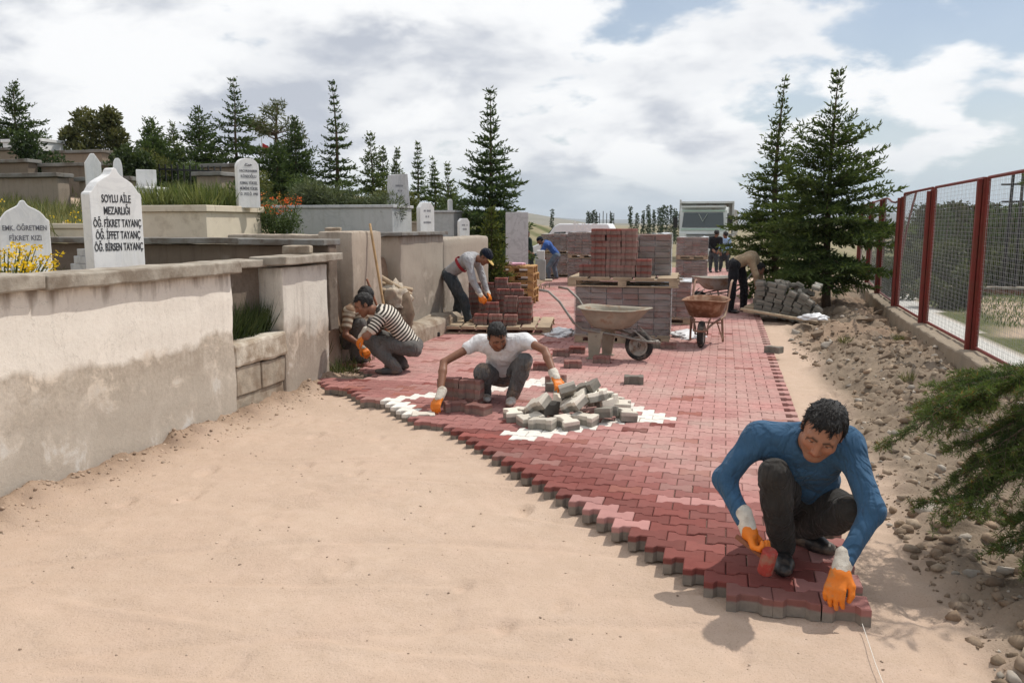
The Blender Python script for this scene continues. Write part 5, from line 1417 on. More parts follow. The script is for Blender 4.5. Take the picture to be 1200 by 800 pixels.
for k in range(16):
    paver('pale' if k % 3 else 'grey', (.78 + gr_.uniform(0, .95), 16.0 + gr_.uniform(0, .7), .66 - .24 * gr_.random() - .0), gr_.uniform(0, 6), gr_.uniform(-.6, .6), gr_.uniform(-.5, .5), 'grey paver in the slumped heap on the tilted pallet under the cedar trees', GH)
tag(MB().box((0, 0, 0), (1.5, .12, .04)).build('plank', M_WOOD, None, .005, loc=(1.05, 15.35, .16), rot=(0, R(7), R(-16))), 'loose plank lying in front of the slumped grey heap', 'plank')

# ------------------------------------------------------------------ wheelbarrows
M_TRAY = simple('rusty_tray', (0.31, 0.275, 0.215), .75, .22, 5, .4, 30, .3, dirt=(0.22, 0.12, 0.07), dirt_amt=.3, dscale=5)
M_TRAYR = simple('brown_rust_tray', (0.20, 0.095, 0.055), .8, .3, 6, .4, 30, .2, dirt=(0.34, 0.22, 0.15), dirt_amt=.45, dscale=6)
M_TRAYG = simple('grey_tray', (0.36, 0.34, 0.30), .7, .15, 5, .3, 30, .3, dirt=(0.26, 0.17, 0.11), dirt_amt=.5, dscale=5)
M_TUBE = simple('worn_tube', (0.24, 0.225, 0.20), .55, .2, 8, .2, 60, .4, metal=.3, dirt=(0.2, .13, .09), dirt_amt=.4)
M_TUBER = simple('rusty_tube', (0.23, 0.125, 0.085), .7, .2, 8, .2, 60, .3, dirt=(0.36, .28, .2), dirt_amt=.4)
M_TYRE = simple('tyre', (0.030, 0.029, 0.028), .85, .2, 10, .2, 60, .2, dirt=(.16, .13, .11), dirt_amt=.5, dscale=9)
M_RIM = simple('wheel_rim', (0.34, .32, .28), .6, .15, 10, .1, 60, .3, metal=.2, dirt=(.2, .13, .09), dirt_amt=.5, dscale=12)
def barrow(loc, rz, label, tray_m, tube_m, plate=True):
    r = empty('wheelbarrow', loc, rz, label, 'wheelbarrow', 'wheelbarrows on the paving')
    # x forward, wheel centre at (0,0,.19)
    bm = bmesh.new(); rings = []
    for z, x0, x1, hw, t in ((.40, -.58, -.18, .19, 0), (.42, -.62, -.14, .225, 0), (.53, -.70, -.02, .265, 0), (.635, -.77, .09, .295, 0), (.655, -.79, .115, .315, 0), (.645, -.805, .13, .33, 0)):
        L = []; n = 32
        for k in range(n):
            a = 2 * math.pi * k / n; ca, sa = math.cos(a), math.sin(a); e = .55
            cx = (x0 + x1) / 2 + (x1 - x0) / 2 * math.copysign(abs(ca) ** e, ca); cy = hw * (1 - .16 * max(0, ca)) * math.copysign(abs(sa) ** e, sa)
            L.append(bm.verts.new((cx, cy, z + (.012 * math.cos(2 * a) if z > .6 else 0))))
        rings.append(L)
    for a, b in zip(rings, rings[1:]):
        for k in range(32): bm.faces.new((a[k], a[(k + 1) % 32], b[(k + 1) % 32], b[k]))
    bm.faces.new(list(reversed(rings[0])))
    for f in bm.faces: f.smooth = True
    me = bpy.data.meshes.new('tray'); bm.to_mesh(me); bm.free(); me.materials.append(tray_m)
    o = link(bpy.data.objects.new('tray', me), r); md = o.modifiers.new('thick', 'SOLIDIFY'); md.thickness = .006
    for s_ in (-1, 1):
        MB().tube([(-1.30, .27 * s_, .86), (-1.16, .27 * s_, .845), (-1.0, .265 * s_, .72), (-.80, .25 * s_, .46), (-.68, .235 * s_, .375), (-.45, .20 * s_, .355), (-.20, .13 * s_, .32), (.02, .085 * s_, .275), (.16, .085 * s_, .262), (.235, .05 * s_, .26)], .0165, 8).build('handle_tube', tube_m, r, smooth=True)
        b = MB()
        if plate:
            b.prism([(-.62, .37), (-.40, .37), (-.47, .0), (-.60, .0)], 'y', .20 * s_ - .012, .20 * s_ + .012); b.box((-.535, .20 * s_, .008), (.20, .06, .016))
        else:
            b.tube([(-.52, .22 * s_, .37), (-.60, .235 * s_, .015)], .017, 8); b.tube([(-.30, .17 * s_, .345), (-.60, .235 * s_, .03)], .010, 6)
        b.build('leg', tray_m if plate else tube_m, r, .004 if plate else 0)
        MB().tube([(-.02, .10 * s_, .40), (.09, .085 * s_, .27)], .008, 6).tube([(-.06, .12 * s_, .42), (.14, .085 * s_, .27)], .008, 6).build('strut', tube_m, r)
    MB().tube([(-.5, -.22, .30), (-.5, .22, .30)], .010, 6).tube([(.235, -.05, .26), (.235, .05, .26)], .0165, 8).build('crossbar', tube_m, r)
    Mx = Matrix.Rotation(math.pi / 2, 3, 'X'); b = MB()
    prof = [(.125, -.03), (.150, -.042), (.172, -.036), (.184, -.018), (.187, 0), (.184, .018), (.172, .036), (.150, .042), (.125, .03), (.125, -.03)]
    w = b.lathe(prof, (0, 0, .19), 28, Mx).build('wheel', M_TYRE, r, smooth=True)
    MB().lathe([(.0, -.02), (.03, -.045), (.035, -.02), (.085, -.012), (.10, -.03), (.126, -.032), (.126, .032), (.10, .03), (.085, .012), (.035, .02), (.03, .045), (0, .02)], (0, 0, .19), 24, Mx).build('rim', M_RIM, w, smooth=False)
    MB().cyl((0, -.09, .19), (0, .09, .19), .011, 8).tube([(0, .085, .19), (.02, .085, .275)], .012, 6).tube([(0, -.085, .19), (.02, -.085, .275)], .012, 6).build('axle', tube_m, r)
    return r
barrow((-1.00, 10.30, G0), R(-17), 'side-on wheelbarrow with a rust-stained pale tray, nearest in front of the wrapped load', M_TRAY, M_TUBE)
barrow((-.27, 11.62, G0), R(-96), 'small brown rusty wheelbarrow seen wheel first beside the wrapped load', M_TRAYR, M_TUBER, False)
barrow((-.46, 16.9, G0), R(-152), 'grey-trayed wheelbarrow standing behind the brown rusty one', M_TRAYG, M_TUBE, False)

# ------------------------------------------------------------------ tools and small things
def pole(name, label, a, b, r, mat, cat):
    a, b = Vector(a), Vector(b); L = b - a
    n = 8; pts = [L * (k / n) + Vector((math.sin(k * .8) * .004, math.cos(k * 1.1) * .004, 0)) for k in range(n + 1)]
    return tag(MB().tube(pts, [r * (1 - .15 * k / n) for k in range(n + 1)], 8).build(name, mat, None, smooth=True, loc=a), label, cat)
pole('tool_handle', 'long pale wooden handle leaning against the tan concrete corner post', (-4.18, 9.9, .09), (-4.475, 9.96, 1.80), .019, M_HANDLE, 'tool handle')
pole('tool_handle', 'short red-brown wooden handle leaning behind the two squatting men', (-4.12, 9.60, .45), (-4.40, 9.66, 1.10), .017, M_HANDLER, 'tool handle')
hm = empty('hammer', (-4.36, 11.75, G0), R(28), 'long-handled hammer lying on the paving behind the striped man', 'hammer')
MB().tube([(-.22, 0, .02), (.14, 0, .02)], [.016, .013], 8).build('handle', M_HANDLE, hm, smooth=True)
MB().box((.15, 0, .035), (.055, .13, .06)).build('head', M_IRON, hm, .008)
ml = empty('mallet', (.235, 3.885, .235), R(-35), 'red rubber mallet held in the glove of the man in the blue sweater', 'mallet'); ml.rotation_euler = (R(8), R(14), R(-25))
MB().lathe([(0, -.065), (.030, -.065), (.036, -.058), (.036, .058), (.030, .065), (0, .065)], (0.02, 0, -.015), 20).build('head', simple('red_rubber', (.34, .045, .035), .6, .25, 14, .2, 50, .35, dirt=(.28, .14, .1), dirt_amt=.5, dscale=16), ml, 0, smooth=False)
MB().tube([(.02, 0, -.01), (-.16, .02, .02)], .013, 8).build('handle', M_HANDLER, ml, smooth=True)
o = MB().tube([(0, 0, 0), (.0, -.35, -.004), (.01, -.8, .0), (.015, -1.3, -.006)], .0015, 6).build('string', simple('white_string', (.72, .70, .64), .9), None, loc=(.655, 3.72, .035)); tag(o, 'thin white guide string running over the sand from the paving corner', 'string')
def crumple(name, label, loc, size, mat, seed, cat):
    bm = bmesh.new(); bmesh.ops.create_icosphere(bm, subdivisions=4, radius=1)
    for v in bm.verts:
        n = v.co.normalized(); f = 1 + .45 * mnoise.noise(n * 1.7 + Vector((seed, 0, 0))) + .25 * mnoise.noise(n * 4.5 + Vector((0, seed, 0))) + .12 * mnoise.noise(n * 10)
        v.co = Vector((n.x * size[0] * f, n.y * size[1] * f, max(-.25, n.z) * size[2] * f))
    for f in bm.faces: f.smooth = True
    me = bpy.data.meshes.new(name); bm.to_mesh(me); bm.free(); me.materials.append(mat)
    return tag(link(bpy.data.objects.new(name, me)), label, cat), me
def put(o, loc): o[0].location = loc; return o[0]
put(crumple('plastic_sack', 'white plastic sack lying behind the legs of the man in grey', 0, (.30, .18, .24), M_PLASTIC, 3, 'sack'), (-4.42, 13.75, G0 + .05))
put(crumple('plastic_sheet', 'crumpled clear film on the paving by the low pallet corner', 0, (.22, .35, .07), M_PLASTIC, 5, 'plastic sheet'), (-2.42, 12.5, G0 + .015))
put(crumple('plastic_sheet', 'flat scrap of white film behind the brown wheelbarrow', 0, (.24, .45, .05), M_PLASTIC, 8, 'plastic sheet'), (-.52, 12.9, G0 + .01))
put(crumple('plastic_sheet', 'scrap of pale film caught in the dirt under the cedar', 0, (.22, .12, .08), M_PLASTIC, 11, 'plastic sheet'), (1.5, 14.6, .22))
put(crumple('concrete_lump', 'pale broken concrete lump in the gap between the two concrete walls', 0, (.20, .22, .24), M_MORTAR, 4, 'concrete lump'), (-4.50, 10.72, .72))
put(crumple('earth_mound', 'mound of dark soil and rubble filling the gap between the two concrete walls', 0, (.36, .48, .62), M_SOIL, 6, 'mound'), (-4.52, 10.72, .14))
for k, (a, b) in enumerate((((-4.70, 10.55, 1.12), (-4.28, 10.88, .80)), ((-4.70, 10.62, .98), (-4.30, 10.98, .86)), ((-4.6, 10.5, .9), (-4.25, 10.86, .74)))):
    pole('wood_log', ('topmost weathered log resting on the concrete lump between the walls', 'middle grey log on the concrete lump between the walls', 'lowest short log against the concrete lump between the walls')[k], a, b, .036, M_WOOD, 'log')

# pale stone blocks the man in royal blue stoops over
sb = empty('stone_box', (-5.35, 24.2, G0), R(10), 'pale grey block standing on a slab in front of the man in royal blue', 'stone block')
MB().box((0, 0, .34), (.30, .30, .58)).build('block', M_MARBLEB, sb, .01); MB().box((.05, 0, .02), (.62, .5, .05)).build('slab', M_MORTAR, sb, .006); MB().box((0, 0, .78), (.24, .24, .28)).build('upper_block', M_MARBLE, sb, .02)

# ------------------------------------------------------------------ white van
M_VANW = simple('white_van_paint', (.78, .79, .80), .3, .03, 3, 0, 50, .5)
def glass_mat(name, c, r=.08):
    t = NT(name); t.color(c); t.rough(r); t.spec(.7); return t.m
M_GLASSD = glass_mat('dark_glass', (.03, .04, .045)); M_GLASST = glass_mat('tinted_screen', (.035, .055, .062), .2)
M_BLACKP = simple('black_plastic', (.025, .025, .026), .6, .1)
van = empty('van', (-5.95, 33.0, 0.0), R(180), 'white van with a sloping windscreen parked beyond the wrapped loads', 'van')
b = MB(); b.prism([(-2.2, .35), (2.1, .35), (2.2, .6), (2.15, .85), (1.45, 1.08), (.80, 1.72), (.55, 1.80), (-2.05, 1.80), (-2.2, 1.6)], 'y', -.85, .85); b.build('body', M_VANW, van, .06, smooth=False, segs=3)
MB().add([(1.42, -.72, 1.13), (1.42, .72, 1.13), (.86, .64, 1.69), (.86, -.64, 1.69)], [(0, 1, 2, 3)]).build('windscreen', M_GLASSD, van, loc=(.028, 0, .028))
for s_ in (-1, 1):
    b = MB(); b.prism([(.15, 1.02), (1.2, 1.02), (.80, 1.46), (.2, 1.48)], 'y', .852 * s_, .86 * s_); b.prism([(-.9, 1.02), (.05, 1.02), (.05, 1.48), (-.9, 1.48)], 'y', .852 * s_, .86 * s_); b.build('side_window', M_GLASSD, van)
    for wx in (-1.4, 1.35):
        w = MB().lathe([(0, -.1), (.2, -.1), (.3, -.08), (.32, 0), (.3, .08), (0, .1)], (wx, .76 * s_, .32), 20, Matrix.Rotation(math.pi / 2, 3, 'X')).build('wheel', M_TYRE, van)
        MB().lathe([(0, -.112), (.16, -.112), (.19, -.09), (.19, .09), (.16, .112), (0, .112)], (wx, .76 * s_, .32), 14, Matrix.Rotation(math.pi / 2, 3, 'X')).build('rim', M_RIM, w)
    MB().box((2.13, .6 * s_, .74), (.12, .3, .18)).build('headlight', M_GLASSD, van, .02)
    MB().box((.95, .96 * s_, 1.12), (.12, .16, .2)).build('mirror', M_BLACKP, van, .03)
MB().box((2.2, 0, .48), (.1, 1.66, .2)).build('bumper', M_BLACKP, van, .03)

van.scale = (.74, 1, 1)
# ------------------------------------------------------------------ dump truck facing the camera
M_TRW = simple('truck_paint', (.66, .70, .69), .35, .05, 3, 0, 50, .5, dirt=(.5, .48, .43), dirt_amt=.35, dscale=2)
M_BED = simple('dump_bed', (.30, .31, .29), .6, .12, 3, .1, 50, .3, dirt=(.2, .14, .1), dirt_amt=.5, dscale=2)
M_BEDI = simple('bed_edge', (.52, .52, .50), .6, .1)
tr = empty('dump_truck', (-1.05, 40.5, 0.0), R(-4), 'white dump truck facing this way at the far end of the paving', 'truck')
b = MB(); b.prism([(-.05, .62), (.0, .62), (.03, 1.35), (.12, 1.55), (.26, 2.42), (.42, 2.56), (1.7, 2.60), (1.75, .7), (-.05, .5)][::-1], 'x', -1.1, 1.1); b.build('cab', M_TRW, tr, .05, segs=3)
MB().add([(-.98, .12, 1.62), (.98, .12, 1.62), (.92, .235, 2.32), (-.92, .235, 2.32)], [(0, 1, 2, 3)]).build('windscreen', M_GLASST, tr, loc=(0, -.035, 0))
MB().box((0, .03, 1.53), (2.06, .05, .07)).box((0, .24, 2.40), (2.0, .10, .07)).build('screen_trim', simple('pale_green_trim', (.44, .60, .53), .5, .05), tr, .01)
b = MB(); b.bar((-.20, .09, 2.26), (0, .045, 1.90), .055, .012); b.bar((.20, .09, 2.26), (0, .045, 1.90), .055, .012); b.build('v_bars', simple('pale_v_bars', (.50, .56, .50), .8), tr)  # pale bars forming a V in front of the windscreen
b = MB()
for k in range(6): b.box((0, -.03, .72 + .11 * k), (1.5, .05, .06))
b.build('grille', simple('grille_grey', (.10, .11, .11), .5), tr, .01)
MB().box((0, -.08, .48), (2.2, .22, .30)).build('bumper', M_TRW, tr, .04)
MB().box((0, .30, 2.60), (2.1, .5, .06)).build('sun_visor', M_TRW, tr, .02)
for s_ in (-1, 1):
    MB().box((.80 * s_, -.18, .50), (.34, .06, .2)).build('headlight', M_GLASSD, tr, .02)
    MB().box((1.28 * s_, .0, 1.85), (.2, .08, .5)).tube([(1.1 * s_, .2, 2.2), (1.28 * s_, 0, 2.12)], .015, 6).build('mirror', M_BLACKP, tr, .02)
    b = MB(); b.prism([(.35, 1.65), (1.35, 1.65), (1.35, 2.3), (.45, 2.3)], 'x', 1.102 * s_, 1.11 * s_); b.build('side_window', M_GLASSD, tr)
    for wy in (.75, 4.2):
        w = MB().lathe([(0, -.16), (.3, -.16), (.47, -.13), (.5, 0), (.47, .13), (0, .16)], (.95 * s_, wy, .5), 20, Matrix.Rotation(math.pi / 2, 3, 'Y')).build('wheel', M_TYRE, tr)
        MB().lathe([(0, -.172), (.2, -.172), (.27, -.15), (.27, .15), (.2, .172), (0, .172)], (.95 * s_, wy, .5), 14, Matrix.Rotation(math.pi / 2, 3, 'Y')).build('rim', M_RIM, w)
b = MB(); b.box((-.0, 2.0, 2.16), (2.5, .08, 1.36)); b.box((-1.24, 4.2, 1.9), (.08, 4.4, 1.2)); b.box((1.24, 4.2, 1.9), (.08, 4.4, 1.2)); b.box((0, 4.2, 1.2), (2.5, 4.4, .12)); b.build('dump_bed', M_BED, tr, .02)
b = MB(); b.box((0, 1.85, 2.84), (2.62, .40, .10)); b.bar((-1.28, 1.8, 1.6), (-1.28, 1.8, 2.98), .09); b.bar((1.28, 1.8, 1.6), (1.28, 1.8, 2.88), .09); b.build('bed_rim', M_BEDI, tr, .01)
MB().box((0, 3.0, .85), (.9, 6.2, .25)).build('chassis', M_BLACKP, tr, .02)

# lettering on a dark board beyond the loads, iron frame, flag, pavilion, blue cover
sg = empty('sign', (-4.92, 30.0, 0), R(10), 'white capital letters on thin iron rails showing over the wrapped loads', 'sign')
MB().bar((-.5, .03, 1.48), (.5, .03, 1.48), .035).bar((-.5, .03, 1.46), (.5, .03, 1.46), .02).build('rail', M_BEDI, sg); MB().bar((-.45, .06, 0), (-.45, .06, 1.48), .05).build('post', M_BEDI, sg); MB().bar((.45, .06, 0), (.45, .06, 1.48), .05).build('post', M_BEDI, sg)
text_obj('lettering', 'İVKG:', .36, simple('white_letters', (.8, .8, .78), .6), sg, (0, -.002, 1.66), (math.pi / 2, 0, 0), .01, .98)
ir = empty('iron_gate', (-8.75, 60, 0), R(8), 'open gate of upright black iron bars beyond the paver stacks', 'gate')
b = MB()
for k in range(8): b.bar((-.9 + .257 * k, 0, -.6), (-.9 + .257 * k, 0, 2.7 - .15 * (k % 2)), .05)
b.build('bar_grating', M_IRON, ir); MB().bar((-.95, 0, 1.2), (.95, 0, 1.2), .09).build('rail', M_IRON, ir)
fl_ = empty('flag', (-27.1, 45, 3.6), 0, 'small red flag on a thin pole among the trees up the slope', 'flag'); MB().tube([(0, 0, -1), (0, 0, 3.3)], .03, 6).build('pole', M_BEDI, fl_)
MB().prism([(0, 0), (.36, -.14), (.42, .16), (.02, .38)], 'y', -.012, .012).build('cloth', simple('red_cloth', (.42, .02, .03), .8), fl_, loc=(.03, 0, 2.6))
for k, x in enumerate((-26.75, -26.45)):
    f2 = pole('flagpole', ('taller bare pole beside the flag', 'thinner bare pole beyond the flag, next to the pavilion')[k], (x, 45.3, 3), (x, 45.3, 6.6 - .3 * k), .03, M_BEDI, 'pole')
kp = empty('pavilion', (-26.9, 46, 3.6), R(20), 'low white pavilion roof seen between tree trunks up the slope', 'pavilion'); MB().box((0, 0, 1.45), (2.6, 2.0, .22)).build('roof', M_MARBLE, kp, .03)
for x in (-1.1, 1.1):
    for y in (-.8, .8): MB().box((x, y, .65), (.2, .2, 1.4)).build('column', M_MARBLE, kp, .02)
tag(MB().prism([(-.35, 0), (.35, 0), (.3, .35), (-.2, .42)], 'y', -.3, .3).build('tarpaulin', simple('blue_cover', (.13, .27, .55), .5), None, .03, jitter=.02, cuts=3, loc=(-16.1, 30, 3.1)), 'pale blue covered object among the bushes up the slope', 'tarpaulin')
# two-legged power pole behind the fence
pp = empty('power_pole', (9.05, 30, -.7), R(-20), 'double-legged steel power pole with short crossbars behind the red fence', 'power pole')
for s_ in (-.17, .17): MB().bar((s_, 0, 0), (s_ * .8, 0, 4.15), .09).build('leg', M_IRON, pp)
for z, w in ((3.75, .9), (3.2, .8), (2.2, .5), (1.3, .5), (.6, .5)): MB().bar((-w / 2, 0, z), (w / 2, 0, z), .06).build('crossbar', M_IRON, pp)

# ------------------------------------------------------------------ red mesh fence on its footing
M_RED = simple('red_paint', (.165, .024, .017), .55, .15, 5, .2, 40, .35, dirt=(.14, .035, .02), dirt_amt=.5, dscale=3)
M_WIRE = simple('galvanised_wire', (.42, .42, .42), .5, .1, 20, 0, 50, .4, metal=.5)
M_FOOT = plaster_mat('fence_footing', (.33, .27, .205), (.30, .245, .185), .0, .2, .3, .4, .9, .2)
fp = [(2.90, 7.9), (2.95, 10.86), (3.0, 13.6), (3.10, 16.3), (3.30, 19.3), (3.62, 22.7), (3.9, 26.2)]
ft = empty('footing_wall', (0, 0, 0), 0, 'low crumbling concrete footing under the red mesh fence', 'wall')
for (xa, ya), (xb, yb) in zip([(2.86, 5.0)] + fp, fp):
    d = Vector((xb - xa, yb - ya, 0)); L = d.length; a = math.atan2(d.y, d.x) - math.pi / 2
    MB().box((0, 0, 0), (.30, L - .012, .95)).build('footing_block', M_FOOT, ft, .03, jitter=.03, cuts=5, loc=((xa + xb) / 2 - .04, (ya + yb) / 2, -.19), rot=(0, 0, a))
fn = empty('mesh_fence', (fp[1][0], fp[1][1], .28), 0, 'rust-red steel fence with framed wire mesh panels on the concrete footing', 'fence')
off = Vector((fp[1][0], fp[1][1], .28))
hts = [2.12, 2.10, 2.06, 2.04, 2.08, 2.12, 2.1]
for k, (x, y) in enumerate(fp):
    MB().box((0, 0, hts[k] / 2 - .03), (.075, .10, hts[k] - .02)).box((-.07, 0, hts[k] / 2 - .03), (.05, .06, hts[k] - .06)).build('post', M_RED, fn, .006, loc=Vector((x, y, .28)) - off)
for k in range(len(fp) - 1):
    a = Vector((fp[k][0], fp[k][1], .33)); c = Vector((fp[k + 1][0], fp[k + 1][1], .33)); d = c - a; L = d.length; d.normalize(); n = Vector((d.y, -d.x, 0))
    bent = (k == 3); h = 2.0
    p0 = a + d * .10; p1 = c - d * .10; W = (p1 - p0).length
    def Q(u, v):
        z = v * h
        q = p0 + d * (W * u)
        if bent:
            s_ = max(0, 1 - u * 1.6) * v ** 2; z -= .12 * math.exp(-((u - .5) / .22) ** 2) * v ** 2 ; q = q + n * (.22 * s_)
            z += .10 * max(0, .45 - u) * v ** 2
        return q + Vector((0, 0, z))
    b = MB()
    for (u0, v0), (u1, v1) in (((0, 0), (1, 0)), ((1, 0), (1, 1)), ((1, 1), (0, 1)), ((0, 1), (0, 0))):
        m = 10
        b.tube([Q(u0 + (u1 - u0) * i / m, v0 + (v1 - v0) * i / m) for i in range(m + 1)], .020, 6)
    b.build('panel_frame', M_RED, fn, loc=-off)
    V = []; F = []
    def wire(P, r):
        b0 = len(V)
        for i, p in enumerate(P):
            dd = (P[min(i + 1, len(P) - 1)] - P[max(i - 1, 0)]).normalized(); e = dd.cross(n).normalized()
            for q in range(3):
                t = 2 * math.pi * q / 3; V.append(p + (n * math.cos(t) + e * math.sin(t)) * r)
        for i in range(len(P) - 1):
            for q in range(3): F.append((b0 + i * 3 + q, b0 + i * 3 + (q + 1) % 3, b0 + i * 3 + 3 + (q + 1) % 3, b0 + i * 3 + 3 + q))
    sp = .052; nu = int(W / sp); nv = int(h / sp)
    for i in range(1, nu): wire([Q(i / nu, j / 6) + n * .004 * math.sin(i * 1.7 + j) for j in range(7)], .0014)
    for j in range(1, nv): wire([Q(i / 6, j / nv) + n * .006 * math.sin(j * 1.3 + i) for i in range(7)], .0014)
    fast_mesh('wire_mesh', np.array([tuple(v) for v in V]), np.array(F), M_WIRE, fn, loc=-off)
# low brick wall beyond the fence
bw = empty('brick_wall', (12, 30.0, -.9), R(2), 'low red-brown wall beyond the fence at the edge of the grass', 'wall')
MB().box((0, 0, .28), (13, .3, .62)).build('wall_face', simple('brick_red', (.22, .105, .065), .9, .25, 3, .3), bw, .02); MB().box((0, 0, .625), (13.1, .42, .07)).build('coping', M_CAP, bw, .01)
# ------------------------------------------------------------------ vegetation
def leaf_mat(name, trans=.25, rough=.6, spec=.25):
    t = NT(name); c = t.attr('Col'); t.color(c); t.rough(rough); t.spec(spec)
    tl = t.n('ShaderNodeBsdfTranslucent'); t.l(t.mix(1.0, c, (1.25, 1.2, .7), 'MULTIPLY'), tl.inputs[0])
    mx = t.n('ShaderNodeMixShader'); mx.inputs[0].default_value = trans; t.l(t.b.outputs[0], mx.inputs[1]); t.l(tl.outputs[0], mx.inputs[2]); t.l(mx.outputs[0], t.out.inputs[0]); return t.m
M_LEAF = leaf_mat('foliage'); M_NEEDLE = leaf_mat('needles', .36)
M_BARK = simple('bark', (.12, .085, .060), .95, .3, 12, .8, 30, .1)

def blades(P, D, L, W, seed=0, cross=2):
    """quads of length L and width W from points P along D (n,3)"""
    r = np.random.default_rng(seed); n = len(P); Vs = []
    D = D / np.maximum(np.linalg.norm(D, axis=1), 1e-6)[:, None]
    S = np.cross(D, r.normal(size=(n, 3))); S /= np.maximum(np.linalg.norm(S, axis=1), 1e-6)[:, None]
    L = np.broadcast_to(L, (n,))[:, None]; W = np.broadcast_to(W, (n,))[:, None]
    out = []
    for c in range(cross):
        s_ = S if c == 0 else np.cross(D, S)
        out.append(np.stack([P, P + D * L * .45 + s_ * W * .5, P + D * L, P + D * L * .45 - s_ * W * .5], 1))
    V = np.concatenate(out).reshape(-1, 3); F = np.arange(len(V)).reshape(-1, 4)
    return V, F

def conifer_geo(H, Rb, seed, whorls=26, per=6, twigs=9, el=4, blen=.13, bw=.03, bare=.12, profile=.85, leader=.14, droop=.25, gaps=0.12, cols=((.018, .036, .016), (.050, .085, .030)), bend=0.0, shape=None):
    r = np.random.default_rng(seed); P = []; D = []; T = []; br = MB()
    def axis(z): return np.array((bend * max(0, z / H - .75) ** 2 * H * 6, 0.03 * H * math.sin(z / H * 3), z))
    br.tube([axis(H * k / 10) for k in range(11)], [max(.006, .020 * H * (1 - k / 10.3) ** .9) for k in range(11)], 7)
    for w in range(whorls):
        f = bare + (1 - bare - .015) * (w / (whorls - 1)) ** .92; z = f * H
        rel = (f - bare) / (1 - bare)
        Lw = Rb * np.interp(rel, [q[0] for q in shape], [q[1] for q in shape]) if shape else Rb * ((1 - rel) ** profile * (1 - leader) + leader * .55 * (1 - rel)) * (.72 if w == 0 else 1)
        a0 = r.uniform(0, 6.28); n = per if rel < .8 else max(3, per - 2)
        for k in range(n):
            if r.random() < (gaps if rel > .42 else gaps * .35): continue
            a = a0 + 2 * math.pi * k / n + r.normal(0, .2); L = max(Lw * r.uniform(.50, 1.22), .05 * Rb)
            e0 = (-.10 - droop * .3) * (1 - rel) + .75 * rel + r.normal(0, .1)
            m = 5; pts = [axis(z + r.normal(0, .02 * H / whorls * 10 * .1))]; e = e0
            for i in range(m):
                d = np.array((math.cos(a) * math.cos(e), math.sin(a) * math.cos(e), math.sin(e))); pts.append(pts[-1] + d * L / m); e += (-droop * .22 if i < 2 else droop * .34) + r.normal(0, .06); a += r.normal(0, .06)
            pts = np.array(pts)
            if L > .12 * Rb: br.tube(pts[:5], [max(.003, .0065 * L + .004) * (1 - .2 * i) for i in range(5)], 4, caps=False)
            nt = max(2, int(twigs * L / Rb + 1.5))
            for q in range(nt + 1):
                t = (q + .6) / (nt + .6); ii = min(int(t * m), m - 1); base = pts[ii] + (pts[ii + 1] - pts[ii]) * (t * m - ii); dr = pts[ii + 1] - pts[ii]; dr = dr / np.linalg.norm(dr)
                for sgn in ((-1, 1) if q < nt else (0,)):
                    sd = np.cross(dr, (0, 0, 1)); sd /= max(np.linalg.norm(sd), 1e-6)
                    tl = (L * .42 * (1 - t * .72) + blen * .5) * r.uniform(.6, 1.15) if sgn else blen
                    td = dr * (.75 if sgn else 1) + sd * sgn * .8 + np.array((0, 0, -.12 - droop * .25 + .5 * rel)) + r.normal(0, .12, 3); td /= np.linalg.norm(td)
                    ne = max(2, int(el * (1 - .5 * rel) * tl / (blen * 2.2) + 1.2))
                    for u in range(ne):
                        s_ = (u + r.uniform(.1, .9)) / ne
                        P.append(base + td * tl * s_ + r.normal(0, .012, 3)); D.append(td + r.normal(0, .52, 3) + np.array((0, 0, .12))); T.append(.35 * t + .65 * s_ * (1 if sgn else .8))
    P = np.array(P); D = np.array(D); T = np.array(T); n = len(P)
    zrel = np.clip(P[:, 2] / H, 0, 1); V, F = blades(P, D, blen * (1.12 - .42 * zrel) * r.uniform(.7, 1.3, n), bw * r.uniform(.7, 1.3, n), seed, 2)
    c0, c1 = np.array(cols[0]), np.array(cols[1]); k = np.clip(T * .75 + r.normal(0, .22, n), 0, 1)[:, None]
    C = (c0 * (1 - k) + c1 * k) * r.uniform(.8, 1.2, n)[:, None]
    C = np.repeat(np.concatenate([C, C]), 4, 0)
    return br, V, F, C
def conifer(label, loc, H, Rb, seed, group='conifers', rz=0.0, name='conifer_tree', **k):
    br, V, F, C = conifer_geo(H, Rb, seed, **k)
    root = empty(name, loc, rz, label, 'tree', group)
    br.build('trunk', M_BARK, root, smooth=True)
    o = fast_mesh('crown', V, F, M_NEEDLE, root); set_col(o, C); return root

# the two cedars at the edge of the paving
YG = ((.038, .068, .024), (.135, .185, .052))
SH_A = [(0, .72), (.07, .95), (.27, 1.0), (.40, .86), (.52, .68), (.62, .58), (.70, .42), (.75, .20), (.82, .11), (.90, .07), (1, .02)]
SH_B = [(0, .85), (.15, 1.0), (.33, .82), (.48, .56), (.62, .33), (.78, .19), (.9, .10), (1, .03)]
SH_C = [(0, .70), (.08, .95), (.28, .95), (.46, .74), (.62, .48), (.76, .26), (.88, .13), (1, .03)]
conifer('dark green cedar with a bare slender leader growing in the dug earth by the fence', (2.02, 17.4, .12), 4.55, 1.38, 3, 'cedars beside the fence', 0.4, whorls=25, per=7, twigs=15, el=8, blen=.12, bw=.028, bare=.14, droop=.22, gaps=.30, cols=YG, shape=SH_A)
conifer('paler narrow-topped cedar close behind the dark one, nearer the truck', (1.22, 20.2, .1), 4.95, 1.05, 8, 'cedars beside the fence', 1.9, whorls=27, per=6, twigs=12, el=7, blen=.12, bw=.030, bare=.08, droop=.24, gaps=.16, cols=((.044, .078, .026), (.155, .205, .060)), shape=SH_B)
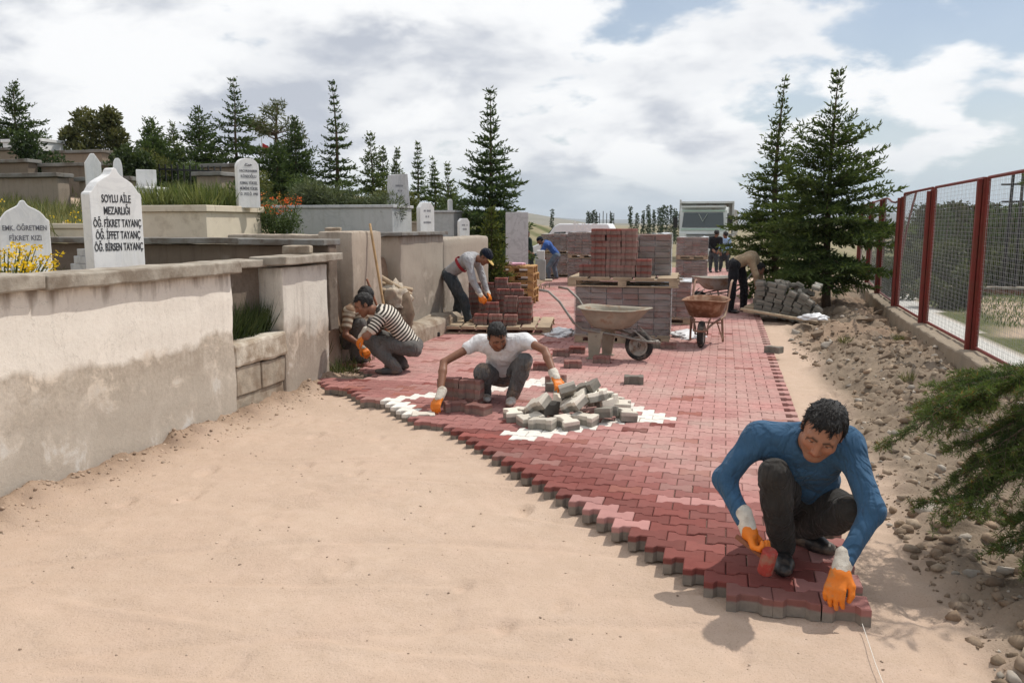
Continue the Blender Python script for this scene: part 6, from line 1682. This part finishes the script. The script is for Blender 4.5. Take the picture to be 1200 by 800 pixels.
conifer('broad tall fir beside the grey slab, tallest tree behind the concrete walls', (-6.05, 21.2, tz(-6.05, 21.2) - .1), 5.30 - tz(-6.05, 21.2), 1.06, 5, 'firs in the cemetery', 0.2, whorls=22, per=7, twigs=12, el=7, blen=.145, bw=.036, bare=.05, droop=.20, gaps=.18, cols=((.038, .072, .030), (.120, .175, .068)), shape=SH_C)
conifer('small yellow-green young fir at the foot of the tallest fir', (-4.72, 16.6, .35), 1.75, .42, 6, 'firs in the cemetery', 0.2, whorls=16, per=7, twigs=10, el=4, blen=.11, bw=.03, bare=.05, profile=.7, cols=((.06, .085, .022), (.17, .20, .055)))

# trees up the slope: (label, x, y, top z, spread, seed, options)
DK = ((.044, .076, .030), (.115, .165, .058)); MD = ((.054, .092, .034), (.145, .200, .068)); LT = ((.068, .105, .042), (.185, .230, .090))
slope = [
 ('dark spruce at the picture edge above the highest terrace wall', -23.9, 24, 6.6, 1.0, 11, dict(cols=DK, per=7, whorls=18)),
 ('low bushy fir behind the blank pointed headstone', -20.9, 27, 5.6, .85, 13, dict(cols=MD, profile=.6)),
 ('slender grey-green fir between two bushy ones', -22.2, 30, 5.9, .55, 14, dict(cols=LT, gaps=.3)),
 ('full dark fir to the near side of the tall bent-topped tree', -18.1, 26, 5.75, 1.15, 15, dict(cols=DK, profile=.62, per=7)),
 ('tall ragged fir with a bent tip behind the arched headstone', -15.9, 25, 6.45, 1.05, 16, dict(cols=DK, gaps=.28, bend=-.35, bare=.25, whorls=15, droop=.4)),
 ('dense fir beside the airy pine', -14.9, 27, 5.45, .95, 17, dict(cols=DK, per=7)),
 ('tall thin-topped fir with a spindly bare leader', -12.95, 26, 6.45, 1.0, 18, dict(cols=DK, leader=.05, profile=1.25, gaps=.18)),
 ('pale loose fir next to the thin-topped one', -12.3, 27.5, 4.9, .75, 19, dict(cols=LT, gaps=.3, profile=.6)),
 ('small dark fir behind the grey tapered headstone', -12.85, 30, 4.65, .72, 20, dict(cols=DK)),
 ('thinnest spindly fir in the row behind the grey tomb', -14.7, 36, 5.2, .4, 21, dict(cols=LT, gaps=.4)),
 ('upright narrow fir, tallest of the row right of the grey headstone'.replace('right of', 'past'), -12.2, 32, 5.0, .62, 22, dict(cols=MD)),
 ('narrow mid-green fir, second of the row past the grey headstone', -12.3, 34, 4.55, .5, 23, dict(cols=MD)),
 ('short fir, last of the row before the tallest broad fir', -11.3, 33, 4.2, .72, 24, dict(cols=LT)),
 ('dark low fir filling in under the thin-topped one', -14.2, 24.5, 4.3, .8, 25, dict(cols=DK, profile=.55, per=7)),
 ('dark shrubby fir behind the planted grey tomb', -16.0, 28.5, 4.2, .9, 26, dict(cols=MD, profile=.5, per=7)),
 ('shrubby dark fir beyond the tall grass', -19.6, 25.5, 4.7, .95, 27, dict(cols=DK, profile=.55, per=7)),
]
for lb, x, y, zt, Rb, sd_, k in slope:
    zb = tz(x, y) - .1
    if zt - zb < 1.2: zb = zt - 1.2
    kk = dict(whorls=20, per=6, twigs=9, el=7, blen=.15, bw=.042, bare=.04, droop=.26, gaps=.20); kk.update(k)
    if kk.get('profile', .85) > .7 and 'leader' not in k: kk['shape'] = (SH_A, SH_B, SH_C)[sd_ % 3]
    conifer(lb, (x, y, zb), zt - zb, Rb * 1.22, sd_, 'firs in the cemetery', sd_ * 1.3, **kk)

def leaf_cloud(centres, n, size, spread, seed, c0, c1, flat=1.0, aspect=.5):
    r = np.random.default_rng(seed); k = r.integers(0, len(centres), n); C = np.array(centres)
    rad = C[k, 3]; d = r.normal(size=(n, 3)); d /= np.linalg.norm(d, axis=1)[:, None]
    d *= (r.random(n) ** .42)[:, None]; d[:, 2] *= flat
    P = C[k, :3] + d * rad[:, None] * spread
    D = d * 1.0 + r.normal(0, .7, (n, 3)) + np.array((0, 0, .25))
    L = size * r.uniform(.6, 1.4, n); V, F = blades(P, D, L, L * aspect, seed + 1, 1)
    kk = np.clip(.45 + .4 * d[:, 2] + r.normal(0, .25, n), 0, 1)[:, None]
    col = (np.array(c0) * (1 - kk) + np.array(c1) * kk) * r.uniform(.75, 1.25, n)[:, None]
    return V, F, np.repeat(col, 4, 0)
def bush(name, label, loc, blobs, n, size, seed, c0, c1, cat='bush', stems=True, group=None, flat=1.0, aspect=.5, part='foliage', mat=None):
    root = empty(name, loc, 0, label, cat, group)
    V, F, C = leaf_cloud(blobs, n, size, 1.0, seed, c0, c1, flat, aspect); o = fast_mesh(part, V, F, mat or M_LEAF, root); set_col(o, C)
    if stems:
        b = MB()
        for x, y, z, q in blobs: b.tube([(x * .1, y * .1, 0), (x * .55, y * .55, z * .5), (x, y, z)], [.03 * q + .008, .02 * q + .005, .004], 5)
        b.build('stem', M_BARK, root)
    return root
def blobs(r_, n, rx, ry, z0, z1, q0, q1): return [(r_.uniform(-rx, rx), r_.uniform(-ry, ry), r_.uniform(z0, z1), r_.uniform(q0, q1)) for _ in range(n)]
br_ = np.random.default_rng(33)
zb = tz(-18.3, 21) - .1
bl = [(-.35, 0, 1.6, .55), (.1, 0, 1.9, .5), (.45, .1, 1.5, .6), (.7, 0, 2.3, .26), (.62, 0, 2.0, .35), (-.5, .1, 1.0, .6), (.2, -.2, 1.0, .7), (.8, 0, .9, .5), (-.2, 0, 2.2, .35), (.9, 0, 1.6, .3), (-.75, 0, 1.7, .25)]
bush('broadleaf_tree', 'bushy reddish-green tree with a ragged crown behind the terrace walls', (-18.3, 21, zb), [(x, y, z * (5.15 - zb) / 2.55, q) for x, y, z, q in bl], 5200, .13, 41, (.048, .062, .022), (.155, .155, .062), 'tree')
zb = tz(-16.8, 18) - .1
bush('shrub', 'dark green shrub growing in front of the dark middle terrace wall', (-16.2, 16.9, 2.6), [(-.35, 0, .95, .38), (-.2, 0, .6, .4), (.1, -.1, .35, .4), (.4, 0, .5, .4), (.3, -.2, .1, .4), (-.5, 0, 1.1, .28), (.65, 0, .15, .35)], 3400, .10, 42, (.015, .028, .012), (.055, .085, .030))
bush('shrub', 'rounded green shrub between the two white headstones up the slope', (-12.2, 15.0, 2.15), [(-.25, 0, .7, .36), (.15, 0, .75, .36), (0, 0, 1.0, .28), (.4, 0, .5, .36), (-.4, 0, .35, .36), (.1, -.1, .25, .42), (.35, 0, .9, .22)], 3600, .09, 43, (.018, .032, .012), (.070, .100, .034))
for k, (x, y, zt, w, lb) in enumerate(((-15.0, 21.5, 3.55, .9, 'mid-green shrub mass under the tall ragged fir'), (-13.2, 21.0, 3.35, .9, 'yellowish shrub under the dense fir, above the orange weeds'), (-11.6, 22.5, 3.1, 1.0, 'dark shrub below the thin-topped fir behind the planted tomb'), (-10.0, 24.0, 2.95, .9, 'green shrub just behind the grey tapered headstone'), (-8.4, 24.5, 2.7, .9, 'low green shrub between the row of firs and the tallest fir'), (-18.6, 23.5, 4.0, 1.1, 'dark shrub filling the gap behind the small white tomb'), (-22.6, 24.5, 4.6, 1.0, 'olive shrub beside the bushy reddish-green tree'), (-9.0, 29.0, 3.0, .8, 'far pale green shrub behind the row of firs'))):
    zb = min(tz(x, y), zt - 1.0); hh = zt - zb
    bush('shrub', lb, (x, y, zb), [(br_.uniform(-.8, .8) * w, br_.uniform(-.4, .4), br_.uniform(.2, .8) * hh, br_.uniform(.28, .45) * w) for _ in range(9)], 3600, .095, 140 + k, ((.030, .052, .020), (.055, .072, .020))[k % 2], ((.105, .150, .052), (.165, .180, .060))[k % 2], 'shrub', True, None, 1, .35)
# airy pine
zb = tz(-17.4, 30)
ap = empty('pine_tree', (-17.4, 30, zb), 0, 'tall airy pine with bare trunk and tufted pale crown', 'tree')
hh = 6.55 - zb; b = MB(); b.tube([(0, 0, 0), (.05, 0, hh * .4), (-.03, 0, hh * .7), (.1, 0, hh * .97)], [.09, .075, .06, .02], 7); cl = []
for k in range(26):
    a = br_.uniform(0, 6.28); z = hh * br_.uniform(.42, .95); L = 1.0 * (1.15 - abs(z / hh - .68) * 1.8) * br_.uniform(.5, 1.1); e = (math.cos(a) * L, math.sin(a) * L, z + .18 * L)
    b.tube([(0, 0, z - .15), (e[0] * .6, e[1] * .6, z), e], [.03, .02, .008], 4); cl.append((*e, br_.uniform(.18, .34)))
cl.append((.15, 0, hh * .98, .3))
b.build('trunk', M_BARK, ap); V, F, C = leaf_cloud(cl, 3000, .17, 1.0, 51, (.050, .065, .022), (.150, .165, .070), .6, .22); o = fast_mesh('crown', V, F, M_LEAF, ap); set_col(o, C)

# planted graves
bush('shrub', 'dense grey-green shrub filling the top of the long grey tomb', (-6.3, 12.95, 2.05), [(-.85 + .17 * k + br_.normal(0, .04), br_.normal(0, .12), .10 + .14 * math.sin(k * .55 + .4) + br_.normal(0, .04), br_.uniform(.20, .28)) for k in range(11)], 9000, .085, 61, (.035, .050, .024), (.145, .175, .090), 'shrub', False, None, .9, .16)
def tuft_patch(name, label, loc, sx, sy, n, h, seed, c0, c1, w=.012, cat='grass clump', kind=None, lean=.35, zfun=None):
    r = np.random.default_rng(seed); P = np.stack([r.uniform(-sx, sx, n), r.uniform(-sy, sy, n), np.zeros(n)], 1)
    if zfun is not None: P[:, 2] = zfun(P[:, 0] + loc[0], P[:, 1] + loc[1]) - loc[2]
    D = np.stack([r.normal(0, lean, n), r.normal(0, lean, n), np.ones(n)], 1); L = h * r.uniform(.45, 1.15, n)
    V, F = blades(P, D, L, w, seed, 1); k = r.random(n)[:, None]; C = (np.array(c0) * (1 - k) + np.array(c1) * k) * r.uniform(.8, 1.2, n)[:, None]
    o = fast_mesh(name, V, F, M_LEAF, loc=loc); set_col(o, np.repeat(C, 4, 0))
    return tag(o, label, cat) if kind is None else tag(o, label, cat, None, kind)
tuft_patch('grass_clump', 'tall yellow-green grass growing out of the cream tomb', (-7.65, 10.7, 2.0), .62, .5, 1500, .42, 62, (.065, .105, .025), (.22, .24, .085), .018)
tuft_patch('grass_clump', 'weedy grass hanging in the notch behind the low blocks', (-4.55, 7.08, .66), .06, .40, 900, .40, 63, (.025, .045, .014), (.075, .10, .035), .010)
tuft_patch('grass', None, (-7.0, 6.0, 1.15), 2.2, 2.6, 2600, .16, 64, (.07, .09, .03), (.2, .2, .09), .010, None, 'stuff', zfun=terrain)
tuft_patch('grass', None, (-11.5, 11.0, 1.5), 2.6, 2.2, 4200, .34, 65, (.08, .11, .03), (.24, .23, .10), .014, None, 'stuff', zfun=terrain)
tuft_patch('grass', None, (-9, 18.0, 1.5), 4.5, 4.0, 5200, .28, 66, (.05, .08, .025), (.17, .18, .07), .02, None, 'stuff', zfun=terrain)
tuft_patch('grass', None, (-18, 24.0, 2.5), 8.0, 8.0, 6000, .34, 67, (.05, .075, .025), (.16, .17, .07), .03, None, 'stuff', zfun=terrain)
tuft_patch('grass', None, (9.5, 25.0, -.5), 3.6, 5.0, 6000, .16, 68, (.05, .09, .02), (.13, .17, .05), .02, None, 'stuff', zfun=terrain)
tuft_patch('grass', None, (-4.42, 9.05, .05), .18, .5, 260, .22, 69, (.04, .07, .02), (.14, .15, .06), .010, None, 'stuff', zfun=terrain)

def flower_bush(name, label, loc, n_st, h, spread, seed, petal, psize, leafc, n_leaf, heads=9):
    r = np.random.default_rng(seed); root = empty(name, loc, 0, label, 'flowers'); b = MB(); tips = []
    for k in range(n_st):
        a = r.uniform(0, 6.28); q = spread * math.sqrt(r.random()); x, y = math.cos(a) * q, math.sin(a) * q; z = h * r.uniform(.6, 1.05)
        b.tube([(x * .3, y * .3, 0), (x * .7, y * .7, z * .6), (x, y, z)], [.006, .005, .003], 4, caps=False); tips.append((x, y, z))
    b.build('stem', simple('green_stem', (.07, .10, .03), .8), root)
    cl = [(x * .8, y * .8, z * r.uniform(.25, .8), .12) for x, y, z in tips]
    V, F, C = leaf_cloud(cl, n_leaf, .05, 1.0, seed, leafc[0], leafc[1], 1, .3); o = fast_mesh('foliage', V, F, M_LEAF, root); set_col(o, C)
    cl = [(x + r.normal(0, .02), y + r.normal(0, .02), z + r.normal(0, .02), psize * 2.2) for x, y, z in tips]
    V, F, C = leaf_cloud(cl, n_st * heads, psize, 1.0, seed + 1, petal, tuple(min(1, c * 1.25) for c in petal), .5, .9); o = fast_mesh('blossom', V, F, M_LEAF, root); set_col(o, C)
    return root
YL = (.72, .50, .02)
flower_bush('flower_clump', 'yellow flowering weed in front of the half-hidden headstone', (-5.36, 5.10, 1.1), 80, .50, .40, 71, YL, .020, ((.10, .12, .03), (.26, .26, .08)), 900, 16)
flower_bush('flower_clump', 'yellow flowers at the picture edge beside the terrace wall', (-10.9, 10.6, 1.45), 26, .62, .45, 72, YL, .022, ((.08, .11, .03), (.22, .24, .08)), 700)
flower_bush('flower_clump', 'smaller yellow flowers behind the shoulder of the tall ogee headstone', (-9.0, 9.9, 1.45), 18, .50, .32, 73, YL, .020, ((.08, .11, .03), (.22, .24, .08)), 500)
flower_bush('flower_clump', 'orange flowering bush between the cream tomb and the grey tomb', (-6.72, 11.6, 1.5), 40, .68, .36, 74, (.70, .13, .03), .026, ((.035, .06, .02), (.12, .17, .06)), 2600, 7)
flower_bush('flower_clump', 'faded orange weeds beyond the cream tomb, in front of the planted grey tomb', (-7.9, 13.4, 1.6), 30, .70, .45, 75, (.50, .22, .05), .022, ((.07, .10, .03), (.20, .22, .08)), 1600, 5)
bush('shrub', 'dark low shrub behind the arched headstone', (-9.4, 14.6, 1.75), [(-.4, 0, .35, .34), (0, 0, .5, .36), (.4, 0, .4, .34), (.15, 0, .15, .4)], 2600, .085, 76, (.018, .035, .014), (.07, .10, .036))

# poplars far along the plain
for k, (x, zt) in enumerate([(-16.6, 3.6), (-15.9, 2.4), (-15.1, 2.9), (-14.3, 2.5), (-13.4, 3.9), (-12.7, 3.0), (-12.1, 3.4), (-11.6, 4.0), (-11.0, 3.3), (-10.4, 3.6), (-9.9, 3.9), (-9.3, 2.9), (-8.7, 3.2), (-8.0, 2.6), (-7.2, 3.0), (-21.6, 2.6), (-22.8, 2.4), (-24.0, 3.0), (-25.2, 2.5), (-26.4, 2.8), (-31.0, 3.2)]):
    n = 9; H = zt + 3.5
    bush('poplar_tree', 'slim dark poplar in the distant row across the plain', (x * 1.0, 150 + (k % 4) * 4, -2.6), [(br_.normal(0, .06), br_.normal(0, .06), H * (.2 + .8 * i / n), .42 * (1 - .55 * i / n)) for i in range(n + 1)], 420, .34, 100 + k, (.020, .040, .018), (.060, .090, .038), 'tree', False, 'distant poplars', 1.6, .5, 'crown')

# pines beyond the fence
protos = []
for k, (H, Rb, c) in enumerate(((6.2, 1.25, DK), (5.2, 1.35, MD), (7.0, 1.2, DK), (4.6, 1.4, ((.030, .045, .016), (.095, .105, .040))))):
    protos.append(conifer('dark pine in the plantation beyond the red fence', (8 + 3 * k, 46, tz(8 + 3 * k, 46) - .2), H, Rb, 81 + k, 'pines beyond the fence', k, 'pine_tree', whorls=15, per=6, twigs=6, el=4, blen=.26, bw=.075, bare=.08, profile=.7, cols=c))
fr_ = np.random.default_rng(90)
crown_of = lambda t_: [q for q in t_.children if q.name.startswith('crown')][0].data.name
HT = {crown_of(p): h for p, h in zip(protos, (6.2, 5.2, 7.0, 4.6))}
def fit(c, zb_, r):
    d = math.hypot(c.location.x, c.location.y); top = 1.8 + d * 18.0 / 970
    s_ = (top * r.uniform(.70, 1.02) - zb_) / HT[crown_of(c)]; w = s_ * r.uniform(1.15, 1.5); c.scale = (w, w, s_)
for p in protos: fit(p, p.location.z, fr_)
for i in range(230):
    y = fr_.uniform(35, 80); f = fr_.uniform(.0, 1.0); x = (4.2 + .19 * (y - 17)) + f * (6 + y * .24)
    c = copy_tree(protos[int(fr_.integers(0, 4))]); zb_ = tz(x, y) - .2; c.location = (x, y, zb_); c.rotation_euler = (0, 0, fr_.uniform(0, 6.28)); fit(c, zb_, fr_)
for k, (x, y, s_, lb) in enumerate(((5.9, 24.6, .8, 'green bush close beyond the fence panel with the bent top'), (7.6, 33, 1.1, 'broad olive bush beyond the low red-brown wall'), (10.5, 34, 1.2, 'wide green bush beyond the wall near the power pole'), (12.8, 33.5, 1.0, 'dark bush furthest along the low red-brown wall'), (4.9, 27.5, .8, 'yellow-green bush beyond the far fence posts'))):
    bush('bush', lb, (x, y, tz(x, y) - .05), [(br_.uniform(-.7, .7) * s_, br_.uniform(-.5, .5) * s_, br_.uniform(.3, 1.3) * s_, .45 * s_) for _ in range(9)], 3000, .13, 120 + k, (.024, .038, .014), (.095, .115, .040), 'bush', True, 'bushes beyond the fence')

# ------------------------------------------------------------------ near cedar whose boughs hang into the view from the right
def cedar_boughs():
    root = empty('cedar_tree', (2.42, 4.7, .2), 0, 'cedar beside the fence whose tufted green boughs droop over the rubble', 'tree')
    off = np.array((2.42, 4.7, .2)); r = np.random.default_rng(14); wood = MB(); P = []; D = []; K = []
    wood.tube([(0, 0, 0), (.02, 0, 1.0), (0, .03, 2.2), (.03, 0, 2.5)], [.075, .062, .04, .015], 8)
    def tufts(p, d, n, rad, tip):
        for _ in range(n):
            v = r.normal(size=3); v /= np.linalg.norm(v); v = v + np.array(d) * .75 + np.array((0, 0, .25)); P.append(p + r.normal(0, .004, 3)); D.append(v); K.append(tip)
    def twig(p0, d, L, depth, dens=1.0, up=0.0):
        m = max(3, int(L / .022)); p = np.array(p0, float); d = np.array(d, float) / np.linalg.norm(d); pts = [p.copy()]
        for i in range(m):
            f = i / m; d = d + r.normal(0, .05, 3) + np.array((0, 0, -.016 + .012 * f + up)); d /= np.linalg.norm(d); p = p + d * L / m; pts.append(p.copy())
            if i > 0: tufts(p, d, int(20 * dens), .02, .25 + .75 * f if depth else .3 * f)
            if depth < 2 and i > 1 and r.random() < (.58 if depth == 0 else .34):
                sd = np.cross(d, (0, 0, 1)); sd /= max(np.linalg.norm(sd), 1e-6); sg = 1 if (i % 2) else -1
                twig(p, d * .8 + sd * sg * .75 + r.normal(0, .12, 3) + np.array((0, 0, -.12)), L * (.42 if depth == 0 else .40) * (1 - .55 * f) * r.uniform(.7, 1.2) + .03, depth + 1, dens)
        wood.tube(pts, [max(.0016, (.011 if depth == 0 else .004) * L * (1 - .85 * i / len(pts)) + .0012) for i in range(len(pts))], 5, caps=False)
    def bough(a, mid, b, up=0.0):
        a, mid, b = (np.array(q, float) - off for q in (a, mid, b)); L1 = np.linalg.norm(mid - a)
        twig(a + (mid - a) * .5, mid - a, L1 * .5, 0, .8); twig(mid, b - mid, np.linalg.norm(b - mid) * 1.12, 0, 1.0, up)
    bough((2.42, 4.70, 1.05), (1.72, 4.72, 1.10), (.98, 4.62, .90))
    bough((2.42, 4.70, 1.0), (1.80, 4.55, .98), (1.16, 4.40, .74))
    bough((2.42, 4.75, .95), (1.85, 4.85, 1.05), (1.22, 4.95, .95))
    bough((2.42, 4.68, .85), (1.80, 4.40, .80), (1.10, 4.22, .58))
    bough((2.42, 4.66, .80), (1.80, 4.28, .68), (1.34, 4.06, .46))
    bough((2.42, 4.70, .90), (1.95, 4.5, .88), (1.42, 4.34, .66))
    bough((2.42, 4.72, 1.1), (1.95, 4.65, 1.16), (1.30, 4.60, 1.00)); bough((2.42, 4.68, 1.0), (1.9, 4.62, 1.02), (1.25, 4.5, .84)); bough((2.42, 4.68, .95), (1.92, 4.48, .92), (1.45, 4.3, .70)); bough((2.42, 4.68, .75), (1.92, 4.36, .70), (1.30, 4.2, .52))
    bough((2.42, 4.72, 1.15), (1.95, 4.85, 1.12), (1.38, 4.86, 1.02))
    bough((2.42, 4.70, 2.0), (1.95, 4.80, 2.13), (1.56, 4.80, 2.13), .006)
    for a in (0.3, 5.9): bough((2.42, 4.70, 1.3 + a * .2), (2.42 + .4 * math.cos(a), 4.7 + .4 * math.sin(a), 1.4 + a * .2), (2.42 + .8 * math.cos(a), 4.7 + .8 * math.sin(a), 1.3 + a * .2))
    wood.build('trunk', M_BARK, root, smooth=True)
    P = np.array(P); D = np.array(D); K = np.array(K); n = len(P)
    V, F = blades(P, D, r.uniform(.022, .040, n), .0034, 5, 1)
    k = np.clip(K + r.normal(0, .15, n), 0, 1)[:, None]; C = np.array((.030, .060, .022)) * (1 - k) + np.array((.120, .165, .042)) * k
    br = (r.random(n) < .12) & (K > .75); C[br] = np.array((.24, .13, .045)) * r.uniform(.7, 1.2, br.sum())[:, None]
    o = fast_mesh('crown', V, F, M_NEEDLE, root); set_col(o, np.repeat(C, 4, 0))
cedar_boughs()

# ------------------------------------------------------------------ rubble, pebbles and clods
def stone_tpl(sub, seed):
    bm = bmesh.new(); bmesh.ops.create_icosphere(bm, subdivisions=sub, radius=1)
    r = np.random.default_rng(seed); sx = r.uniform(.7, 1.3, 3)
    cuts_ = [(nrm(r.normal(size=3)), r.uniform(.35, .75)) for _ in range(13)]
    for v in bm.verts:
        p = np.array(v.co)
        for nn, dd in cuts_:
            q = p @ nn
            if q > dd: p = p - nn * (q - dd) * 1.0
        p = p * (1 + .12 * mnoise.noise(Vector(p * 3 + seed))) * sx; v.co = Vector(p)
    V = np.array([v.co[:] for v in bm.verts]); F = np.array([[v.index for v in f.verts] for f in bm.faces]); bm.free(); return V, F
def scatter(name, pts, sizes, tpls, cols, mat, seed, sink=.25):
    r = np.random.default_rng(seed); VV = []; FF = []; CC = []; base = 0
    for (x, y, z), s_ in zip(pts, sizes):
        V, F = tpls[int(r.integers(0, len(tpls)))]
        q = r.normal(size=4); q /= np.linalg.norm(q); w, a, b, c = q
        M_ = np.array([[1 - 2 * (b * b + c * c), 2 * (a * b - c * w), 2 * (a * c + b * w)], [2 * (a * b + c * w), 1 - 2 * (a * a + c * c), 2 * (b * c - a * w)], [2 * (a * c - b * w), 2 * (b * c + a * w), 1 - 2 * (a * a + b * b)]])
        P = (V @ M_.T) * s_; P[:, 2] *= .75
        VV.append(P + np.array((x, y, z + s_ * (.32 - sink)))); FF.append(F + base); base += len(V)
        k = r.random(); c = cols[int(r.integers(0, len(cols)))]; CC.append(np.tile(np.array(c) * r.uniform(.7, 1.25), (len(V), 1)))
    o = fast_mesh(name, np.concatenate(VV), np.concatenate(FF), mat); set_col(o, np.concatenate(CC)); return o
def stone_mat():
    t = NT('field_stone'); c = t.attr('Col'); n = t.noise(30, 6, .65)
    t.color(t.mix(t.map(n, .3, .7), t.mix(1.0, c, (.7, .68, .66), 'MULTIPLY'), c)); t.rough(.95); t.spec(.12); t.bump(n, .6, .008); return t.m
M_STONE = stone_mat()
TP1 = [stone_tpl(1, k) for k in range(6)]; TP2 = [stone_tpl(2, 20 + k) for k in range(8)]
SC = [(.33, .25, .18), (.29, .22, .16), (.25, .19, .135), (.35, .28, .21), (.24, .18, .13), (.32, .235, .165), (.30, .23, .17), (.42, .375, .32)]
rr = np.random.default_rng(17)
def fx1(y): return float(fence_x(y)) - .25
pts = []; sz = []
while len(pts) < 19000:
    y = 2.6 + 15 * rr.random() ** 1.5; x0 = 1.12 + .3 * math.sin(y * .9) * .4; x = x0 + (fx1(y) + .4 - x0) * rr.random() ** .9
    if y > 12 and rr.random() < .3: continue
    pts.append((x, y)); sz.append(min(.060, .003 + .0052 * rr.pareto(1.35)))
A = np.array(pts); Z = terrain(A[:, 0], A[:, 1]); tag(scatter('rubble', np.c_[A, Z], sz, TP1, SC, M_STONE, 18), kind='stuff')
pts = np.c_[rr.uniform(-4.2, 1.2, 2600), rr.uniform(2.3, 8.2, 2600)]; keep = pts[:, 0] < np.maximum(edge_x(pts[:, 1]) - .05, (pts[:, 1] < 3.6) * 2); pts = pts[keep]
tag(scatter('gravel', np.c_[pts, terrain(pts[:, 0], pts[:, 1])], np.minimum(.012, .0016 + .0016 * rr.pareto(1.5, len(pts))), TP1, [(.50, .385, .30), (.56, .45, .36), (.36, .275, .21)], M_STONE, 19), kind='stuff')
pts = []; sz = []
for k in range(1500):
    y = rr.uniform(3.4, 9.0); pts.append((-4.34 + abs(rr.normal(0, .17)), y)); sz.append(min(.024, .003 + .0035 * rr.pareto(1.6)))
A = np.array(pts); tag(scatter('dirt', np.c_[A, terrain(A[:, 0], A[:, 1])], sz, TP1, [(.50, .375, .28), (.54, .42, .325), (.42, .31, .23)], M_STONE, 22), kind='stuff')
pts = []; sz = []
for k in range(500):
    pts.append((rr.uniform(-4.45, -4.2), rr.uniform(9.0, 12.0))); sz.append(rr.uniform(.01, .05))
A = np.array(pts); tag(scatter('rubble', np.c_[A, terrain(A[:, 0], A[:, 1]) + .03], sz, TP1, SC, M_STONE, 23), kind='stuff')
for k, (x, y) in enumerate(((1.9, 9.2), (2.3, 7.4), (1.6, 11.6), (2.45, 12.6), (2.1, 5.6))):
    tuft_patch('weed', 'small dry weed sprouting in the rubble strip by the fence', (x, y, tz(x, y)), .07, .07, 70, .14, 200 + k, (.07, .09, .03), (.22, .20, .09), .007, 'weed', None, .5)['group'] = 'weeds in the rubble strip'
# rocks large enough to pick up singly
rocks = []
for k in range(46):
    y = 3.0 + 14 * rr.random() ** 1.3; x = 1.35 + (fx1(y) - 1.35) * rr.random() ** .8; s_ = rr.uniform(.035, .075) * (1.35 if y > 8 else 1)
    rocks.append((x, y, s_))
rocks += [(1.45, 13.2, .13), (1.2, 14.2, .15), (1.75, 15.2, .17), (2.3, 14.6, .16), (2.0, 12.4, .12), (2.45, 11.4, .15), (1.3, 12.1, .09), (2.2, 16.4, .18), (2.62, 13.0, .17), (2.55, 9.8, .14), (1.9, 10.2, .11)]
RM = []
for k in range(10):
    V, F = stone_tpl(3, 50 + k); c = SC[k % len(SC)]
    o = fast_mesh('rock', V, F, M_STONE); set_col(o, np.tile(np.array(c) * .95, (len(V), 1))); RM.append(o.data); bpy.data.objects.remove(o)
for k, (x, y, s_) in enumerate(rocks):
    o = bpy.data.objects.new('rock', RM[k % 10]); o.location = (x, y, tz(x, y) + s_ * .08); o.scale = (s_ * rr.uniform(.8, 1.3), s_ * rr.uniform(.8, 1.3), s_ * rr.uniform(.55, .9)); o.rotation_euler = (rr.uniform(-.4, .4), rr.uniform(-.4, .4), rr.uniform(0, 6.28)); COL.objects.link(o)
    tag(o, 'rough dusty rock lying in the rubble strip between paving and fence', 'rock', 'rocks in the rubble strip')

# ------------------------------------------------------------------ the air over the plain
def build_haze():
    o = MB().box((0, 0, 50), (26000, 26000, 124)).build('haze', [], None)
    m = bpy.data.materials.new('haze_air'); m.use_nodes = True; t = m.node_tree; t.nodes.clear()
    out = t.nodes.new('ShaderNodeOutputMaterial'); v = t.nodes.new('ShaderNodeVolumePrincipled')
    v.inputs['Color'].default_value = (.80, .88, .97, 1); v.inputs['Density'].default_value = .00014; v.inputs['Anisotropy'].default_value = .2
    t.links.new(v.outputs[0], out.inputs['Volume']); o.data.materials.clear(); o.data.materials.append(m)
    tag(o, kind='stuff')
build_haze()
